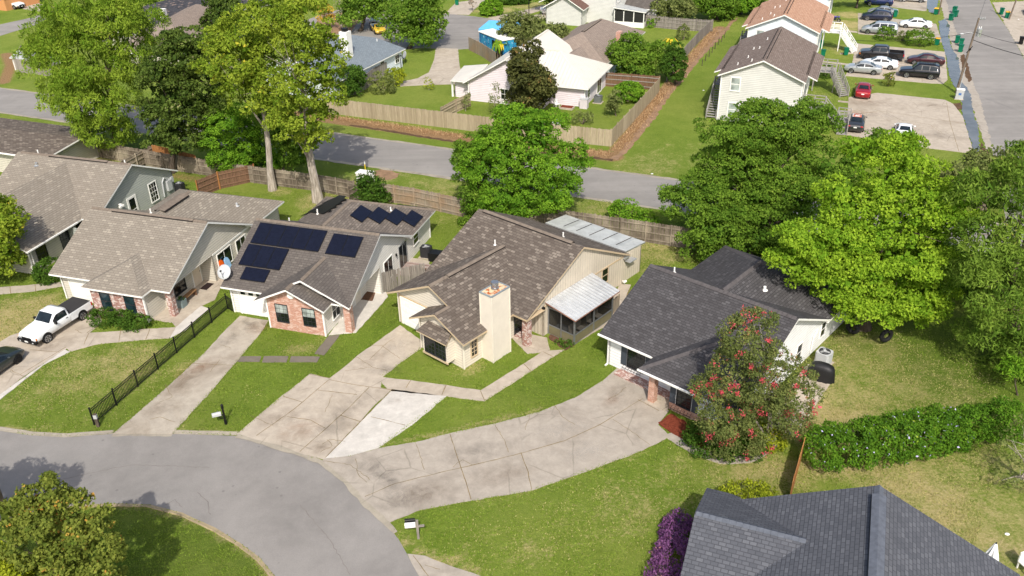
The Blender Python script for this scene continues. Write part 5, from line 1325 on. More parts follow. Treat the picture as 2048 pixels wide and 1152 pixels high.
def limbs(mb, base, top, targets, r0, seed=1, bend=.3, r1=None, mi=0):
    """tapered trunk with limbs that reach towards the crown"""
    rg = random.Random(seed); base, top = Vector(base), Vector(top); H = (top - base).length
    pts = []; n = 7
    off = Vector((rg.uniform(-1, 1), rg.uniform(-1, 1), 0)) * bend
    for i in range(n + 1):
        t = i / n; pts.append(base.lerp(top, t) + off * math.sin(t * 3.1) * .6 + Vector((rg.uniform(-1, 1), rg.uniform(-1, 1), 0)) * bend * .18 * (0 < i < n))
    rs = [r0 * (1.35 if i == 0 else 1) * (1 - .78 * i / n) for i in range(n + 1)]
    mb.tube(pts, rs, 8, mi)
    for tg in targets:
        tg = Vector(tg); k = rg.uniform(.35, .8); f = k * n; i = int(f); s = pts[i].lerp(pts[i + 1], f - i)
        if tg.z < s.z - .5: i = max(1, i - 2); s = pts[i]
        mid = s.lerp(tg, .5) + Vector((rg.uniform(-.3, .3), rg.uniform(-.3, .3), rg.uniform(.1, .5))) * min(1, (tg - s).length * .15)
        rr = rs[i] * .45
        mb.tube([s, s.lerp(mid, .5) + Vector((0, 0, .05)), mid, tg], [rr, rr * .75, rr * .5, rr * .18], 6, mi)
        for _ in range(2):
            e = mid + Vector((rg.uniform(-1, 1), rg.uniform(-1, 1), rg.uniform(0, .8))) * (tg - s).length * .35
            mb.tube([mid, mid.lerp(e, .5), e], [rr * .4, rr * .25, rr * .1], 5, mi)
def pblob(base, px, py, rx, ry, dy=0.0, dep=1.0):
    """crown mass seen at photo point (px,py) with photo radii, standing dy metres behind (+) or before (-) the trunk"""
    p = onY(px, py, base.y + dy); k = depth(p) / FPX
    return (np.array(p), rx * k, (rx * k * .5 + ry * k * .5) * dep, ry * k / .9)
def lumpy(B, seed, n=4, k=.5):
    # break each smooth crown mass into uneven boughs
    rg = random.Random(seed); out = []
    for c, rx, ry, rz in B:
        out.append((c, rx * .82, ry * .82, rz * .80))
        for i in range(n):
            d = Vector((rg.gauss(0, 1), rg.gauss(0, 1), rg.gauss(.25, .8))).normalized(); f = rg.uniform(.62, .88); q = k * rg.uniform(.6, 1.15)
            out.append((np.array(c) + np.array((d.x * rx, d.y * ry, d.z * rz)) * f, rx * q, ry * q, rz * q * .75))
    return out
def tree(name, label, base, blobs, leaf, bark='bark', r0=.25, top=None, seed=1, group=None, cat='tree', ntarget=9, crown='crown', trunks=None, lumps=4, **kw):
    b = G(*base)
    B0 = [pblob(b, *q) for q in blobs]; B = lumpy(B0, seed + 70, lumps) if lumps else B0
    t = thing(name, label, cat, b, 0, group)
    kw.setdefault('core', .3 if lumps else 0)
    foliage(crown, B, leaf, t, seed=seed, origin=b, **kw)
    rg = random.Random(seed); mb = MB()
    hi = max(B, key=lambda q: q[0][2])
    if top is None: tp = Vector(sum((q[0] * q[1] for q in B), np.zeros(3)) / sum(q[1] for q in B)); tp.z += .3 * hi[3]
    else: tp = onY(top[0], top[1], b.y)
    tg = []
    for i in range(ntarget):
        q = B0[i % len(B0)]; e = Vector((rg.uniform(-1, 1), rg.uniform(-1, 1), rg.uniform(-.5, .9))).normalized()
        tg.append(Vector(q[0]) + Vector((e.x * q[1], e.y * q[2], e.z * q[3])) * .8 - b)
    limbs(mb, (0, 0, -.1), tp - b, tg, r0, seed, min(.5, r0 * 1.5))
    for (tb, tt, rr) in (trunks or []):
        p0 = G(*tb); p1 = onY(tt[0], tt[1], p0.y); limbs(mb, p0 - b, p1 - b, [], rr, seed + 3, .3)
    mb.build('trunk', M[bark], t)
    return t
def shrub(name, label, base, rx, ry, rz, leaf, seed=1, cat='shrub', group=None, ls=.16, dens=.6, rc=.3, lpc=14, asp=.6, lift=.75, stems=True, **kw):
    b = G(*base)
    t = thing(name, label, cat, b, 0, group)
    B = [(np.array((0, 0, rz * lift)), rx, ry, rz)]
    rg = random.Random(seed)
    for i in range(3): a = rg.uniform(0, 6.28); B.append((np.array((math.cos(a) * rx * .45, math.sin(a) * ry * .45, rz * lift * rg.uniform(.8, 1.25))), rx * .6, ry * .6, rz * .65))
    foliage('foliage', B, leaf, t, seed=seed, ls=ls, dens=dens, rc=rc, lpc=lpc, asp=asp, **kw)
    if stems:
        mb = MB()
        for i in range(5): a = i * 1.26; mb.tube([(0, 0, -.05), (math.cos(a) * rx * .3, math.sin(a) * ry * .3, rz * .5), (math.cos(a) * rx * .55, math.sin(a) * ry * .55, rz * 1.1)], [.05, .035, .012], 5)
        mb.build('stem', M['bark'], t)
    return t
K = dict(dens=.42, rc=.6, lpc=52, ls=.26, flat=.6)

# --- big trees of the middle distance
tree('bald_cypress', 'large feathery light green cypress at the upper left, tallest tree there', (235, 308), [(180, 15, 105, 70), (120, 60, 75, 45, 1), (230, 60, 80, 70), (85, 95, 55, 30, 1), (180, 120, 105, 60, -1), (250, 110, 50, 60), (150, 175, 75, 45, -2), (215, 190, 65, 60, -2.5), (205, 245, 58, 45, -2), (170, 215, 45, 32, -2.5), (235, 265, 34, 30, -1), (285, 25, 45, 36, 2)], 'cypress', 'bark', .42, top=(210, -60), seed=3, core=.22, dens=.36, rc=.78, lpc=100, ls=.34, asp=.28, droop=.75, flat=.5)
tree('magnolia', 'dark glossy magnolia between the cypress and the tall yellow green trees', (345, 345), [(345, 115, 64, 55), (345, 190, 70, 62, -1), (405, 110, 48, 42, 1), (340, 250, 55, 50, -1.5), (390, 175, 50, 55), (365, 280, 38, 35, -2)], 'dark', 'bark_dark', .3, seed=4, **K)
tree('maple', 'small bright green maple under the tall trees by the orange fence', (450, 345), [(450, 245, 50, 38), (430, 290, 38, 32, -1), (485, 255, 38, 35), (445, 318, 30, 24, -1.5), (500, 290, 40, 34, 1), (535, 318, 38, 32, 2), (580, 315, 30, 24, 2.5), (415, 265, 30, 34, 0), (470, 330, 34, 22, -1)], 'bright', 'bark_dark', .18, seed=5, dens=.4, rc=.55, lpc=70, ls=0.189, flat=.6)
tree('poplar', 'tall yellow green tree with a leaning pale trunk, left one of two', (545, 380), [(500, 60, 75, 55), (470, 130, 62, 50, -1), (545, 120, 55, 60, -.5), (500, 190, 60, 45, -1.5), (560, 30, 55, 40, 1), (455, 90, 45, 45, 1), (540, 200, 45, 40, -1)], 'poplar', 'bark_pale', .34, top=(500, 60), seed=6, core=.12, dens=.36, rc=.62, lpc=46, ls=.26, flat=.65)
tree('poplar', 'tall yellow green tree with twin pale trunks beside the solar panel house', (640, 406), [(610, 70, 65, 55), (640, 140, 48, 50, -.5), (590, 170, 55, 50, -1), (615, 235, 45, 42, -1), (570, 250, 38, 38, -1), (630, 285, 26, 30, -1), (600, 20, 50, 35, 1), (665, 190, 30, 30)], 'poplar', 'bark_pale', .33, top=(600, 120), seed=7, core=.12, trunks=[((632, 404), (588, 150), .28)], dens=.36, rc=.62, lpc=46, ls=.26, flat=.65)
tree('maple', 'dark green young tree behind the two pale trunks', (566, 350), [(560, 270, 34, 40), (590, 305, 32, 32), (540, 240, 32, 30), (600, 262, 24, 26)], 'mid', 'bark_dark', .14, seed=18, dens=.42, rc=.55, lpc=60, ls=.21, flat=.6)
tree('maple', 'round bright green tree between the road and the brown roof, photo centre', (1030, 440), [(1060, 290, 75, 60), (985, 330, 62, 60, -.5), (1090, 360, 70, 60, -1), (1010, 400, 62, 42, -1.5), (1060, 400, 60, 35, -1.5), (1075, 250, 35, 30, .5), (990, 275, 32, 32, 1), (1135, 320, 40, 30), (1120, 380, 46, 40, -1), (950, 330, 40, 34, -.5), (1040, 245, 50, 30, .5)], 'bright', 'bark_dark', .34, seed=8, dens=.46, rc=.55, lpc=70, ls=0.189, flat=.6)
tree('maple', 'dark leaved tree in front of the bright one, left side of photo centre clump', (962, 436), [(940, 335, 38, 45), (950, 390, 36, 40, -.5), (945, 430, 26, 22, -1), (965, 290, 26, 26, 1)], 'mid', 'bark_dark', .22, seed=9, dens=.42, rc=.55, lpc=70, ls=0.189, flat=.6)
tree('maple', 'big dark green tree below the apartment building', (1500, 462), [(1500, 270, 80, 55), (1580, 270, 60, 50, 1), (1460, 340, 70, 55, -1), (1560, 340, 80, 60, -.5), (1400, 400, 75, 52, -2), (1490, 410, 75, 55, -2), (1630, 250, 50, 45, 2), (1540, 235, 60, 30, .5), (1480, 310, 60, 40, -.5), (1360, 395, 44, 36, -2), (1440, 380, 60, 44, -1.5), (1530, 390, 70, 50, -1)], 'mid', 'bark_dark', .42, seed=10, dens=.46, rc=.62, lpc=75, ls=0.197, flat=.55)
tree('maple', 'dark green tree over the rear corner of the charcoal roof', (1540, 500), [(1440, 455, 70, 40, -1), (1540, 450, 70, 45, -1), (1400, 490, 36, 26, -2), (1600, 400, 70, 60), (1660, 340, 60, 55, 1), (1470, 490, 45, 20, -2), (1560, 500, 50, 24, -2)], 'mid', 'bark_dark', .36, seed=11, dens=.46, rc=.62, lpc=75, ls=0.197, flat=.55)
tree('maple', 'very bright lime green tree overhanging the charcoal roof at the right', (1725, 655), [(1790, 350, 75, 60, 1), (1840, 420, 85, 65), (1740, 430, 75, 60, .5), (1670, 490, 80, 50, -1), (1780, 510, 90, 65, -1), (1700, 570, 80, 50, -1.5), (1810, 590, 75, 42, -1.5), (1640, 540, 55, 45, -1), (1870, 540, 50, 55, -.5), (1720, 615, 55, 30, -2), (1880, 470, 58, 56), (1750, 310, 60, 32, 2), (1800, 305, 50, 28, 1.5), (1620, 480, 60, 40, -1), (1600, 520, 50, 34, -1.5), (1700, 400, 60, 45, 1), (1850, 600, 60, 40, -1), (1760, 600, 70, 40, -1.8)], 'lime', 'bark_dark', .5, seed=12, dens=.48, rc=.66, lpc=86, ls=0.205, flat=.55)
tree('bald_cypress', 'dark feathery cypress at the right edge beyond the lime green tree', (2030, 705), [(1990, 400, 85, 60, 1), (2060, 460, 80, 70), (1970, 480, 60, 60, 0), (2040, 560, 80, 70, -1), (1965, 570, 60, 55, -1), (2040, 660, 80, 60, -2), (1985, 650, 50, 50, -1.5), (2060, 350, 60, 60, 1), (2030, 720, 55, 40, -2)], 'cypress2', 'bark', .45, top=(2040, 430), seed=13, core=.22, dens=.34, rc=.85, lpc=120, ls=.34, asp=.24, droop=.6, flat=.38)
tree('sapling', 'bright feathery sapling at the right edge below the dark cypress', (2036, 790), [(2035, 740, 30, 18), (2020, 728, 20, 10)], 'bright', 'bark_dark', .06, seed=14, dens=.6, rc=.4, lpc=20, ls=.25, asp=.3, ntarget=4)
for k_, (lab, base, bl) in enumerate([('dark understory bush along the road fence behind the lime green tree', (1690, 548), [(1690, 500, 60, 40), (1740, 505, 50, 40)]), ('dark understory bush farther right behind the lime green tree', (1830, 565), [(1830, 510, 70, 45), (1890, 520, 50, 40)]), ('dark understory bush between the lime tree and the right cypress', (1950, 600), [(1950, 550, 60, 45), (2010, 545, 60, 45)]), ('dark understory bush behind the dark green trees by the road', (1450, 510), [(1440, 470, 50, 30), (1520, 480, 60, 34)])]):
    tree('understory_bush', lab, base, bl, 'shrub', 'bark_dark', .14, seed=140 + k_, dens=.5, rc=.5, lpc=30, ls=.26, flat=.6, core=.5)
tree('maple', 'olive green tree beside the side street, right of the lime green tree', (1960, 420), [(1960, 350, 55, 38), (2010, 350, 50, 40), (1900, 370, 40, 30, 1), (2040, 330, 40, 28)], 'olive', 'bark', .3, seed=15, dens=.55, rc=.7, lpc=28, ls=.32)
tree('sapling', 'small green tree by the white coupe on the parking slab', (1752, 305), [(1755, 272, 22, 14), (1745, 285, 18, 10), (1768, 290, 16, 9)], 'mid', 'bark', .07, seed=16, dens=.55, rc=.4, lpc=16, ls=.22, ntarget=5)

# --- crepe myrtle with red flower heads
def myrtle():
    b = G(1545, 893)
    bl = [(1500, 690, 62, 52, 0), (1470, 760, 70, 50, -.5), (1540, 770, 70, 52, 0), (1450, 830, 65, 45, -1), (1535, 840, 65, 45, -.5), (1590, 800, 42, 36, .5), (1500, 645, 40, 25, .5), (1420, 780, 36, 28, -.5), (1480, 880, 55, 26, -1), (1590, 850, 30, 26, 0)]
    B = [pblob(b, *q) for q in bl]
    t = thing('crepe_myrtle', 'crepe myrtle with red flower heads in front of the charcoal roofed house', 'tree', b)
    foliage('crown', lumpy(B, 77, 4), 'myrtle', t, seed=21, origin=b, dens=.5, rc=.34, lpc=38, ls=.14, asp=.5, inner=.35, core=.08)
    rng = np.random.default_rng(4); P = []; O = []
    for c, rx, ry, rz in B:
        for i in range(8):
            d = unit(rng.normal(size=3)); d[1] = -abs(d[1]); d[2] = d[2] * .8 + .35; d = unit(d)
            s = np.array(c) + d * np.array([rx, ry, rz]) * rng.uniform(.95, 1.14); m = int(rng.integers(8, 40))
            P.append(s + rng.normal(size=(m, 3)) * np.array([.11, .11, .11]) * rng.uniform(.5, 1.3)); O.append(np.repeat(d[None], m, 0))
    P = np.concatenate(P); O = np.concatenate(O); n = len(P); ax = unit(rng.normal(size=(n, 3)))
    co, q = leaf_quads(P - np.array(b), ax, unit(np.cross(ax, rng.normal(size=(n, 3)))), .10, .08)
    rawmesh('flower_heads', co, q, rng.random(n), [LF['flower']], t)
    mb = MB()
    for i, (px, py) in enumerate([(1500, 690), (1470, 760), (1540, 770), (1590, 800), (1450, 830), (1520, 650)]):
        e = onY(px, py, b.y) - b; limbs(mb, (math.cos(i) * .25, math.sin(i) * .25, -.1), e, [e + Vector((random.uniform(-1, 1), random.uniform(-1, 1), .7)), e + Vector((random.uniform(-1, 1), random.uniform(-1, 1), .3)), e * .7 + Vector((random.uniform(-1, 1), -.8, .5))], .08, 30 + i, .25)
    mb.build('trunk', M['bark_pale'], t)
myrtle()
shrub('azalea', 'dark green shrub under the left side of the crepe myrtle', (1420, 895), 1.5, 1.1, .85, 'shrub', 31, ls=.16, lpc=20, dens=.7, group=None)
shrub('azalea', 'dark green shrub under the middle of the crepe myrtle by the kerbed bed', (1475, 906), 1.5, 1.0, .8, 'shrub', 32, ls=.16, lpc=20, dens=.7)
shrub('azalea', 'yellowish green shrub at the right end of the mulch bed', (1530, 890), 1.0, .8, .7, 'yellow', 33, ls=.15, lpc=16)
shrub('shrub', 'round yellow green bush between the driveway lawn and the slate roof', (1492, 1004), 1.35, .8, .6, 'yellow', 34, ls=.14, lpc=22, dens=.75)
# --- vine covered hedge behind the charcoal house
def strip_foliage(name, label, cat, px, hgt, half, leaf, seed, accent=None, ap=0, ls=.135, dens=.75, rc=.32, lpc=34, taper=(1, 1)):
    pts = [G(*p) for p in px]; b = pts[0].copy(); B = []
    L = sum((q - p).length for p, q in zip(pts[:-1], pts[1:])); acc = 0
    rg = random.Random(seed)
    for p, q in zip(pts[:-1], pts[1:]):
        n = max(1, int((q - p).length / .9))
        for i in range(n):
            c = p.lerp(q, (i + .5) / n); k = (acc + (q - p).length * (i + .5) / n) / L; tp = taper[0] + (taper[1] - taper[0]) * k
            h = hgt * tp * rg.uniform(.88, 1.1); w = half * rg.uniform(.85, 1.15)
            B.append((np.array((c.x, c.y, h * .5)) , .85, w, h * .55))
        acc += (q - p).length
    t = thing(name, label, cat, b)
    foliage('foliage', B, leaf, t, seed=seed, origin=b, ls=ls, dens=dens, rc=rc, lpc=lpc, accent=accent, accent_p=ap, lowcut=-.6, inner=.15)
    return t
strip_foliage('vine_hedge', 'thick vine covered hedge with pale lilac flowers across the right yard', 'hedge', [(1622, 925), (1690, 918), (1770, 908), (1850, 895), (1910, 882)], 2.1, 1.35, 'vine', 41, 'lilac', .012)
strip_foliage('vine_hedge', 'darker end of the vine hedge in the shade at the right edge', 'hedge', [(1922, 878), (1985, 868), (2022, 861)], 1.9, 1.1, 'vine', 42)
strip_foliage('purple_hedge', 'purple leaved hedge in front of the slate roofed house', 'hedge', [(1366, 1062), (1355, 1108), (1342, 1160), (1328, 1210)], .95, 1.45, 'purple', 43, ls=.13, rc=.28, lpc=26, dens=.85)
strip_foliage('boxwood_hedge', 'clipped dark green hedge below the brick windows behind the white truck', 'hedge', [(192, 644), (225, 648), (262, 654), (290, 658)], .95, .75, 'shrub', 44, ls=.14, rc=.28, lpc=24, dens=.85)
tree('oak', 'sparse grey branched tree at the right edge by the hedge end', (2050, 960), [(2040, 900, 45, 40), (2030, 950, 35, 26, -.5), (2060, 860, 40, 30, .5)], 'olive', 'bark_pale', .14, seed=46, core=0, dens=.35, rc=.4, lpc=10, ls=.16, ntarget=14)
# --- foreground left trees
tree('maple', 'mottled maple with reddish leaf tips in the lower left corner', (100, 1240), [(80, 1030, 50, 36, 0), (50, 1085, 60, 44, -.5), (140, 1075, 54, 40, -.3), (205, 1100, 40, 44, -.5), (100, 1150, 90, 50, -1), (190, 1165, 50, 46, -1), (95, 972, 14, 24, .3), (118, 995, 18, 26, .3), (160, 1005, 15, 26, .5), (55, 1000, 20, 26, .2), (205, 1040, 16, 30, .2), (20, 1030, 26, 30, 0)], 'autumn', 'bark', .2, seed=47, lumps=2, core=.15, dens=.42, rc=.30, lpc=34, ls=.165, asp=.75, flat=.8)
tree('maple', 'yellow green tree crossing the lower left edge beside the mottled maple', (-260, 1180), [(-60, 1130, 50, 55, -2), (5, 1165, 50, 40, -3.5), (-230, 960, 110, 60), (-130, 930, 70, 50), (-330, 980, 120, 80), (-170, 1020, 60, 60)], 'yellow', 'bark', .16, seed=48, dens=.65, rc=.4, lpc=30, ls=.19)
tree('maple', 'yellow green tree at the left edge in front of the grey house', (-25, 560), [(0, 470, 40, 55), (10, 520, 34, 40, -.5), (-15, 420, 30, 40), (20, 440, 22, 30), (-40, 500, 50, 60)], 'poplar', 'bark', .2, seed=49, dens=.65, rc=.5, lpc=28, ls=.24)
shrub('shrub', 'dark rounded bush against the grey house wall by the walk', (112, 560), 1.4, 1.0, .95, 'shrub', 50, ls=.16, lpc=20, dens=.7)

# --- yards beyond the back fence
tree('holly', 'small green bushy tree at the fence corner behind the solar panel house', (742, 408), [(738, 365, 22, 24), (732, 385, 28, 22, -.3), (748, 388, 26, 22, -.3)], 'shrub', 'bark_dark', .12, seed=51, dens=.65, rc=.4, lpc=22, ls=.2)
tree('magnolia', 'bronze leaved magnolia in front of the lavender house', (1058, 222), [(1052, 105, 26, 22), (1050, 135, 36, 28, -.3), (1062, 165, 46, 32, -.5), (1055, 195, 44, 26, -.5), (1090, 170, 26, 26, 0)], 'bronze', 'bark_dark', .25, seed=52, dens=.7, rc=.65, lpc=34, ls=.33)
tree('oak', 'round green tree on the lawn by the far cul-de-sac', (818, 97), [(830, 25, 55, 35), (800, 50, 42, 30, -.5), (860, 45, 36, 30), (840, 70, 45, 20, -.5), (845, 0, 45, 30, .5)], 'mid', 'bark_dark', .3, seed=53, dens=.6, rc=.8, lpc=30, ls=.36)
tree('oak', 'dark green tree behind the white chimney of the blue grey roof', (720, 62), [(725, 10, 48, 34), (700, 30, 30, 20, -.5), (755, 20, 28, 22)], 'mid', 'bark_dark', .3, seed=54, dens=.6, rc=.8, lpc=28, ls=.38)
tree('holly', 'round dark green bush in front of the blue grey roofed house', (690, 190), [(698, 160, 36, 26), (680, 168, 26, 22, -.4), (710, 172, 24, 18, -.3)], 'shrub', 'bark_dark', .15, seed=55, dens=.7, rc=.5, lpc=28, ls=.26)
tree('maple', 'orange autumn tree left of the blue grey roof', (650, 60), [(652, 30, 14, 14), (648, 18, 12, 10)], 'orange', 'bark_pale', .1, seed=56, dens=.4, rc=.6, lpc=16, ls=.32)
tree('bare_tree', 'pale leafless tree standing above the white chimney', (683, 55), [(680, 15, 14, 22), (676, -5, 14, 15)], 'dry', 'bark_pale', .14, seed=57, core=0, dens=.12, rc=.5, lpc=4, ls=.2, ntarget=16)
tree('bare_tree', 'grey leafless tree beside the tan roofed house at the top', (1190, 150), [(1190, 112, 34, 24), (1170, 120, 24, 18), (1210, 118, 24, 18)], 'dry', 'bark_pale', .14, seed=58, core=0, dens=.3, rc=.5, lpc=8, ls=.16, asp=.25, ntarget=24)
tree('oak', 'olive green tree to the right of the blue canopy', (1060, 105), [(1035, 45, 30, 20), (1050, 68, 30, 18, -.5), (1018, 62, 18, 16, -.5), (1065, 50, 20, 18)], 'olive', 'bark', .2, seed=59, dens=.65, rc=.6, lpc=28, ls=.32)
tree('magnolia', 'grey green tree in front of the tan hip roof at the top', (1112, 112), [(1105, 70, 36, 20), (1090, 85, 26, 16, -.4), (1122, 85, 26, 16, -.4)], 'olive', 'bark', .2, seed=60, dens=.65, rc=.6, lpc=28, ls=.32)
tree('shrub_tree', 'dark reddish shrub between the blue trailer and the cream metal roof', (1030, 100), [(1025, 78, 22, 14), (1000, 80, 14, 10)], 'dark', 'bark', .1, seed=61, dens=.6, rc=.45, lpc=20, ls=.28)
tree('oak', 'broad dark green tree between the two far back yards', (1290, 158), [(1250, 110, 34, 26), (1285, 120, 36, 26), (1262, 85, 26, 14, .5), (1310, 105, 24, 22), (1270, 135, 38, 18, -.5)], 'mid', 'bark_dark', .3, seed=62, dens=.65, rc=.65, lpc=30, ls=.33)
tree('holly', 'dense dark evergreen bush at the end of the red brown fence', (1350, 168), [(1350, 120, 20, 22), (1348, 140, 24, 22, -.3), (1352, 100, 14, 14)], 'shrub', 'bark_dark', .14, seed=63, dens=.7, rc=.45, lpc=26, ls=.26)
shrub('shrub', 'round bright green bush in the lavender house yard', (1256, 203), 1.6, 1.3, 1.3, 'bright', 64, ls=.22, lpc=24, dens=.7)
tree('sapling', 'grey green young tree in the corner of the fenced yard', (1232, 232), [(1232, 200, 15, 18), (1226, 215, 12, 12)], 'olive', 'bark', .07, seed=65, dens=.6, rc=.4, lpc=16, ls=.22, ntarget=6)
tree('sapling', 'thin upright sapling before the pale lavender gable wall', (990, 232), [(988, 185, 10, 16), (990, 208, 12, 12)], 'olive', 'bark_pale', .05, seed=66, core=0, dens=.3, rc=.35, lpc=8, ls=.2, ntarget=8)
tree('sapling', 'small sapling by the fence gate of the lavender house', (931, 222), [(932, 200, 7, 14)], 'olive', 'bark_pale', .05, seed=67, core=0, dens=.4, rc=.35, lpc=10, ls=.2, ntarget=5)
shrub('shrub', 'low sparse bush behind the long tan fence', (1165, 248), 1.2, .9, .8, 'olive', 68, ls=.2, lpc=10, dens=.35)
tree('sapling', 'thin sapling in the side lawn beyond the fence', (858, 180), [(857, 168, 8, 9)], 'yellow', 'bark_pale', .04, seed=69, core=0, dens=.3, rc=.35, lpc=8, ls=.22, ntarget=5)
shrub('shrub', 'dry spiky bush by the blue grey roofed house', (765, 186), 1.6, 1.2, 1.5, 'olive', 70, ls=.24, lpc=10, dens=.4)
shrub('shrub', 'yellowish young bush next to the lamp post', (790, 170), 1.2, 1.0, 1.3, 'yellow', 71, ls=.24, lpc=10, dens=.4)
shrub('shrub', 'round bright green bush at the far side of the far street', (982, 30), 1.7, 1.4, 1.5, 'bright', 72, ls=.3, lpc=22, dens=.7)
shrub('shrub', 'long low dark hedge at the top edge', (1030, 8), 2.6, 1.2, 1.0, 'shrub', 73, ls=.3, lpc=22, dens=.7)
tree('sapling', 'tiny bare sapling on the far driveway', (945, 22), [(945, 8, 5, 9)], 'dry', 'bark', .05, seed=74, core=0, dens=.3, rc=.35, lpc=8, ls=.25, ntarget=4)
tree('shrub_tree', 'green bush by the white car near the top', (1110, 44), [(1115, 32, 24, 11), (1125, 28, 14, 9)], 'olive', 'bark', .1, seed=75, dens=.6, rc=.5, lpc=20, ls=.3)
def banana(label, base, n, hgt, seed, yl=.1):
    t = thing('banana_plant', label, 'plant', G(*base)); rg = random.Random(seed); mb = MB()
    for i in range(n):
        a = rg.uniform(0, 6.28); s = Vector((math.cos(a), math.sin(a), 0)); r = rg.uniform(1.0, 1.8); h0 = hgt * rg.uniform(.4, .7); w = .34
        sd_ = Vector((-s.y, s.x, 0)); pts = [Vector((0, 0, h0)), s * r * .35 + Vector((0, 0, hgt * rg.uniform(.9, 1.2))), s * r * .75 + Vector((0, 0, hgt * rg.uniform(.75, 1.05))), s * r + Vector((0, 0, hgt * rg.uniform(.35, .7)))]
        ws = [.06, w, w * .9, .05]; ti = .97 if rg.random() < yl else rg.uniform(.1, .8)
        for j in range(3):
            mb.add([pts[j] - sd_ * ws[j] * .5, pts[j + 1] - sd_ * ws[j + 1] * .5, pts[j + 1] + Vector((0, 0, .06)), pts[j] + Vector((0, 0, .06))], [(0, 1, 2, 3)], 0, ti)
            mb.add([pts[j] + sd_ * ws[j] * .5, pts[j + 1] + sd_ * ws[j + 1] * .5, pts[j + 1] + Vector((0, 0, .06)), pts[j] + Vector((0, 0, .06))], [(3, 2, 1, 0)], 0, ti)
    mb.build('leaf_cluster', LF['banana'], t)
    mb = MB()
    for i in range(3): mb.tube([(i * .25 - .25, 0, -.05), (i * .2 - .2, .05, hgt * .5), (i * .1 - .1, 0, hgt * .75)], [.13, .11, .06], 7)
    mb.build('stem', M['bark'], t)
banana('banana plant with broad leaves between the trailer fence and the cream roof', (998, 118), 22, 2.2, 3)
banana('banana plant with yellow leaves by the grey fence at the dirt track', (1340, 108), 20, 1.9, 5, .25)
# --- trees along the top edge
for (lab, base, bl, lf, sd2) in [
    ('pale green willowy tree at the top beside the brown roofed house', (1352, 52), [(1352, 15, 40, 22), (1340, 30, 26, 12), (1375, 25, 24, 14)], 'olive', 81),
    ('dark tree at the top edge left of the orange roof', (1435, 40), [(1425, 5, 42, 30), (1440, 25, 32, 16), (1400, 0, 30, 26)], 'mid', 82),
    ('darkest tree at the top edge touching the orange roof', (1480, 28), [(1480, 0, 36, 26), (1465, 15, 26, 16)], 'bright', 83),
    ('shadowed street tree above the parked navy sedan', (1712, 16), [(1712, -18, 30, 18), (1735, -14, 24, 12)], 'mid', 84),
    ('dark tree near the top edge behind the far path', (1105, 20), [(1105, -10, 26, 16), (1085, -8, 20, 12)], 'mid', 85),
    ('small dark tree at the top edge beside the brown gable house', (1132, 18), [(1130, -6, 18, 16)], 'shrub', 86),
    ('green tree in front of the grey brown hip roof at the top left', (440, 100), [(450, 20, 40, 28), (425, 50, 22, 20), (470, 45, 30, 30)], 'dark', 87),
    ('bushy tree by the dark old roof at the top left', (300, 30), [(290, -6, 24, 20), (310, -10, 22, 14)], 'mid', 88)]:
    tree('oak', lab, base, bl, lf, 'bark_dark', .22, seed=sd2, dens=.6, rc=.7, lpc=26, ls=.36)
# small bushes by the parking slabs
for lab, base, rx, rz, lf, sd2 in [('bushy shrub on the grass strip behind the silver minivan', (1768, 80), 1.3, 1.1, 'mid', 91), ('larger bushy shrub on the strip by the yellow lidded bin', (1838, 90), 1.9, 1.3, 'mid', 92), ('thin little bush between two larger ones on the strip', (1803, 82), .7, .8, 'olive', 93),
                                  ('reddish sapling on the grass strip below the black suv', (1776, 172), .6, 1.0, 'autumn', 94), ('dark bush beside the apartment stairs', (1650, 155), 1.0, .9, 'shrub', 95), ('tall weeds growing through the dark back fence', (1250, 440), 1.4, 1.0, 'bright', 96),
                                  ('low weeds along the dark back fence', (1290, 452), 1.1, .7, 'bright', 97), ('slim shrub in the far fenced lawn', (1366, 80), .8, 1.3, 'olive', 98), ('tiny shrub on the far fence', (1300, 55), .6, .7, 'bright', 99)]:
    shrub('shrub', lab, base, rx, rx * .8, rz, lf, sd2, ls=.2, lpc=14, dens=.5)
pl = thing('flower_bed_plant', 'small leafy plant in the bed before the screened porch', 'plant', G(1117, 688)); foliage('foliage', [(np.array((0, 0, .15)), .25, .25, .2)], 'shrub', pl, seed=101, ls=.12, rc=.15, lpc=8)
pl = thing('flower_bed_plant', 'larger leafy plant in the bed nearest the porch corner', 'plant', G(1134, 694)); foliage('foliage', [(np.array((0, 0, .2)), .35, .3, .25)], 'shrub', pl, seed=102, ls=.13, rc=.15, lpc=8)

# --- ground cover: dead weeds on the ditch bank, grass tufts along edges
def tufts(name, lines, n, leaf, h, wid, seed):
    rng = np.random.default_rng(seed); P = []
    for px in lines:
        w = [np.array(G(*p)) for p in px]
        for a, b in zip(w[:-1], w[1:]):
            k = int(np.linalg.norm(b - a) * n); t = rng.random(k)[:, None]; d = unit((b - a)[None])[0]; nr = np.array([-d[1], d[0], 0])
            P.append(a + (b - a) * t + nr * rng.normal(size=(k, 1)) * wid)
    P = np.concatenate(P); m = len(P); hh = h * rng.uniform(.5, 1.4, m)
    ax = unit(np.array([0, 0, 1]) + rng.normal(size=(m, 3)) * .45); nr = unit(np.cross(ax, rng.normal(size=(m, 3))))
    co, q = leaf_quads(P + ax * hh[:, None] * .45, ax, nr, hh, hh * .3)
    return tag(rawmesh(name, co, q, rng.random(m), [LF[leaf]]), kind='stuff')
tufts('dead_weeds', [[(640, 232), (800, 254), (930, 274), (1120, 296), (1222, 308)], [(1232, 300), (1296, 222), (1350, 156), (1392, 104), (1430, 60)]], 150, 'deadgrass', .2, .40, 7)
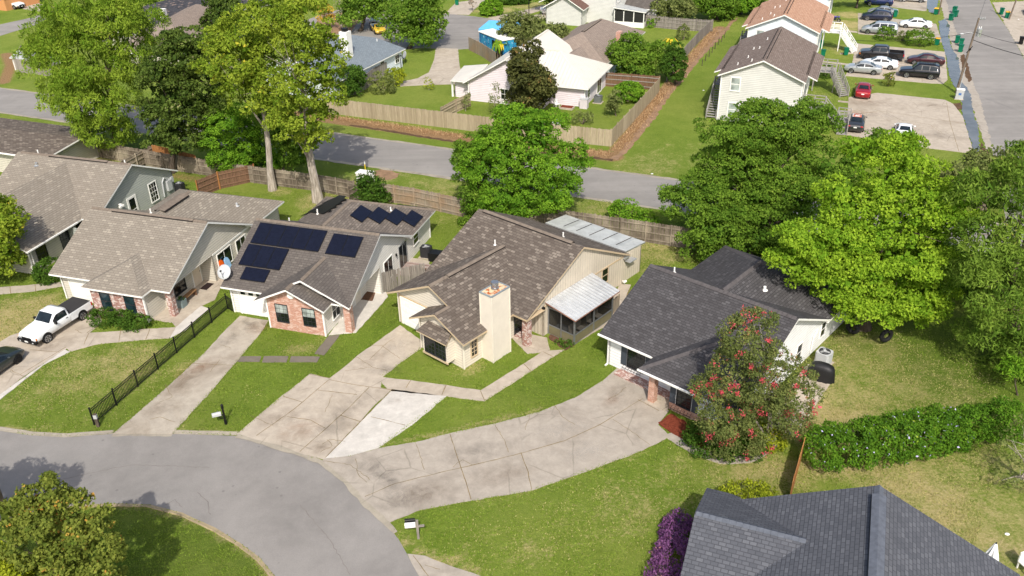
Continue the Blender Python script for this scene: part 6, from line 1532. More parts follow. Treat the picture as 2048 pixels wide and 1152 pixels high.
tufts('weeds', [[(760, 397), (930, 424)], [(1140, 446), (1400, 498)], [(0, 266), (240, 312)], [(500, 350), (700, 386)]], 60, 'grassblade', .28, .15, 8)
tufts('edge_grass', [[(473, 869), (620, 748)], [(835, 1022), (1062, 983), (1284, 903)], [(758, 897), (900, 868), (1080, 825), (1208, 761)], [(345, 868), (430, 775), (510, 681)], [(226, 868), (300, 805), (410, 706)], [(764, 753), (842, 697)], [(969, 803), (1129, 701)], [(893, 793), (758, 896)]], 55, 'grassblade', .10, .06, 9)

def lawn_tufts(n, y0, y1, seed):
    rng = np.random.default_rng(seed); P = []
    while sum(len(p) for p in P) < n:
        q = np.stack([rng.uniform(-60, 50, 60000), y0 + (y1 - y0) * rng.random(60000) ** 1.25], 1)
        q = q[np.abs(q[:, 0]) < q[:, 1] * .68 + 2]
        ok = np.ones(len(q), bool)
        polys = PAVE + [[tuple(G(*p)[:2]) for p in kerb_outer + kerb_inner], [tuple(G(*p)[:2]) for p in [(-500, lineY(-500, 1)), (2600, lineY(2600, 1)), (2600, lineY(2600, 0)), (-500, lineY(-500, 0))]],
                        [tuple(G(*p)[:2]) for p in [(1316, 846), (1342, 828), (1400, 860), (1545, 886), (1552, 897), (1500, 912), (1440, 910), (1345, 868)]]]
        for poly in polys:
            k = len(poly); ins = np.zeros(len(q), bool)
            for j in range(k):
                a, b = poly[j], poly[(j + 1) % k]
                if a[1] == b[1]: continue
                c = (a[1] > q[:, 1]) != (b[1] > q[:, 1]); ins ^= c & (q[:, 0] < (b[0] - a[0]) * (q[:, 1] - a[1]) / (b[1] - a[1]) + a[0])
            ok &= ~ins
        q = q[ok]
        # blades gather in clumps, none where a coarse noise says bare
        cl = np.sin(q[:, 0] * 2.1 + 3 * np.sin(q[:, 1] * .7)) * np.sin(q[:, 1] * 1.9 + 2 * np.sin(q[:, 0] * .9)); q = q[rng.random(len(q)) < .45 + .45 * cl]
        P.append(q)
    P = np.concatenate(P)[:n]; P = np.concatenate([P, np.zeros((len(P), 1))], 1); hh = .055 * rng.uniform(.5, 1.9, len(P))
    ax = unit(np.array([0, 0, .8]) + rng.normal(size=(len(P), 3)) * .6); ax[:, 2] = np.abs(ax[:, 2]); nr = unit(np.cross(ax, rng.normal(size=(len(P), 3))))
    tt = np.clip(rng.random(len(P)) ** 1.5, 0, .92)
    for c, r, k in DRY:
        d = np.hypot(P[:, 0] - c.x, P[:, 1] - c.y) / r; tt[(d < 1.25) & (rng.random(len(P)) < k * np.clip(1.5 - d, 0, 1) * .55)] = 1.0
    co, qd = leaf_quads(P + ax * hh[:, None] * .45, ax, nr, hh * 1.3, hh * .55)
    tag(rawmesh('lawn_grass', co, qd, tt, [LF['grassblade']]), kind='stuff')
lawn_tufts(420000, 24, 76, 12)
# ------------------------------------------------------------------ fences
def fence(label, px, h=1.8, mat='wood_fence', rails=True, side=-1, seed=1, sp=2.4, bw=.14, postmat=None, postproud=.08, dog=True, lean=.02, name='board_fence', pts=None, rail_mat=None):
    """board fence along ground points; side = which side (left +1 / right -1 of the run) shows rails and posts"""
    w = pts or [G(*p) for p in px]; b = w[0].copy()
    t = thing(name, label, 'fence', b); rg = random.Random(seed); mb = MB()
    posts = []; railpts = []
    for a, c in zip(w[:-1], w[1:]):
        d = (c - a); L = d.length; d.normalize(); nr = Vector((-d.y, d.x, 0)) * side
        n = int(L / bw); base = rg.random()
        for i in range(n):
            p = a + d * (i + .5) * (L / n) - b; hh = h + rg.uniform(-.035, .035); tl = rg.uniform(-lean, lean); wd = bw * .46
            if rg.random() < .06: base = rg.random()
            ti = min(1, max(0, base * .5 + rg.random() * .5)); off = nr * rg.uniform(-.008, .008)
            q0, q1 = p - d * wd + off, p + d * wd + off; th = nr * .018; up = Vector((0, 0, hh)) + d * tl; ct = Vector((0, 0, -.05)) if dog else Vector()
            z0 = Vector((0, 0, -.03))
            vs = [q0 - th + z0, q1 - th + z0, q1 - th + up + ct, (q0 + q1) / 2 - th + up, q0 - th + up + ct]
            vs += [v + th * 2 for v in vs]
            mb.add(vs, [(0, 1, 2, 3, 4), (9, 8, 7, 6, 5), (0, 5, 6, 1), (1, 6, 7, 2), (2, 7, 8, 3), (3, 8, 9, 4), (4, 9, 5, 0)], 0, ti)
        m = max(1, round(L / sp))
        for i in range(m + 1): posts.append((a + d * (L * i / m) - b + nr * .07, d))
        railpts.append((a - b + nr * .05, c - b + nr * .05))
    mb.build('boards', M[mat], t)
    if rails:
        for z in (.35, h * .82) if h < 1.5 else (.32, .95, h - .3):
            for a, c in railpts:
                r = MB(); r.bar(a + Vector((0, 0, z)), c + Vector((0, 0, z)), .05, .09, 0, .8); r.build('rail', M[rail_mat or mat], t)
        for p, d in posts:
            r = MB(); r.box(p.x - .05, p.x + .05, p.y - .05, p.y + .05, -.05, h + postproud, 0, rg.random()); r.build('post', M[postmat or mat], t)
    return t
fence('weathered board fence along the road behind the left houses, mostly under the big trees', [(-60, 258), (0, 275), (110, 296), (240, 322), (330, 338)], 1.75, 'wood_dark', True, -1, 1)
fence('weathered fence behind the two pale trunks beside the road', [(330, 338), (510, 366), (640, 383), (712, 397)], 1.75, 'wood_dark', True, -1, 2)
fence('brown and grey patched fence behind the solar panel house', [(752, 400), (830, 412), (936, 436)], 1.8, 'wood_fence', True, -1, 3)
fence('short side fence running back to the road fence by the corner bush', [(700, 408), (745, 388)], 1.7, 'wood_dark', True, -1, 4)
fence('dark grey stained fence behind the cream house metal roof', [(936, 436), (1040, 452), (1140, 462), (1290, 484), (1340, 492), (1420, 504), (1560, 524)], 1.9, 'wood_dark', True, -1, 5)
fence('orange brown fence with its frame showing between two back yards', [(398, 396), (440, 378), (512, 362)], 1.75, 'wood_brown', True, -1, 6, 2.4, .14, 'wood_orange')
fence('orange stained fence under the magnolia', [(310, 322), (352, 331), (398, 344)], 1.8, 'wood_orange', False, -1, 7)
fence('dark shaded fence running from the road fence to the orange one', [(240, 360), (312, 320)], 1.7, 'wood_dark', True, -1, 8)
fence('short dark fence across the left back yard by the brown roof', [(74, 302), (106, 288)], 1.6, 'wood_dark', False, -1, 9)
fence('long tan picket fence along the road in front of the lavender house', [(656, 226), (700, 232), (830, 248), (950, 263), (1100, 281), (1222, 293)], 1.85, 'wood_tan', False, 1, 10, dog=False)
fence('tan fence that turns the corner and follows the dirt track', [(1222, 293), (1270, 240), (1318, 185)], 1.85, 'wood_tan', True, 1, 11, dog=False)
fence('grey leaning fence farther along the dirt track', [(1332, 166), (1352, 138), (1372, 113), (1398, 84), (1424, 60)], 1.7, 'wood_grey', False, 1, 12, lean=.05)
fence('red brown fence with pale rails behind the lavender house', [(1206, 172), (1262, 176), (1318, 181)], 1.8, 'wood_brown', True, -1, 13, 2.4, .14, None, .08, True, .02, 'board_fence', None, 'wood_grey')
fence('wooden gate panel between the lavender house and the tan fence', [(882, 242), (912, 225), (940, 212)], 1.6, 'wood_tan', True, -1, 14, postmat='wood_fence')
fence('pale grey fence at the upper left with a dark return', [(34, 144), (80, 150), (140, 158)], 1.9, 'wood_grey', False, -1, 15)
fence('dark fence side running back from the pale grey fence', [(34, 144), (50, 116)], 1.9, 'wood_dark', False, -1, 16)
fence('long grey fence at the far end of the top back yard', [(1262, 50), (1300, 54), (1360, 60), (1424, 64)], 1.8, 'wood_grey', True, -1, 17)
fence('grey board fence against the blue grey roofed house', [(686, 195), (712, 188), (732, 178), (752, 162), (775, 150)], 1.8, 'wood_grey', False, -1, 18)
fence('brown fence in front of the blue trailer', [(938, 100), (962, 112), (992, 132)], 1.9, 'wood_fence', False, -1, 19)
fence('raw orange wood fence end running from the hedge towards the slate roof', [(1602, 918), (1576, 1012)], 1.65, 'wood_orange', False, -1, 20, bw=.14)
fence('short weathered fence panel between the solar and cream houses', [(766, 586), (800, 577), (852, 566)], 1.75, 'wood_grey', False, -1, 21, lean=.03)
fence('short panel of wood between the screened porch and the charcoal house', [(1226, 628), (1238, 618)], 1.3, 'wood_fence', False, -1, 22)

def iron_fence():
    px = [(189, 850), (238, 804), (283, 766), (326, 729), (365, 696), (401, 664), (432, 637), (456, 618)]
    w = [G(*p) for p in px]; a, c = w[0], w[-1]; d = (c - a).normalized(); b = a.copy(); L = (c - a).length
    t = thing('iron_fence', 'black metal picket fence between the two left front lawns', 'fence', b)
    mb = MB(); n = int(L / .115)
    for i in range(n): p = d * (i + .5) * (L / n); mb.box(p.x - .013, p.x + .013, p.y - .013, p.y + .013, .08, 1.17)
    e = Vector((-d.y, d.x, 0)); r2 = (G(468, 626) - c); r2n = r2.normalized()
    for i in range(int(r2.length / .115)): p = c - b + r2n * (i + .5) * .115; mb.box(p.x - .013, p.x + .013, p.y - .013, p.y + .013, .08, 1.17)
    mb.build('pickets', M['black'], t)
    for z in (.15, 1.0, 1.16):
        r = MB(); r.bar(Vector((0, 0, z)), d * L + Vector((0, 0, z)), .035, .035); r.bar(d * L + Vector((0, 0, z)), d * L + r2 + Vector((0, 0, z)), .035, .035); r.build('rail', M['black'], t)
    m = 8
    for i in range(m):
        p = d * L * i / (m - 1); r = MB(); r.box(p.x - .035, p.x + .035, p.y - .035, p.y + .035, -.05, 1.27); r.box(p.x - .045, p.x + .045, p.y - .045, p.y + .045, 1.27, 1.31); r.build('post', M['black'], t)
    t2 = thing('fence_post_stump', 'dark stubby post with a pale cap at the street end of the black fence', 'post', G(197, 853))
    r = MB(); r.box(-.09, .09, -.07, .07, 0, .95); r.build('post', M['bark_dark'], t2); r = MB(); r.box(-.1, .1, -.08, .08, .62, .9); r.build('cap', M['ltgrey'], t2)
iron_fence()
# row of small dark stakes by the dirt track
STK = None
for i, (x, y) in enumerate([(1404, 132), (1411, 122), (1418, 114), (1424, 106), (1430, 98), (1437, 90), (1443, 84), (1449, 76)]):
    o = MB(); o.box(-.04, .04, -.04, .04, 0, .9 + .1 * (i % 3)); q = o.build('stake', M['bark_dark'], None, False, G(x, y))
    tag(q, 'dark wooden stake in the row beside the dirt track', 'stake', 'stakes along the dirt track')

# ------------------------------------------------------------------ vehicles
def prof(st, x):
    st = sorted(st)
    if x <= st[0][0]: return st[0]
    for a, b in zip(st[:-1], st[1:]):
        if a[0] <= x <= b[0]:
            k = (x - a[0]) / (b[0] - a[0]); return tuple(p + (q - p) * k for p, q in zip(a, b))
    return st[-1]
def shell(st):
    mb = MB(); vs = []; st = sorted(st); xs = []
    for a, b in zip(st[:-1], st[1:]):
        n = max(1, int((b[0] - a[0]) / .16)); xs += [a[0] + (b[0] - a[0]) * i / n for i in range(n)]
    xs.append(st[-1][0])
    for x in xs:
        _, zb, zs, zr, ws, wr = prof(st, x)
        hp = [(ws * .82, zb), (ws * .97, zb + .1), (ws, zb + (zs - zb) * .55), (ws * .985, zs - .03), (ws * .96, zs), (wr + (ws - wr) * .12 * (zr - zs > .15), zr - .07 * (zr - zs > .15)), (wr * .86, zr), (wr * .45, zr + .012), ]
        ring = [(x, y, z) for y, z in hp] + [(x, 0, zr + .018)] + [(x, -y, z) for y, z in reversed(hp)]
        vs += ring
    k = 17; n = len(xs)
    fs = [((i + 1) * k + j, (i + 1) * k + (j + 1) % k, i * k + (j + 1) % k, i * k + j) for i in range(n - 1) for j in range(k)]
    fs += [list(range(k)), [(n - 1) * k + j for j in range(k - 1, -1, -1)]]
    return mb.add(vs, fs)
SPEC = {
 'sedan': dict(L=2.32, st=[(-2.32, .42, .72, .74, .66, .58), (-2.2, .27, .93, .96, .82, .70), (-1.75, .22, .98, 1.03, .89, .72), (-1.45, .20, .98, 1.07, .9, .66), (-.75, .20, .96, 1.38, .9, .57), (-.1, .2, .94, 1.44, .9, .60), (.42, .2, .93, 1.39, .9, .58), (1.12, .2, .92, 1.0, .9, .68), (1.7, .22, .84, .90, .88, .68), (2.12, .26, .70, .74, .80, .60), (2.32, .38, .56, .58, .64, .5)],
              wh=(-1.36, 1.38), wr=.32, ws=(1.08, .48), rw=(-1.42, -.80), side=(-1.22, .92), pil=[-.12], mir=.75),
 'coupe': dict(L=2.15, st=[(-2.15, .42, .76, .78, .70, .6), (-2.05, .27, .92, .95, .84, .72), (-1.7, .22, .96, 1.0, .9, .72), (-1.4, .20, .95, 1.03, .9, .66), (-.6, .20, .92, 1.27, .9, .54), (-.1, .2, .9, 1.30, .9, .56), (.3, .2, .88, 1.26, .9, .55), (1.0, .2, .86, .93, .9, .66), (1.6, .22, .78, .84, .88, .66), (2.0, .24, .64, .68, .80, .6), (2.15, .36, .52, .54, .64, .5)],
              wh=(-1.27, 1.3), wr=.33, ws=(.95, .36), rw=(-1.36, -.66), side=(-1.1, .82), pil=[-.3], mir=.65),
 'suv': dict(L=2.4, st=[(-2.4, .5, .95, 1.05, .78, .7), (-2.34, .36, 1.06, 1.15, .9, .74), (-2.2, .32, 1.10, 1.7, .93, .68), (-1.6, .3, 1.1, 1.80, .94, .70), (0, .3, 1.08, 1.82, .94, .70), (.35, .3, 1.08, 1.76, .94, .69), (.95, .3, 1.07, 1.15, .94, .76), (1.6, .32, 1.02, 1.08, .93, .76), (2.2, .36, .92, .97, .88, .7), (2.4, .46, .7, .74, .76, .6)],
             wh=(-1.42, 1.42), wr=.38, ws=(.9, .42), rw=(-2.32, -2.16), side=(-2.05, .72), pil=[-1.1, -.2], mir=.65),
 'wagon': dict(L=2.3, st=[(-2.3, .5, .9, .98, .74, .66), (-2.22, .34, 1.0, 1.1, .86, .7), (-1.95, .3, 1.04, 1.42, .9, .62), (-1.1, .28, 1.02, 1.62, .9, .62), (-.1, .28, 1.0, 1.66, .9, .64), (.4, .28, 1.0, 1.58, .9, .62), (1.1, .28, .98, 1.06, .9, .72), (1.6, .3, .94, 1.0, .89, .72), (2.12, .34, .84, .88, .84, .66), (2.3, .44, .64, .67, .7, .55)],
               wh=(-1.36, 1.38), wr=.36, ws=(1.05, .46), rw=(-2.12, -1.75), side=(-1.75, .85), pil=[-.95, -.1], mir=.7),
 'van': dict(L=2.55, st=[(-2.55, .46, .95, 1.05, .8, .7), (-2.48, .3, 1.05, 1.2, .92, .76), (-2.3, .26, 1.08, 1.66, .95, .70), (-1.6, .24, 1.06, 1.75, .97, .72), (.2, .24, 1.04, 1.76, .97, .72), (.65, .24, 1.03, 1.66, .97, .70), (1.5, .24, 1.0, 1.1, .95, .76), (2.0, .26, .92, .98, .92, .74), (2.4, .3, .74, .78, .84, .64), (2.55, .4, .6, .62, .7, .55)],
             wh=(-1.5, 1.58), wr=.34, ws=(1.45, .74), rw=(-2.45, -2.26), side=(-2.1, 1.15), pil=[-1.05, .05], mir=1.0),
}
def wheels(t, xs, r, y, rim='chrome', w=.22, n=5):
    for x in xs:
        for s in (-1, 1):
            mb = MB(); mb.cyl((x, s * (y - w) if s > 0 else s * y, r), r, w, 20, 0, 'y')
            wl = mb.build('wheel', M['rubber'], t)
            k = MB(); yy = s * (y + .004); k.cyl((x, min(yy, yy - s * .02), r), r * .30, .03, 10, 0, 'y')
            for i in range(n):
                a = 2 * math.pi * i / n; c_, s_ = math.cos(a), math.sin(a)
                k.bar((x, yy, r), (x + c_ * r * .66, yy, r + s_ * r * .66), .02, r * .2, 0, .5, Vector((-s_, 0, c_)))
            ring = [(x + math.cos(2 * math.pi * i / 18) * r * .66, yy, r + math.sin(2 * math.pi * i / 18) * r * .66) for i in range(19)]
            k.tube(ring, r * .07, 5)
            k.build('rim', M[rim], wl)
def car(kind, name, label, cat, loc, hd, rgb, metal=0.0, rim='chrome', roof=None, group=None, rack=False, clad=None, plate=True, taillight=(170, 14, 18), hood=None, scale=1.0):
    sp = SPEC[kind]; st = sp['st']; t = thing(name, label, cat, loc, hd, group); t.scale = (scale,) * 3
    cp = carpaint(rgb, metal)
    body = shell(st).build('body', cp, t, True)
    P = lambda x: prof(st, x)
    # glass
    def sidept(x, k, s, o=.014):
        _, zb, zs, zr, ws, wr = P(x); z0, z1 = zs, zr - .07
        y0, y1 = ws * .96, wr + (ws - wr) * .12
        return (x, s * (y0 + (y1 - y0) * k + o), z0 + (z1 - z0) * k + o * .4)
    x0, x1 = sp['side']; cuts = [x0] + sp['pil'] + [x1]
    for s in (-1, 1):
        for a, b in zip(cuts[:-1], cuts[1:]):
            mb = MB(); n = 6; aa, bb = a + .05, b - .05
            lo = [sidept(aa + (bb - aa) * i / n, .10, s) for i in range(n + 1)]; hi = [sidept(aa + (bb - aa) * i / n, .88, s) for i in range(n + 1)]
            f = [(i, i + 1, n + 2 + i, n + 1 + i) if s < 0 else (i + 1, i, n + 1 + i, n + 2 + i) for i in range(n)]
            mb.add(lo + hi, f); mb.build('side_window', M['glass_car'], t, True)
    def screen(nm, xa, xb, ka, kb):
        mb = MB(); m = 6; n = 4; vs = []
        for i in range(n + 1):
            x = xa + (xb - xa) * i / n; _, zb, zs, zr, ws, wr = P(x); hw = (wr * .84) * (1 + (.10 if i == 0 else 0))
            for j in range(m + 1):
                y = -hw + 2 * hw * j / m; vs.append((x + (.012 if xa > xb else -.012), y, zr + .018 * (1 - abs(y) / max(wr, .1)) + .016))
        fs = [(i * (m + 1) + j, i * (m + 1) + j + 1, (i + 1) * (m + 1) + j + 1, (i + 1) * (m + 1) + j) for i in range(n) for j in range(m)]
        if xa < xb: fs = [f[::-1] for f in fs]
        mb.add(vs, fs); mb.build(nm, M['glass_car'], t, True)
    screen('windshield', sp['ws'][0], sp['ws'][1], 0, 1)
    screen('rear_window', sp['rw'][0], sp['rw'][1], 0, 1)
    L = sp['L']; _, zbf, zsf, zrf, wsf, wrf = P(L - .12); _, zbr, zsr, zrr, wsr, wrr = P(-L + .1)
    for s in (-1, 1):
        mb = MB(); mb.ell((L - .16, s * wsf * .78, zsf - .06), .14, .16, .075, 0, 10, 6); mb.build('headlight', M['ltgrey'], t, True)
        mb = MB(); mb.ell((-L + .08, s * wsr * .80, zsr - .09), .07, .17, .09, 0, 10, 6); mb.build('taillight', paint(taillight, .3, .05, .5), t, True)
        xm = sp['mir']; _, _, zs_, _, ws_, _ = P(xm); mb = MB(); mb.ell((xm, s * (ws_ + .09), zs_ + .06), .07, .11, .07, 0, 8, 6); mb.build('mirror', cp, t, True)
    mb = MB(); zg = zbf + .16; mb.box(L - .1, L + .005, -.36, .36, zg, zg + .16); mb.build('grille', M['black'], t)
    if plate:
        mb = MB(); mb.box(-L - .015, -L + .06, -.16, .16, zsr - .24, zsr - .12); mb.build('license_plate', M['white'], t)
    for x in sp['wh']:
        for s in (-1, 1):
            _, zb, zs, zr, ws, wr = P(x); mb = MB(); mb.cyl((x, s * ws - (.012 if s > 0 else 0) - s * .001, sp['wr'] + .02), sp['wr'] * 1.14, .016, 20, 0, 'y'); mb.build('wheel_arch', M['black'] if clad is None else paint(clad, .6, .1), t)
    wheels(t, sp['wh'], sp['wr'], P(0)[4] + .015, rim)
    if roof:
        mb = MB(); n = 5; xr0, xr1 = sp['rw'][1] + .05, sp['ws'][1] - .03; vs = []
        for i in range(n + 1):
            x = xr0 + (xr1 - xr0) * i / n; _, _, _, zr, _, wr = P(x)
            for j in range(5): y = (-1 + j * .5) * wr * .8; vs.append((x, y, zr + .018 * (1 - abs(y) / wr) + .006))
        mb.add(vs, [(i * 5 + j, (i + 1) * 5 + j, (i + 1) * 5 + j + 1, i * 5 + j + 1) for i in range(n) for j in range(4)])
        mb.build('roof_panel', roof, t, True)
    if rack:
        _, _, _, zr, _, wr = P(-.6); mb = MB()
        for s in (-1, 1): mb.bar((-1.7, s * wr * .85, zr + .07), (.3, s * wr * .85, zr + .07), .04, .05)
        for i in range(11): mb.bar((-1.65 + i * .19, -wr * .85, zr + .07), (-1.65 + i * .19, wr * .85, zr + .07), .04, .03)
        for x in (-1.5, .1):
            for s in (-1, 1): mb.box(x - .03, x + .03, s * wr * .85 - .02, s * wr * .85 + .02, zr - .03, zr + .06)
        mb.build('roof_rack', M['black'], t)
    return t
def pickup(name, label, loc, hd, rgb, crew=False, cover=True, rim='chrome', bumper='black', metal=0.0, group=None, scale=1.0):
    t = thing(name, label, 'pickup truck', loc, hd, group); t.scale = (scale,) * 3
    cb = -.55 if not crew else -.75; Lr, Lf = -2.55, 2.5
    st = [(cb, .38, 1.05, 1.08, .88, .82), (cb + .04, .38, 1.05, 1.60, .88, .68), (cb + .35, .38, 1.05, 1.70, .88, .68), (.45 if not crew else .8, .38, 1.04, 1.68, .88, .67), (1.05 if not crew else 1.35, .38, 1.02, 1.10, .88, .76), (1.75, .4, .98, 1.04, .88, .76), (2.3, .42, .90, .95, .85, .72), (2.5, .52, .78, .82, .78, .62)]
    cp = carpaint(rgb, metal); P = lambda x: prof(st, x)
    shell(st).build('cab', cp, t, True)
    b = MB(); x0, x1, yw, zb, zt, th = Lr, cb - .03, .88, .5, 1.06, .07
    b.box(x0, x1, yw - th, yw, zb, zt); b.box(x0, x1, -yw, -yw + th, zb, zt); b.box(x0, x0 + th, -yw + th, yw - th, zb, zt); b.box(x1 - th, x1, -yw + th, yw - th, zb, zt); b.box(x0 + th, x1 - th, -yw + th, yw - th, zb, zb + .06)
    bed = b.build('bed', cp, t)
    mb = MB()
    if cover: mb.box(x0 + .03, x1 - .01, -yw + .05, yw - .05, zt + .002, zt + .03); mb.build('bed_cover', paint((52, 50, 50), .85, .1), t)
    else: mb.box(x0 + th, x1 - th, -yw + th, yw - th, zb + .062, zb + .09); mb.build('bed_liner', M['black'], t)
    def sidept(x, k, s, o=.014):
        _, zb_, zs, zr, ws, wr = P(x); z0, z1 = zs, zr - .07; y0, y1 = ws * .96, wr + (ws - wr) * .12
        return (x, s * (y0 + (y1 - y0) * k + o), z0 + (z1 - z0) * k + o * .4)
    cuts = [cb + .12, .82] if not crew else [cb + .12, .25, 1.12]
    for s in (-1, 1):
        for a, c in zip(cuts[:-1], cuts[1:]):
            m = MB(); n = 6; aa, bb = a + .04, c - .04
            lo = [sidept(aa + (bb - aa) * i / n, .12, s) for i in range(n + 1)]; hi = [sidept(aa + (bb - aa) * i / n, .88, s) for i in range(n + 1)]
            m.add(lo + hi, [(i, i + 1, n + 2 + i, n + 1 + i) if s < 0 else (i + 1, i, n + 1 + i, n + 2 + i) for i in range(n)]); m.build('side_window', M['glass_car'], t, True)
    xa, xb = (1.0, .5) if not crew else (1.3, .85)
    m = MB(); vs = []
    for i in range(4):
        x = xa + (xb - xa) * i / 3; _, _, zs, zr, ws, wr = P(x)
        for j in range(7): y = (-1 + j / 3) * wr * .86; vs.append((x + .012, y, zr + .018 * (1 - abs(y) / wr) + .016))
    m.add(vs, [(i * 7 + j, i * 7 + j + 1, (i + 1) * 7 + j + 1, (i + 1) * 7 + j) for i in range(3) for j in range(6)]); m.build('windshield', M['glass_car'], t, True)
    m = MB(); m.box(cb - .018, cb + .03, -.55, .55, 1.16, 1.54); m.build('rear_window', M['glass_car'], t)
    m = MB(); m.box(Lf - .12, Lf + .09, -.84, .84, .38, .6); m.build('front_bumper', M[bumper], t)
    m = MB(); m.box(Lr - .1, Lr + .02, -.84, .84, .42, .6); m.build('rear_bumper', M['chrome'], t)
    m = MB(); m.box(Lf - .04, Lf + .02, -.42, .42, .62, .78); m.build('grille', M['black'], t)
    m = MB(); m.box(Lf + .091, Lf + .1, -.15, .15, .44, .55); m.build('license_plate', M['white'], t)
    for s in (-1, 1):
        m = MB(); m.ell((Lf - .06, s * .62, .72), .07, .16, .08, 0, 10, 6); m.build('headlight', M['ltgrey'], t, True)
        m = MB(); m.box(Lf - .12, Lf - .04, s * .80 - .03, s * .80 + .03, .64, .80); m.build('turn_signal', paint((226, 120, 30), .4, .05), t)
        m = MB(); m.box(Lr - .01, Lr + .09, s * .84 - .05, s * .84 + .055, .72, 1.0); m.build('taillight', paint((190, 16, 20), .35, .05), t)
        m = MB(); xm = .75 if not crew else 1.05; m.box(xm - .06, xm + .06, s * .98 - .1, s * .98 + .1, 1.06, 1.22); m.build('mirror', M['black'], t)
        m = MB(); m.ell((Lf + .09, s * .58, .46), .03, .07, .06, 0, 8, 6); m.build('fog_lamp', M['ltgrey'], t, True)
        m = MB(); xh = cb + .2; m.box(xh, xh + .16, s * .885 - .012, s * .885 + .012, .94, .98); m.build('door_handle', M['black'], t)
    r = .36
    for x in (-1.55, 1.62):
        for s in (-1, 1):
            m = MB(); m.cyl((x, s * .88 - (.014 if s > 0 else 0), r + .05), r * 1.16, .018, 20, 0, 'y'); m.build('wheel_arch', M['black'], t)
    wheels(t, (-1.55, 1.62), r, .905, rim)
    return t
def near(px, hd, half):
    """centre of a car whose near side touches the ground at photo point px"""
    p = G(*px); n = Vector((-math.sin(hd), math.cos(hd), 0)); n = n if n.y > 0 else -n
    return p + n * half
U, V = rad(-22), rad(68)
def face(a, b): d = G(*b) - G(*a); return math.atan2(d.y, d.x)
# front yard vehicles
_h = face((182, 628), (66, 700)); pickup('pickup_truck', 'white pickup truck with black bed cover in the driveway beside the brick windows', near((136, 662), face((169, 641), (103, 684)), .92), face((169, 641), (103, 684)), (236, 238, 238), False, True)
_h = face((-60, 790), (42, 718)); car('coupe', 'sports_car', 'dark grey sports car cut by the left edge below the white pickup', 'car', near((40, 727), _h, .93) - Vector((math.cos(_h), math.sin(_h), 0)) * 1.3, _h, (46, 54, 56), .3, 'black')
# parking lot
W2 = U + math.pi
car('sedan', 'parked_car', 'red sedan seen from behind on the nearest parking slab', 'car', G(1725, 189), V, (150, 16, 30), .1, 'greymetal')
_mt, _nt, _b = newmat('peeling_roof_paint', .6, .3); _co = obj_co(_nt)
_nt.links.new(mix(_nt, ramp(_nt, noise(_nt, _co, 3.2, 3, .6, .8), .46, .56), (.52, .13, .06, 1), (.62, .56, .52, 1)), _b.inputs['Base Color'])
car('sedan', 'parked_car', 'dark grey sedan with a peeling orange roof seen from behind', 'car', G(1710, 254), V, (56, 58, 60), .3, 'greymetal', _mt)
car('coupe', 'parked_car', 'white coupe seen from behind at the near edge of the parking slab', 'car', G(1806, 271), V, (240, 240, 240), 0, 'darkmetal')
car('sedan', 'parked_car', 'silver sedan nearest the grass in the second parking row', 'car', near((1724, 149), W2, .92), W2, (176, 180, 180), .4)
car('sedan', 'parked_car', 'white sedan with dark sunroof between the silver sedan and black pickup', 'car', near((1757, 139), W2, .92), W2, (238, 240, 240), 0)
pickup('parked_pickup', 'black crew cab pickup with open bed in the parking lot', near((1760, 122), W2, .95), W2, (38, 37, 38), True, False, 'darkmetal', 'black', .2, None, 1.12)
car('sedan', 'parked_car', 'dark maroon sedan beside the gutter water', 'car', near((1850, 132), W2, .92), W2, (66, 22, 30), .25)
car('suv', 'parked_car', 'black suv with a roof rack in front of the maroon sedan', 'car', near((1836, 158), W2, .95), W2, (18, 20, 26), .2, 'chrome', None, None, True)
car('van', 'parked_van', 'silver minivan on the third parking slab', 'van', near((1757, 70), W2, 1.0), W2, (178, 182, 186), .4)
car('sedan', 'parked_car', 'white sedan parked alone by the bushy shrubs', 'car', near((1830, 58), W2, .92), W2, (240, 242, 242), 0)
car('wagon', 'parked_car', 'dark navy suv with grey lower body on the third slab', 'car', near((1752, 43), W2, .95), W2, (20, 30, 56), .2, 'chrome', None, None, False, (60, 62, 66))
car('sedan', 'parked_car', 'silver roofed sedan behind the navy suv', 'car', near((1764, 33), W2, .92), W2, (150, 154, 158), .4)
car('sedan', 'parked_car', 'navy sedan under the tree at the top edge', 'car', near((1756, 12), W2, .92), W2, (18, 34, 86), .2)
car('sedan', 'parked_car', 'white sedan behind the navy sedan at the top edge', 'car', near((1784, 3), W2, .92), W2, (238, 240, 240), 0)
car('wagon', 'parked_car', 'white suv cut by the top edge of the photo', 'car', near((1824, 5), W2, .95), W2, (238, 240, 240), 0)
car('sedan', 'parked_car', 'white car cut by the right edge across the side street', 'car', G(2062, 28), V, (236, 238, 240), 0)
# far cul-de-sac
_h = face((752, 58), (768, 74)); car('coupe', 'parked_car', 'yellow sports car in the drive behind the blue grey roof', 'car', G(757, 64), _h, (206, 172, 60), 0, 'darkmetal')
pickup('parked_pickup', 'white pickup truck parked behind the yellow sports car', G(753, 46), face((755, 36), (748, 54)), (232, 234, 234), True, False)
car('suv', 'parked_car', 'small white vehicle cut by the top edge near the far street', 'car', G(786, 3), U, (236, 236, 236))
car('sedan', 'parked_car', 'grey sedan at the top edge above the tall yellow green trees', 'car', near((602, 4), U, .9), U, (120, 116, 110), .3)
car('sedan', 'parked_car', 'white car half hidden by the bush near the brown gabled house', 'car', G(1108, 26), rad(20), (232, 234, 234))
pickup('parked_pickup', 'white pickup truck in the corner at the upper left', G(24, 16), U, (236, 238, 238), False, False)
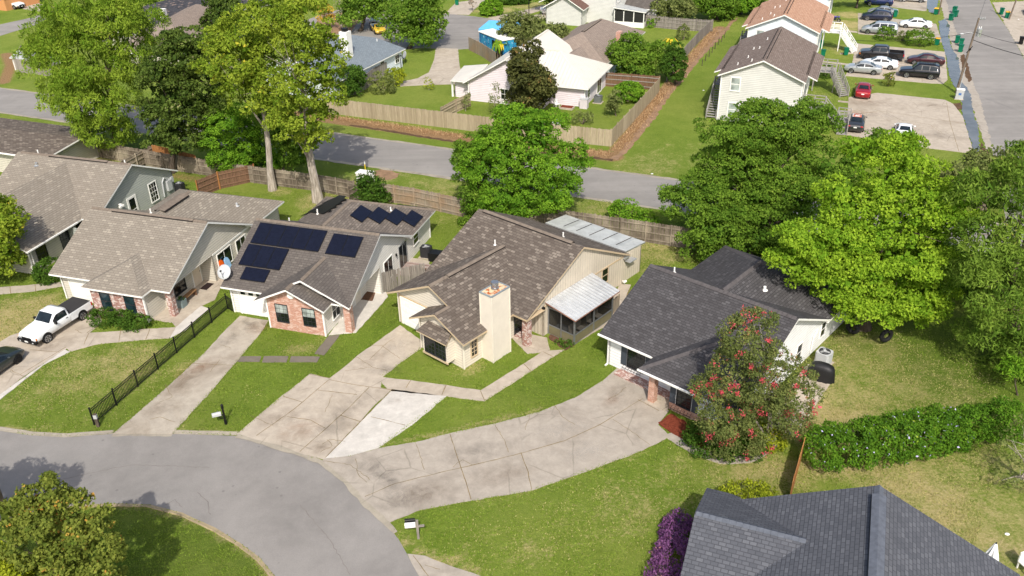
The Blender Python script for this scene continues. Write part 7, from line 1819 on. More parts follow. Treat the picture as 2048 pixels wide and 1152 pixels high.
# motorcycles under the far stairs
def moto(label, loc, hd, rgb):
    t = thing('motorcycle', label, 'motorcycle', loc, hd, 'motorcycles under the apartment stairs')
    for x in (-.65, .68):
        m = MB(); m.cyl((x, -.06, .31), .31, .12, 16, 0, 'y'); w = m.build('wheel', M['rubber'], t); k = MB(); k.cyl((x, -.065, .31), .17, .13, 10, 0, 'y'); k.build('rim', M['chrome'], w)
    m = MB(); m.ell((.12, 0, .82), .3, .15, .15); m.build('fuel_tank', carpaint(rgb), t, True)
    m = MB(); m.box(-.65, -.12, -.12, .12, .74, .84); m.build('seat', M['black'], t)
    m = MB(); m.box(-.25, .3, -.12, .12, .3, .65); m.tube([(-.65, 0, .31), (-.1, 0, .5), (.35, 0, .85), (.68, 0, .31)], .05, 6); m.build('frame', M['darkmetal'], t)
    m = MB(); m.tube([(.32, -.36, 1.05), (.42, 0, .98), (.32, .36, 1.05)], .025, 6); m.build('handlebar', M['black'], t)
    m = MB(); m.ell((.6, 0, .85), .16, .13, .16); m.build('fairing', carpaint(rgb), t, True)
moto('black motorcycle nearest the wall under the white stairs', G(1652, 40), rad(20), (26, 26, 28))
moto('purple motorcycle on the grass under the white stairs', G(1668, 44), rad(-30), (66, 50, 150))
# ------------------------------------------------------------------ other houses along the top
def simple_house(label, ridge_a, ridge_b, z_r, half, z_e, shingle, walls, hip=False, over=.35, world=None):
    """gabled house: ridge from photo point a to b at height z_r, eaves `half` metres to each side"""
    a, b = world if world else (G(*ridge_a, z_r), G(*ridge_b, z_r)); d = (b - a); L = d.length; ang = math.atan2(d.y, d.x)
    h = thing('house', label, 'house', (a.x, a.y, 0), ang)
    R = MB(); e = half if hip else 0
    R.slab([(-e, -half, z_e), (L + e, -half, z_e), (L, 0, z_r), (0, 0, z_r)], .14); R.slab([(-e, half, z_e), (L + e, half, z_e), (L, 0, z_r), (0, 0, z_r)], .14)
    if hip: R.slab([(-e, -half, z_e), (-e, half, z_e), (0, 0, z_r)], .14); R.slab([(L + e, -half, z_e), (L + e, half, z_e), (L, 0, z_r)], .14)
    R.build('roof', [M[shingle], M['white'], M['soffit']], h)
    w = MB(); o = over; x0, x1, y0, y1 = -e + o, L + e - o, -half + o, half - o; zt = z_e
    wall(w, 'v', y0, [(x0, 0), (x1, 0), (x1, zt), (x0, zt)]); wall(w, 'v', y1, [(x0, 0), (x1, 0), (x1, zt), (x0, zt)], -.12)
    gb = (lambda: [(y0, 0), (y1, 0), (y1, zt), (0, z_r - .2), (y0, zt)]) if not hip else (lambda: [(y0, 0), (y1, 0), (y1, zt), (y0, zt)])
    wall(w, 'u', x0, gb()); wall(w, 'u', x1, gb(), -.12)
    w.build('wall', M[walls] if isinstance(walls, str) else walls, h)
    return h, L
# blue grey house with white chimney
hb = thing('house', 'white house with blue grey shingle roof and a white chimney', 'house', G(809, 163), rad(68))
def blue_house():
    h = hb; o = G(803, 97, 2.4)
    h.location = (o.x, o.y, 0); h.rotation_euler = (0, 0, rad(0))
    # eave line on the right runs from (723,140) to (809,97); ridge runs parallel to it
    e0, e1 = G(722, 141, 2.4), G(811, 97, 2.4); d = (e1 - e0).normalized(); L = (e1 - e0).length; n = Vector((-d.y, d.x, 0))
    h.location = (e0.x, e0.y, 0); h.rotation_euler = (0, 0, math.atan2(d.y, d.x))
    W_ = 13.0; zr = 2.4 + W_ / 2 * .42
    R = MB(); R.slab([(-6, 0, 2.4), (L, 0, 2.4), (L - 1.5, 3.6, 3.9), (L - 5.5, W_ / 2, zr), (-6, W_ / 2, zr)], .14)
    R.slab([(-6, W_, 2.4), (L - 5.5, W_, 2.4), (L - 5.5, W_ / 2, zr), (-6, W_ / 2, zr)], .14)
    R.slab([(L, 0, 2.4), (L, 5.0, 2.4), (L - 1.5, 3.6, 3.9)], .14); R.slab([(L, 5.0, 2.4), (L - 4, 5.0, 2.4), (L - 5.5, 3.6, 3.9), (L - 1.5, 3.6, 3.9)], .13)
    R.build('roof', [M['sh_blue'], M['white'], M['soffit']], h)
    w = MB(); wall(w, 'v', .4, [(-5.6, 0), (L - .4, 0), (L - .4, 2.4), (-5.6, 2.4)]); wall(w, 'u', L - .4, [(.4, 0), (4.6, 0), (4.6, 2.4), (3.6, 3.4), (.4, 2.4)], -.12); wall(w, 'u', L - 5.9, [(4.6, 0), (W_ - .4, 0), (W_ - .4, 2.4), (W_ / 2, zr - .2), (4.6, 3.2)], -.12); wall(w, 'v', W_ - .4, [(-5.6, 0), (L - 5.9, 0), (L - 5.9, 2.4), (-5.6, 2.4)], -.12); wall(w, 'u', -5.6, [(.4, 0), (W_ - .4, 0), (W_ - .4, 2.4), (W_ / 2, zr - .2), (.4, 2.4)])
    w.build('wall', M['sd_aptw'], h)
    win(h, 'v', .4, -1, 5.2, 6.1, .8, 2.0, 2, 2, 'white', 'glass', .08); win(h, 'v', .4, -1, 9.0, 10.0, .9, 1.9, 2, 2, 'white', 'glass', .08)
    q = G(692, 85, 5.2); lp = h.matrix_basis.inverted() @ Vector((q.x, q.y, 0))
    c = MB(); c.box(lp.x - .55, lp.x + .55, lp.y - .55, lp.y + .55, 3, 6.6); ch = c.build('chimney', M['white'], h); c = MB(); c.box(lp.x - .3, lp.x + .3, lp.y - .3, lp.y + .3, 6.602, 7.0); c.build('chimney_cap', M['black'], ch)
    vent(h, 2.0, 2.4, 3.3, .35); vent(h, 9, 3.0, 3.6, .35)
blue_house()
def dish(label, loc, hd, r=.42, h=.5, tilt=50, post=True):
    t = thing('satellite_dish', label, 'satellite dish', loc, hd)
    mb = MB(); vs = [(0, 0, 0)]; n = 18; A = rad(tilt)
    fs = []
    for k, (rr, dz) in enumerate(((.5, .03), (1, .11))):
        for i in range(n):
            a = 2 * math.pi * i / n; x, y, z = math.cos(a) * r * rr, math.sin(a) * r * rr * 1.08, dz * r * 2
            vs.append((x, y, z))
    rot = Matrix.Rotation(A, 3, 'X'); off = Vector((0, 0, h))
    vs = [rot @ Vector(v) + off for v in vs]
    fs = [(0, 1 + i, 1 + (i + 1) % n) for i in range(n)] + [(1 + i, 1 + n + i, 1 + n + (i + 1) % n, 1 + (i + 1) % n) for i in range(n)]
    mb.add(vs, fs); o = mb.build('reflector', M['ltgrey'], t, True); o.modifiers.new('thick', 'SOLIDIFY').thickness = .02
    mb = MB(); mb.tube([(0, 0, 0), (0, .05, h * .6), off], .03, 6); mb.build('mast', M['darkmetal'], t)
    mb = MB(); f = rot @ Vector((0, 0, r * 1.2)) + off; mb.tube([rot @ Vector((0, -r, .05)) + off, f], .018, 5); mb.box(f.x - .05, f.x + .05, f.y - .06, f.y + .06, f.z - .05, f.z + .05); mb.build('feed_arm', M['darkmetal'], t)
dish('white oval satellite dish on the left eave of the solar panel roof', local(SOLAR, -8.2, 1.2, 2.75), rad(-10), .5, .55, 55)
dish('white dish on the roof corner of the blue grey house, beside the wall', G(811, 125), rad(-60), .55, 1.0, 70)
dish('grey satellite dish on the blue grey roof near the round bush', G(678, 132, 2.9), rad(30), .5, .4, 40)
dish('white dish lying in the lavender house yard behind the tan fence', G(1114, 252), rad(10), .55, .3, 35)
# top-left roofs
h1, L1 = simple_house('house with grey brown hip roof at the top left between tall trees', (335, 42), (392, 8), 5.2, 6.5, 2.5, 'sh_buff', 'sd_tan', True)
c_ = MB(); q = h1.matrix_basis.inverted() @ Vector(G(327, 32, 4.6)); c_.box(q.x - .5, q.x + .5, q.y - .4, q.y + .4, 2.6, 5.6); c_.build('chimney', M['white'], h1)
simple_house('house with a stained old black roof at the top edge, upper left', (300, 8), (420, -22), 5.0, 7, 2.4, 'sh_dark', 'sd_tan', True)
s_h = thing('shed', 'small white shed roof behind the pale grey fence', 'shed', G(68, 138), rad(-25))
r = MB(); r.slab([(-2.2, -1.6, 1.75), (2.2, -1.6, 1.75), (2.2, 0, 2.4), (-2.2, 0, 2.4)], .08); r.slab([(-2.2, 1.6, 1.75), (2.2, 1.6, 1.75), (2.2, 0, 2.4), (-2.2, 0, 2.4)], .08); r.build('roof', [M['pan_metal'], M['white'], M['white']], s_h)
r = MB(); r.box(-2.0, 2.0, -1.4, 1.4, 0, 1.78); r.build('wall', M['sd_white'], s_h)
s_h = thing('shed', 'flat grey shed roof half under the cypress behind the pale fence', 'shed', G(96, 143), rad(-20))
r = MB(); r.slab([(-1.8, -1.2, 1.6), (1.8, -1.2, 1.6), (1.8, 1.2, 1.9), (-1.8, 1.2, 1.9)], .08); r.build('roof', [M['pan_metal'], M['white'], M['white']], s_h)
r = MB(); r.box(-1.6, 1.6, -1.0, 1.0, 0, 1.52); r.build('wall', M['sd_white'], s_h)
hs = thing('house', 'house cut by the upper left corner, only its orange tan wall shows', 'house', G(14, 22), rad(-25))
r = MB(); r.box(-9, 0, 0, 7, 0, 2.6); r.build('wall', paint((196, 140, 92), .8, .08), hs); r = MB(); r.slab([(-9.4, -.4, 2.62), (.4, -.4, 2.62), (-1, 3.5, 4.2), (-9.4, 3.5, 4.2)], .12); r.slab([(-9.4, 7.4, 2.62), (.4, 7.4, 2.62), (-1, 3.5, 4.2), (-9.4, 3.5, 4.2)], .12); r.build('roof', [M['sh_brown'], M['white'], M['soffit']], hs)
# two-storey house with brown roofs, upper centre
def gable_group():
    o = G(1229, 49); h = thing('house', 'two storey cream house with red brown roof and white porch cover at the top', 'house', (o.x, o.y, 0), rad(-22))
    h0 = h.matrix_basis.inverted()
    def lp(x, y, z): return h0 @ G(x, y, z)
    R = MB(); zr, ze = 7.6, 5.0
    R.slab([(-9.5, -.5, ze), (-4.6, -.5, zr + .2), (-4.6, 10, zr + .2), (-9.5, 10, ze)], .16); R.slab([(.5, -.5, ze), (-4.6, -.5, zr + .2), (-4.6, 10, zr + .2), (.5, 10, ze)], .16)
    R.slab([(-11.0, -3.2, 2.6), (-7.6, -3.2, 4.6), (-7.6, 0, 4.6), (-11.0, 0, 2.6)], .15); R.slab([(-4.2, -3.2, 2.6), (-7.6, -3.2, 4.6), (-7.6, 0, 4.6), (-4.2, 0, 2.6)], .15)
    R.slab([(-13, .5, 2.6), (-9.0, .5, 4.4), (-9.0, 9, 4.4), (-13, 9, 2.6)], .14)
    R.build('roof', [M['sh_red'], M['white'], M['soffit']], h)
    w = MB(); wall(w, 'v', 0, [(-9, 0), (0, 0), (0, 5.0), (-4.6, 7.5), (-9, 5.0)]); wall(w, 'u', 0, [(.12, 0), (9.6, 0), (9.6, 5), (.12, 5)], -.12); wall(w, 'v', -2.7, [(-10.6, 0), (-4.6, 0), (-4.6, 2.6), (-7.6, 4.4), (-10.6, 2.6)]); wall(w, 'u', -4.6, [(-2.7, 0), (0, 0), (0, 2.6), (-2.7, 2.6)], -.12); wall(w, 'u', -10.6, [(-2.7, 0), (9, 0), (9, 2.6), (-2.7, 2.6)]); wall(w, 'v', 9.6, [(-9, 0), (0, 0), (0, 5.0), (-4.6, 7.5), (-9, 5.0)], -.12)
    w.build('wall', M['sd_apt'], h)
    q = lp(1151, 12, 4); c = MB(); c.box(-10.2, -9.1, 1.5, 2.6, 2.5, 7.2); c.build('chimney', M['white'], h)
    for v in (1.5, 4.5): win(h, 'u', 0, 1, v, v + 1, 3.2, 4.5, 1, 2, 'white', 'glass_blind', .1)
    R = MB(); R.slab([(0.0, -1.2, 2.9), (5.2, -1.2, 2.45), (5.2, 5.0, 2.45), (0.0, 5.0, 2.9)], .12, 0, 1, 1); R.build('porch_roof', [M['pan_metal'], M['white']], h)
    p = MB()
    for u, v in ((4.9, -1), (3.3, -1), (1.7, -1), (.2, -1), (4.9, 4.8), (4.9, 2), (4.9, .5)): p.box(u - .06, u + .06, v - .06, v + .06, 0, 2.4)
    p.box(.2, 4.9, -1.03, -.97, .0, .8); p.box(4.87, 4.93, -.97, 4.8, 0, .8)
    p.build('porch_frame', M['white'], h)
    p = MB(); p.box(.2, 4.9, -.99, -.985, .8, 2.38); p.box(4.895, 4.9, -.97, 4.8, .8, 2.34); p.build('porch_screen', M['screen'], h)
gable_group()
h2, L2 = simple_house('house with a buff hip roof below the brown gabled house', (1164, 64), (1203, 37), 5.0, 5.0, 2.5, 'sh_buff', 'sd_aptw', True)
R_ = MB(); R_.slab([(-6.6, -3.4, 2.5), (-1.6, -3.4, 2.5), (-1.6, -.8, 3.8), (-6.6, -.8, 3.8)], .13); R_.slab([(-6.6, 1.8, 2.5), (-1.6, 1.8, 2.5), (-1.6, -.8, 3.8), (-6.6, -.8, 3.8)], .13); R_.build('front_gable_roof', [M['sh_buff'], M['white'], M['soffit']], h2)
w_ = MB(); wall(w_, 'u', -6.2, [(-3.0, 0), (1.4, 0), (1.4, 2.5), (-.8, 3.65), (-3.0, 2.5)]); wall(w_, 'v', -3.0, [(-6.08, 0), (-4.7, 0), (-4.7, 2.5), (-6.08, 2.5)]); w_.build('front_gable_wall', M['sd_aptw'], h2)
c_ = MB(); q = h2.matrix_basis.inverted() @ Vector(G(1238, 78, 3.6)); c_.box(q.x - .5, q.x + .5, q.y - .3, q.y + .3, 2, 4.6); c_.build('chimney', M['br_red'], h2)
ridgevent(h2, (.3, 0, 5.0), (L2 - .5, 0, 5.0))
_e0, _e1 = G(1246, 15, 2.5), G(1318, 20, 2.5); _n = Vector((-(_e1 - _e0).y, (_e1 - _e0).x, 0)).normalized() * 5 + Vector((0, 0, 2.0))
hx, Lx = simple_house('low house with grey brown roof at the top, right of the white porch cover', None, None, 4.5, 5, 2.5, 'sh_taupe', 'sd_apt', world=(_e0 + _n, _e1 + _n))

# ------------------------------------------------------------------ exterior stairs of the apartments
def stairs(label, par, u0, v0, run_u, run_v, wdt, z_top, mat, landing, group=None, gate=True):
    """straight flight falling from (u0,v0,z_top) along (run_u,run_v) in the building's frame, with a landing deck at the top"""
    t = thing('staircase', label, 'staircase', par.matrix_basis @ Vector((u0, v0, 0)), par.rotation_euler.z, group)
    d = Vector((run_u, run_v, 0)); L = d.length; dn = d.normalized(); sd_ = Vector((-dn.y, dn.x, 0)); n = 13
    tr = MB()
    for i in range(n):
        p = dn * (L * (i + .5) / n); z = z_top * (1 - (i + 1) / (n + 1)); tr.bar(p - sd_ * wdt / 2 + Vector((0, 0, z)), p + sd_ * wdt / 2 + Vector((0, 0, z)), .28, .05)
    tr.build('treads', M[mat], t)
    for s in (-1, 1):
        m = MB(); o = sd_ * s * wdt / 2; m.bar(o + Vector((0, 0, z_top - .1)), o + dn * L + Vector((0, 0, .1)), .06, .26); m.build('stringer', M[mat], t)
        m = MB()
        for zz in (.35, .65, .98): m.bar(o + Vector((0, 0, z_top + zz)), o + dn * L + Vector((0, 0, zz)), .05, .08)
        for i in range(5): p = o + dn * L * i / 4; z = z_top * (1 - i / 4); m.box(p.x - .045, p.x + .045, p.y - .045, p.y + .045, max(0, z - .2), z + 1.0)
        m.build('railing', M[mat], t)
    a0, a1, b0, b1 = landing
    m = MB(); k = int((b1 - b0) / .14)
    for i in range(k): y = b0 + (b1 - b0) * (i + .5) / k; m.box(a0, a1, y - .065, y + .065, z_top - .05, z_top)
    m.build('landing', M[mat], t)
    for x, y in ((a0 + .06, b0 + .06), (a1 - .06, b0 + .06), (a0 + .06, b1 - .06), (a1 - .06, b1 - .06)):
        m = MB(); m.box(x - .06, x + .06, y - .06, y + .06, 0, z_top + 1.0); m.build('post', M[mat], t)
    for yy in (b0 + .03, b1 - .03):
        m = MB(); m.box(a0 + (a1 - a0) * .48, a0 + (a1 - a0) * .52, yy - .02, yy + .02, z_top - .02, z_top + 1.0)
        for zz in (.35, .65, .98): m.bar((a0, yy, z_top + zz), (a1, yy, z_top + zz), .04, .08)
        m.build('landing_railing', M[mat], t)
    return t
stairs('grey wooden stairs and landing right of the pale yellow apartments near the red car', APT, 11.2, 1.9, 1.9, 0.0, 1.1, 2.0, 'wood_deck', (-2.4, 0, -1.4, 1.0))
stairs('grey steps dropping from the lower landing beside the pale yellow apartments', APT, 13.3, 1.2, .1, -1.8, 1.0, 1.0, 'wood_deck', (-.7, .7, 0, 1.4))
stairs('grey wooden stairs by the green bins at the back of the brown roofed apartments', APT, 11.3, 15.0, 1.6, -1.8, 1.2, 2.4, 'wood_deck', (-2.3, .2, -.6, 1.9))
stairs('white painted stairs with railings beside the orange roofed apartments', APT2, 11.2, 13.0, 2.2, -1.0, 1.1, 2.5, 'white_wood', (-2.3, 0, -1.0, 1.2)) if M.setdefault('white_wood', paint((226, 226, 222), .6, .08)) else None
stairs('long stair falling along the left wall of the pale yellow apartments', APT, -.75, 4.2, 0, -4.0, 1.1, 2.7, 'wood_deck', (-.6, .6, 0, 4.5))
stairs('stair along the left wall of the orange roofed apartments', APT2, -.75, 4.2, 0, -4.0, 1.1, 2.7, 'wood_deck', (-.6, .6, 0, 4.5))
ub = MB()
for i in range(4): ub.box(-.7 + i * .03, .5 - i * .05, -.3, .3, i * .08, i * .08 + .07)
# ------------------------------------------------------------------ bins
def make_bin(): 
    t = thing('trash_bin', 'green wheeled bin', 'trash bin', (0, 0, 0))
    m = MB(); vs = []
    for z, a, b in ((.06, .24, .26), (.95, .30, .35)): vs += [(-a, -b, z), (a, -b, z), (a, b, z), (-a, b, z)]
    m.add(vs, [(0, 3, 2, 1), (4, 5, 6, 7), (0, 1, 5, 4), (1, 2, 6, 5), (2, 3, 7, 6), (3, 0, 4, 7)]); m.build('bin_body', paint((6, 108, 78), .5, .1), t)
    m = MB(); m.box(-.33, .33, -.40, .38, .952, 1.0); m.box(-.27, .27, -.33, .3, 1.0, 1.05); m.build('lid', paint((4, 96, 70), .5, .1), t)
    for s in (-1, 1): m = MB(); m.cyl((s * .24 - (.06 if s < 0 else 0), .27, .12), .12, .06, 12, 0, 'x'); m.build('wheel', M['rubber'], t)
    m = MB(); m.tube([(-.25, .42, .95), (.25, .42, .95)], .025, 6); m.build('handle', M['black'], t)
    return t
YL = paint((232, 178, 60), .5, .06)
bins = [((1901, 41), 'front one of the green bins in the cluster at the side street bend', 0), ((1910, 34), 'middle green bin in the cluster at the side street bend', 0), ((1908, 26), 'rear green bin in the cluster at the side street bend', 0),
        ((1871, 29), 'green bin with a tan lid tipped beside the second utility pole', 1), ((1873, 90), 'green bin with yellow lid on the grass strip by the gutter water', 1), ((1920, 104), 'nearest green bin at the kerb below the transformer pole', 0),
        ((1921, 92), 'second green bin at the kerb below the transformer pole', 0), ((1913, 86), 'green bin half behind the others below the transformer pole', 0), ((2002, 29), 'green bin with green lid on the concrete across the street', 0),
        ((2013, 36), 'green bin with yellow lid across the street by the thin pole', 1), ((1645, 114), 'green bin beside the grey stairs, nearer the wall', 0), ((1641, 95), 'green bin against the apartment wall behind the stairs', 0),
        ((1691, 110), 'green and white bin to the right of the grey stairs', 0), ((1789, 34), 'green bin behind the navy suv', 0), ((914, 10), 'green bin at the mouth of the far driveway', 0)]
B0 = make_bin()
for i, (p, lab, yl) in enumerate(bins):
    o = B0 if i == 0 else dup(B0, (0, 0, 0), 0)
    o.location = G(*p); o.rotation_euler.z = rad(-22 + (i * 53) % 50 - 25); o['label'] = lab; o['group'] = 'green wheeled bins'
    if yl:
        for c in o.children:
            if c.name.startswith('lid'): c.data = c.data.copy(); c.data.materials[0] = YL
o = dup(B0, G(2041, 88), rad(-30), 'black wheeled bin at the right edge across the side street', 'green wheeled bins')
del o['group']
for c in o.children:
    if c.name.startswith(('lid', 'bin_body')): c.data = c.data.copy(); c.data.materials[0] = M['black']
# ------------------------------------------------------------------ poles and wires
def upole(label, base, topy, lean=0.0, r=.14, transformer=False, h=None):
    b = G(*base); tp = onY(base[0] + lean, topy, b.y); t = thing('utility_pole', label, 'utility pole', b); v = tp - b
    m = MB(); m.tube([(0, 0, -.1), v * .5, v], [r, r * .85, r * .65], 10); m.build('pole', M['bark'], t)
    if transformer:
        m = MB(); c = v * .8 + Vector((.48, -.1, -.3)); m.cyl(c, .27, .85, 14); m.cyl(c + Vector((0, 0, .85)), .27, .1, 14, r2=.1); m.build('transformer', M['alum'], t)
        for k in (-.12, .12): m = MB(); m.cyl(c + Vector((k, 0, .93)), .05, .2, 8); m.build('insulator', M['white'], t)
        m = MB(); m.bar(v * .985 + Vector((-.1, 0, 0)), v * .985 + Vector((.75, 0, 0)), .08, .1); m.build('crossarm', M['greymetal'], t)
        for k in (.2, .45, .7): m = MB(); m.cyl(v * .985 + Vector((k, 0, .05)), .05, .18, 8); m.build('insulator', M['ltgrey'], t)
        m = MB(); p = v * .8; m.tube([p, p + Vector((-.5, 0, .15)), p + Vector((-1.3, -.1, .05))], .03, 6); m.ell(p + Vector((-1.5, -.1, .02)), .25, .14, .09); m.build('street_light', M['ltgrey'], t)
        m = MB(); m.tube([(.22, -.05, 0), v * .35 + Vector((.2, -.05, 0))], .045, 6); m.build('conduit', M['ltgrey'], t)
        m = MB(); m.ell(v * .60 + Vector((0, -.18, 0)), .12, .12, .14); m.tube([v * .55 + Vector((-.3, -.1, 0)), v * .6 + Vector((0, -.2, .05)), v * .64 + Vector((.2, -.15, 0))], .04, 6); m.build('splice_box', M['black'], t)
    return t, b, v
T1, b1, v1 = upole('wooden utility pole with grey transformer at the side street gutter', (1912, 186), 36, 46, .15, True)
upole('thin pole at the top edge beside the gutter water', (1877, 29), -70, 22, .12)
upole('thin leaning pole across the side street by the yellow lidded bin', (2018, 39), -70, 40, .12)
def wire(label, a, b, sag, n=14, r=.022):
    m = MB(); a, b = Vector(a), Vector(b); pts = [a.lerp(b, i / n) - Vector((0, 0, sag * 4 * (i / n) * (1 - i / n))) for i in range(n + 1)]
    m.tube(pts, r, 5); tag(m.build('power_line', M['black']), label, 'power line', 'power lines at the transformer pole')
pt = b1 + v1 * .72; q1 = G(2140, 130, 7.0); wire('thick black power line crossing the side street from the transformer pole', pt, q1, .3, r=.035)
wire('thin black service wire from beside the transformer to the right edge', b1 + v1 * .82, G(2120, 100, 6.8), .3)
wire('thin wire running left and down from the transformer pole', b1 + v1 * .82, G(1700, 80, 5.5), .5)
wire('thin wire from the pole top towards the far right', b1 + v1 * .99, G(1990, -60, 10.5), .4, r=.015)
t = thing('meter_cabinet', 'white metal cabinet at the foot of the transformer pole', 'cabinet', G(1917, 198), rad(-22)); m = MB(); m.box(-.42, .42, -.3, .3, .05, 1.15); m.build('cabinet_body', M['ltgrey'], t); m = MB(); m.box(-.46, .46, -.34, .34, 1.152, 1.22); m.build('cabinet_lid', M['white'], t); m = MB(); m.box(-.15, .15, -.315, -.302, .55, .8); m.build('warning_sticker', paint((70, 110, 170), .5, .1), t); m = MB(); m.box(-.5, .5, -.38, .38, 0, .06); m.build('cabinet_pad', M['concrete'], t)
lp_ = thing('lamp_post', 'thin black lamp post on the lawn left of the far drive', 'lamp post', G(805, 167)); m = MB(); m.cyl((0, 0, 0), .05, 3.2, 8); m.build('pole', M['black'], lp_); m = MB(); m.cyl((0, 0, 3.2), .12, .35, 8, r2=.17); m.build('lantern', M['glass_blind'], lp_); m = MB(); m.cyl((0, 0, 3.56), .2, .12, 8, r2=.03); m.build('lantern_cap', M['black'], lp_)
lp_ = thing('street_lamp', 'tall dark street lamp post by the far path', 'street lamp', G(1058, 40)); m = MB(); m.tube([(0, 0, 0), (0, 0, 7.5), (.8, 0, 8)], .07, 8); m.build('pole', M['black'], lp_); m = MB(); m.ell((1.0, 0, 8), .3, .15, .1); m.build('lamp_head', M['darkmetal'], lp_)
# ------------------------------------------------------------------ small things in the yards
def mailbox_a():
    t = thing('mailbox', 'grey mailbox on a black turned post by the solar house drive', 'mailbox', G(452, 848), rad(200))
    m = MB(); m.cyl((0, 0, -.05), .085, .35, 12); m.cyl((0, 0, .3), .062, .9, 12); m.cyl((0, 0, 1.2), .085, .1, 12); m.ell((0, 0, 1.4), .085, .085, .11); m.build('post', M['black'], t)
    m = MB(); m.bar((0, 0, .72), (.62, 0, .72), .08, .05); m.tube([(.05, 0, .45), (.25, 0, .52), (.36, 0, .7)], .02, 6); m.build('bracket', M['black'], t)
    m = MB(); n = 10; pr = [(-.11, .75), (-.11, .87)] + [(-.11 * math.cos(math.pi * i / n), .87 + .11 * math.sin(math.pi * i / n)) for i in range(1, n)] + [(.11, .87), (.11, .75)]
    k = len(pr); m.add([(.14, y, z) for y, z in pr] + [(.66, y, z) for y, z in pr], [list(range(k - 1, -1, -1)), list(range(k, 2 * k))] + [(i, (i + 1) % k, k + (i + 1) % k, k + i) for i in range(k)])
    m.build('box', M['ltgrey'], t); m = MB(); m.box(.3, .34, -.125, -.112, .82, 1.02); m.build('flag', M['greymetal'], t)
mailbox_a()
def mailbox_b():
    t = thing('mailbox', 'white mailbox on a weathered wooden post by the curved driveway', 'mailbox', G(837, 1077), rad(186))
    m = MB(); m.box(-.06, .06, -.06, .06, -.05, 1.25); m.build('post', M['wood_grey'], t)
    m = MB(); m.box(-.35, .62, -.05, .05, .82, .9); m.build('arm', M['wood_grey'], t)
    for nm, y0, mt in (('box', .0, 'white'), ('newspaper_box', -.27, 'black')):
        m = MB(); n = 10; r = .105 if nm == 'box' else .09; z0 = .905 if nm == 'box' else .93
        pr = [(-r, z0), (-r, z0 + .12)] + [(-r * math.cos(math.pi * i / n), z0 + .12 + r * math.sin(math.pi * i / n)) for i in range(1, n)] + [(r, z0 + .12), (r, z0)]
        k = len(pr); m.add([(.09, y + y0, z) for y, z in pr] + [(.62, y + y0, z) for y, z in pr], [list(range(k - 1, -1, -1)), list(range(k, 2 * k))] + [(i, (i + 1) % k, k + (i + 1) % k, k + i) for i in range(k)])
        m.build(nm, M[mt], t)
    m = MB(); m.box(.1, .62, -.35, .12, .885, .903); m.build('board', M['wood_grey'], t)
mailbox_b()
def ac_unit(label, loc, hd, s=.42, h=.85, mat='greymetal'):
    t = thing('air_conditioner', label, 'air conditioner', loc, hd)
    m = MB(); m.box(-s - .1, s + .1, -s - .1, s + .1, 0, .07); m.build('pad', M['concrete'], t)
    m = MB(); c = .12
    oc = [(-s + c, -s), (s - c, -s), (s, -s + c), (s, s - c), (s - c, s), (-s + c, s), (-s, s - c), (-s, -s + c)]
    m.prism(oc, .07, h); 
    for i in range(9): z = .15 + i * (h - .25) / 9; m.prism([(x * 1.012, y * 1.012) for x, y in oc], z, z + .025)
    m.build('housing', M[mat], t)
    m = MB(); m.cyl((0, 0, h + .002), s * .82, .03, 20); m.build('fan_well', M['black'], t)
    m = MB()
    for k in range(5): rr = s * .78 * (k + 1) / 5; m.tube([(math.cos(i * .3142) * rr, math.sin(i * .3142) * rr, h + .06) for i in range(21)], .009, 4)
    m.build('fan_guard', M['greymetal'], t)
    m = MB(); m.cyl((0, 0, h + .035), .1, .05, 10)
    for i in range(3): a = i * 2.1; m.bar((0, 0, h + .05), (math.cos(a) * s * .7, math.sin(a) * s * .7, h + .045), .16, .012)
    m.build('fan', M['ltgrey'], t)
ac_unit('grey air conditioner beside the covered grill and the white wall', G(1645, 727), rad(-42), .45, .95, 'ltgrey')
ac_unit('dark air conditioner behind the solar panel house deck', G(853, 513), rad(-17), .42, .9, 'darkmetal')
ac_unit('grey air conditioner at the right wall of the lavender house', G(1196, 205), rad(-22), .45, .85)
ac_unit('black air conditioner tucked at the back of the grey gabled house', G(362, 388), rad(-17), .42, 1.1, 'darkmetal')
def grill():
    t = thing('covered_grill', 'barbecue grill under a black cover on the patio edge', 'grill', G(1640, 757), rad(-30))
    m = MB(); n = 28; lev = [(.0, 1.02), (.35, .98), (.7, .92), (.88, .80), (1.0, .52), (1.04, .0)]; vs = []
    for z, k in lev:
        for i in range(n):
            a = 2 * math.pi * i / n; w = (1 + .07 * math.sin(i * 3.1) * (1 - z)) * k
            cx, cy = math.cos(a), math.sin(a); e = 3.0; rr = 1 / (abs(cx) ** e + abs(cy) ** e) ** (1 / e)
            vs.append((cx * rr * .85 * w, cy * rr * .45 * w, z * 1.12 + .03 * math.sin(i * 2.3) * (z < .1) + .03))
    m.add(vs, [(j * n + i, j * n + (i + 1) % n, (j + 1) * n + (i + 1) % n, (j + 1) * n + i) for j in range(len(lev) - 1) for i in range(n)])
    m.build('cover', paint((26, 26, 28), .55, .2, .4), t, True)
    for x in (-.6, .6): m = MB(); m.box(x - .03, x + .03, -.3, -.24, 0, .4); m.build('leg', M['darkmetal'], t)
grill()
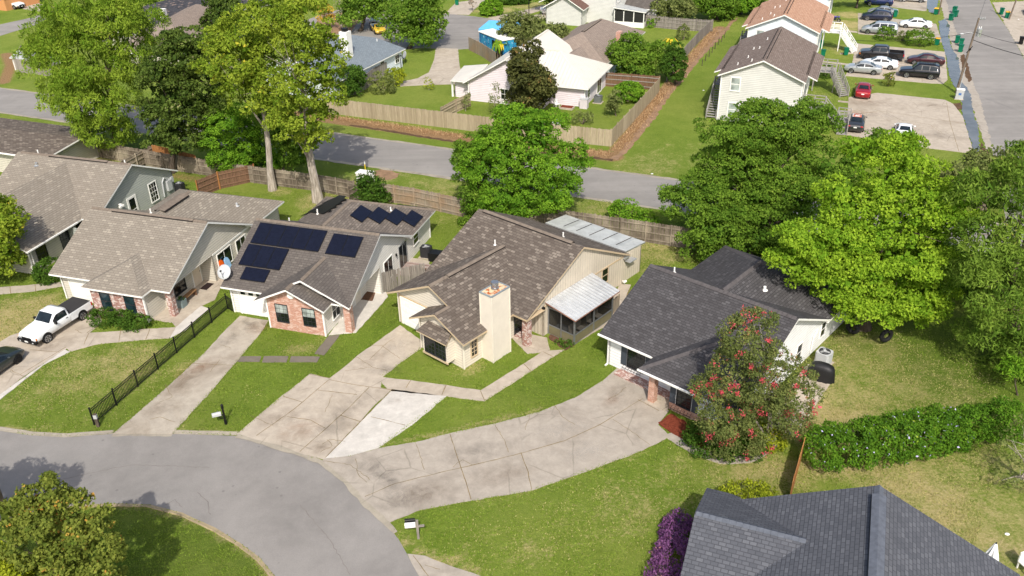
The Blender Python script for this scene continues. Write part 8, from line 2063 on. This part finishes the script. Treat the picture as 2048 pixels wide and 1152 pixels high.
def tire(label, px, z, hd, rope=True):
    p = G(*px); t = thing('tire_swing', label, 'tire swing', (p.x, p.y, 0), hd, None)
    m = MB(); n = 24; k = 10; R_, r_ = .36, .14; vs = [((R_ + r_ * math.cos(b)) * math.cos(a), r_ * math.sin(b), z + (R_ + r_ * math.cos(b)) * math.sin(a)) for a in [2 * math.pi * i / n for i in range(n)] for b in [2 * math.pi * j / k for j in range(k)]]
    m.add(vs, [(i * k + j, ((i + 1) % n) * k + j, ((i + 1) % n) * k + (j + 1) % k, i * k + (j + 1) % k) for i in range(n) for j in range(k)]); m.build('tire', M['rubber'], t, True)
    m = MB(); m.tube([(0, 0, z + .36), (.1, .1, z + 2.2), (0, .2, z + 4.0)], .02, 5); m.build('rope', M['bark'], t)
tire('black tire swing hanging under the lime green tree, right one', (1768, 690), .75, rad(15))
tire('black tire swing in the shade nearer the white house wall', (1702, 672), .7, rad(-50))
# deck and clutter by the solar house
dk = thing('wooden_deck', 'small worn wooden deck between the solar and cream houses', 'deck', G(830, 545), rad(-17)); m = MB()
for i in range(13): y = -1.1 + i * .17; m.box(-1.3, 1.3, y, y + .155, .22, .27, 0, random.random())
m.build('deck_boards', wood_mat('worn_red_deck', (.24, .15, .12), (.46, .40, .36), None, False), dk)
for x in (-1.2, 1.2): m = MB(); m.box(x - .05, x + .05, -1.05, 1.0, 0, .218); m.build('joist', M['wood_brown'], dk)
bn = thing('bench', 'low dark brown bench on the worn deck edge', 'bench', G(836, 553, 0), rad(-17))
m = MB(); m.box(-.7, .7, -.18, .18, .42 + .27, .48 + .27); m.build('seat', M['wood_brown'], bn)
for x in (-.6, .6): m = MB(); m.box(x - .04, x + .04, -.16, .16, .27, .69); m.build('leg', M['wood_brown'], bn)
tb = thing('tarp_covered_box', 'black box shaped cover behind the air conditioner by the deck', 'cover', G(872, 520), rad(-17)); m = MB(); m.prism([(-.5, -.4), (.5, -.4), (.55, .4), (-.45, .4)], 0, .75); m.build('cover', M['black'], tb)
# torn black tarp on the rear roof
tp = MB(); n_ = Vector((-.5, 0, 1)).normalized(); rows = [[(-7.7, 12.9), (-6.9, 13.9), (-6.5, 14.5), (-6.0, 14.9)], [(-6.9, 12.1), (-6.2, 12.9), (-5.7, 13.6), (-5.3, 14.2)], [(-5.9, 11.2), (-5.4, 12.0), (-5.0, 12.7), (-4.5, 13.4)], [(-5.0, 10.3), (-4.6, 11.0), (-4.4, 11.7), (-4.2, 12.4)]]
def tz(u): return 2.4 + .5 * (u + 8.35)
for i in range(3):
    for j in range(3):
        q = [rows[i][j], rows[i + 1][j], rows[i + 1][j + 1], rows[i][j + 1]]; tp.add([Vector((u, v, tz(u))) + n_ * .06 for u, v in q], [(0, 1, 2, 3)])
for j in range(4):
    for k in range(3):
        u, v = rows[0][0][0] + j * .42 + k * .1, rows[0][0][1] + j * .5; tp.add([Vector((u, v, tz(u))) + n_ * .05, Vector((u + .35, v + .4, tz(u + .35))) + n_ * .05, Vector((u - .75 - .2 * k, v - .35 + .15 * k, tz(u - .75 - .2 * k))) + n_ * .09], [(0, 1, 2)])
        u, v = rows[3][0][0] + .3 + j * .15, rows[3][0][1] + j * .62; tp.add([Vector((u, v, tz(u))) + n_ * .05, Vector((u + .1, v + .42, tz(u + .1))) + n_ * .05, Vector((u + .75, v - .3, min(4.7, tz(u + .75)))) + n_ * .08], [(0, 1, 2)])
o = tp.build('torn_tarp', M['black'], None); o.location = SOLAR.location; o.rotation_euler = SOLAR.rotation_euler; tag(o, 'torn black tarp in strips on the rear left roof of the solar panel house', 'tarp')
sm = o.modifiers.new('thick', 'SOLIDIFY'); sm.thickness = .012
# porch things at the truck house
bn = thing('bench', 'brown wooden bench on the porch of the brick windowed house', 'bench', local(TRUCKH, .95, 3.6, .03), TRUCKH.rotation_euler.z + rad(90))
m = MB(); m.box(-.75, .75, -.2, .2, .42, .48); m.build('seat', wood_mat('warm_bench_wood', (.20, .11, .05), (.34, .20, .10)), bn)
for x in (-.65, .65): m = MB(); m.box(x - .04, x + .04, -.18, .18, 0, .42); m.build('leg', M['wood_brown'], bn)
bx_ = thing('crate', 'grey green planter box at the end of the porch bench', 'planter', local(TRUCKH, 1.05, 2.55, .03), TRUCKH.rotation_euler.z); m = MB(); m.box(-.25, .25, -.28, .28, 0, .6); m.build('box', paint((118, 132, 132), .7, .1), bx_); foliage('foliage', [(np.array((0, 0, .68)), .2, .2, .15)], 'shrub', bx_, seed=111, ls=.1, rc=.12, lpc=8)
m = MB(); m.box(-.5, .5, -.3, .3, 0, .015); o = m.build('door_mat', paint((40, 26, 24), .95, .2), None); o.location = local(TRUCKH, 1.1, 5.6, .05); o.rotation_euler.z = TRUCKH.rotation_euler.z + rad(90); tag(o, 'dark brown door mat on the porch in front of the truck house door', 'door mat')
def board(label, u, v, rgb, h_, w_, lean, rz=0):
    m = MB(); n = 10; pr = [(-w_ / 2, 0), (w_ / 2, 0)] + [(w_ / 2 * math.cos(math.pi * i / n), h_ - w_ * .6 + w_ * .6 * math.sin(math.pi * i / n)) for i in range(n + 1)]
    k = len(pr); m.add([(x, 0, z) for x, z in pr] + [(x, .06, z) for x, z in pr], [list(range(k)), list(range(2 * k - 1, k - 1, -1))] + [(i, k + i, k + (i + 1) % k, (i + 1) % k) for i in range(k)])
    o = m.build('surfboard', paint(rgb, .4, .1, .4)); o.location = local(TRUCKH, u, v, .02); o.rotation_euler = (rad(-lean), 0, TRUCKH.rotation_euler.z + rad(90)); tag(o, label, 'board', 'boards leaning on the wall by the dish')
board('bright orange board leaning on the wall under the long window', 1.95, 7.2, (226, 96, 26), 1.6, .5, 14)
board('pale blue board leaning beside the orange one', 1.95, 7.85, (150, 190, 226), 1.5, .6, 14)
# trailer, canopy
def trailer():
    o = G(985, 112); t = thing('trailer', 'bright blue concession trailer with white roof behind the brown fence', 'trailer', G(982, 108), face((958, 96), (1010, 118)))
    m = MB(); m.box(-3.2, 3.2, 0, 2.3, .5, 2.5)
    mt, nt, b = newmat('blue_graphic_wrap', .4, .4); co = obj_co(nt); c1 = mix(nt, ramp(nt, noise(nt, co, 1.4, 3, .5, 1.5), .52, .58), (.03, .27, .46, 1), (.02, .12, .32, 1)); c1 = mix(nt, ramp(nt, noise(nt, co, 2.3, 2, .5, .5), .62, .66), c1, (.55, .72, .85, 1)); nt.links.new(c1, b.inputs['Base Color'])
    m.build('trailer_body', mt, t)
    m = MB(); m.box(-3.3, 3.3, -.1, 2.4, 2.502, 2.62)
    for i in range(8): m.box(-2.9 + i * .75, -2.85 + i * .75, .2, 2.1, 2.62, 2.65)
    m.build('trailer_roof', M['white'], t)
    m = MB(); m.box(.4, 1.9, -.03, -.002, 1.2, 2.1); m.build('window', M['glass'], t); m = MB(); m.box(1.1, 1.2, -.05, -.031, 1.2, 2.1); m.build('window_post', M['white'], t)
    for x in (-.5, .5): 
        for y in (.12, 2.0): m = MB(); m.cyl((x, y, .36), .36, .18, 16, 0, 'y'); m.build('wheel', M['rubber'], t)
    m = MB(); m.bar((3.2, 1.15, .55), (4.5, 1.15, .5), .12, .12); m.build('hitch', M['darkmetal'], t)
trailer()
cn = thing('canopy', 'sky blue fabric canopy tent beside the blue trailer', 'canopy', G(1005, 84), rad(-15))
m = MB(); vs = [(-3, -2.2, 2.3), (3, -2.2, 2.3), (3, 2.2, 2.3), (-3, 2.2, 2.3), (-2, 0, 3.1), (2, 0, 3.1)]; m.add(vs, [(0, 1, 5, 4), (1, 2, 5), (2, 3, 4, 5), (3, 0, 4)]); vl = [(x, y, z - .3) for x, y, z in vs[:4]]; m.add(vs[:4] + vl, [(0, 4, 5, 1), (1, 5, 6, 2), (2, 6, 7, 3), (3, 7, 4, 0)]); oc = m.build('canopy_top', paint((92, 168, 220), .6, .08), cn); oc.modifiers.new('thick', 'SOLIDIFY').thickness = .02
for x in (-2.9, 2.9):
    for y in (-2.1, 2.1): m = MB(); m.cyl((x, y, 0), .035, 2.3, 8); m.build('leg', M['ltgrey'], cn)
# umbrella at lower right
um = thing('patio_umbrella', 'closed white patio umbrella at the lower right edge', 'umbrella', (G(1992, 1088, 2.5).x, G(1992, 1088, 2.5).y, 0), 0)
m = MB(); n = 16; vs = []
for z, r in ((1.0, .30), (1.25, .34), (1.9, .2), (2.5, .06)):
    for i in range(n): a = 2 * math.pi * i / n; k = 1 + .28 * (1 if i % 2 else -1) * (z < 2.4); vs.append((math.cos(a) * r * k, math.sin(a) * r * k, z))
m.add(vs, [(j * n + i, j * n + (i + 1) % n, (j + 1) * n + (i + 1) % n, (j + 1) * n + i) for j in range(3) for i in range(n)] + [[3 * n + i for i in range(n)]]); m.build('canopy', paint((236, 236, 236), .7, .05), um)
m = MB(); m.cyl((0, 0, 0), .03, 2.6, 8); m.build('pole', M['darkmetal'], um); m = MB(); m.cyl((0, 0, 0), .3, .12, 14); m.build('base', M['darkmetal'], um)
ch = thing('patio_chair', 'white patio chair half cut by the lower right edge', 'chair', G(2050, 1140), rad(20)); m = MB(); m.box(-.3, .3, -.3, .3, .4, .46); m.build('seat', M['white'], ch); m = MB(); m.box(-.3, .3, .25, .31, .461, 1.0); m.build('backrest', M['white'], ch)
for x in (-.26, .26):
    for y in (-.26, .24): m = MB(); m.box(x - .03, x + .03, y - .03, y + .03, 0, .4); m.build('leg', M['white'], ch)
# road side utility box and marker
t = thing('utility_box', 'white utility pedestal box behind the fence by the road', 'utility box', G(732, 366), rad(-22)); m = MB(); m.box(-.75, .75, -.45, .45, 0, 1.05); m.build('cabinet_body', M['white'], t); m = MB(); m.box(-.8, .8, -.5, .5, 1.052, 1.15); m.build('cabinet_lid', M['white'], t)
t = thing('marker_post', 'thin yellow marker post beside the white utility box', 'post', G(732, 352), 0); m = MB(); m.cyl((0, 0, 0), .05, 1.25, 8); m.build('post', paint((226, 196, 40), .5, .05), t); m = MB(); m.cyl((0, 0, 1.252), .05, .25, 8); m.build('cap', M['white'], t)
# ornaments by the lavender house
t = thing('planter', 'low dark planting box by the lavender house wall', 'planter', G(1134, 217), rad(-22)); m = MB(); m.box(-.8, .8, -.5, .5, 0, .22); m.build('box', M['concrete'], t); m = MB(); m.box(-.7, .7, -.4, .4, .222, .26); m.build('soil', M['mulch'], t)
t = thing('patio_chair', 'white garden chair under the bronze magnolia by the planter', 'chair', G(1113, 215), rad(30)); m = MB(); m.box(-.26, .26, -.26, .26, .4, .45); m.build('seat', M['white'], t); m = MB(); m.box(-.26, .26, .21, .26, .451, .95); m.build('backrest', M['white'], t)
for x in (-.22, .22):
    for y in (-.22, .2): m = MB(); m.box(x - .025, x + .025, y - .025, y + .025, 0, .4); m.build('leg', M['white'], t)
t = thing('storage_box', 'grey upright box at the corner of the lavender house', 'box', G(1168, 216), rad(-22)); m = MB(); m.box(-.45, .45, -.35, .35, 0, 1.1); m.build('box', paint((200, 192, 194), .6, .08), t); m = MB(); m.box(-.48, .48, -.38, .38, 1.102, 1.16); m.build('lid', M['ltgrey'], t)
# stray litter seen on the grass
for lab, p, rgb in (('small pink cloth scrap on the dry lawn patch', (1640, 815), (230, 90, 110)), ('pale scrap on the apartment lawn', (1407, 181), (230, 230, 228)), ('pale scrap on the lawn by the slate roof', (2014, 1069), (232, 232, 232)), ('white bag on the verge by the ditch corner', (1304, 348), (232, 232, 232)), ('flattened white cup at the far side kerb', (2037, 39), (232, 232, 232))):
    m = MB(); m.ell((0, 0, .03), .13, .09, .04, 0, 8, 5); o = m.build('litter', paint(rgb, .8, .1)); o.location = G(*p); tag(o, lab, 'litter')
# pole in the lower left corner
upole('pale wooden pole crossing the lower left edge behind the mottled maple', (14, 1030), 920, -40, .13)
# flower bed stakes: blue handled tool along the purple hedge
m = MB(); m.bar((-.02, -.8, .35), (.05, .8, .35), .05, .05); o = m.build('garden_hose_rail', paint((40, 64, 76), .5, .1)); o.location = G(1349, 1072, .45); o.rotation_euler.z = rad(-22); tag(o, 'thin dark blue rail lying along the purple hedge', 'rail')
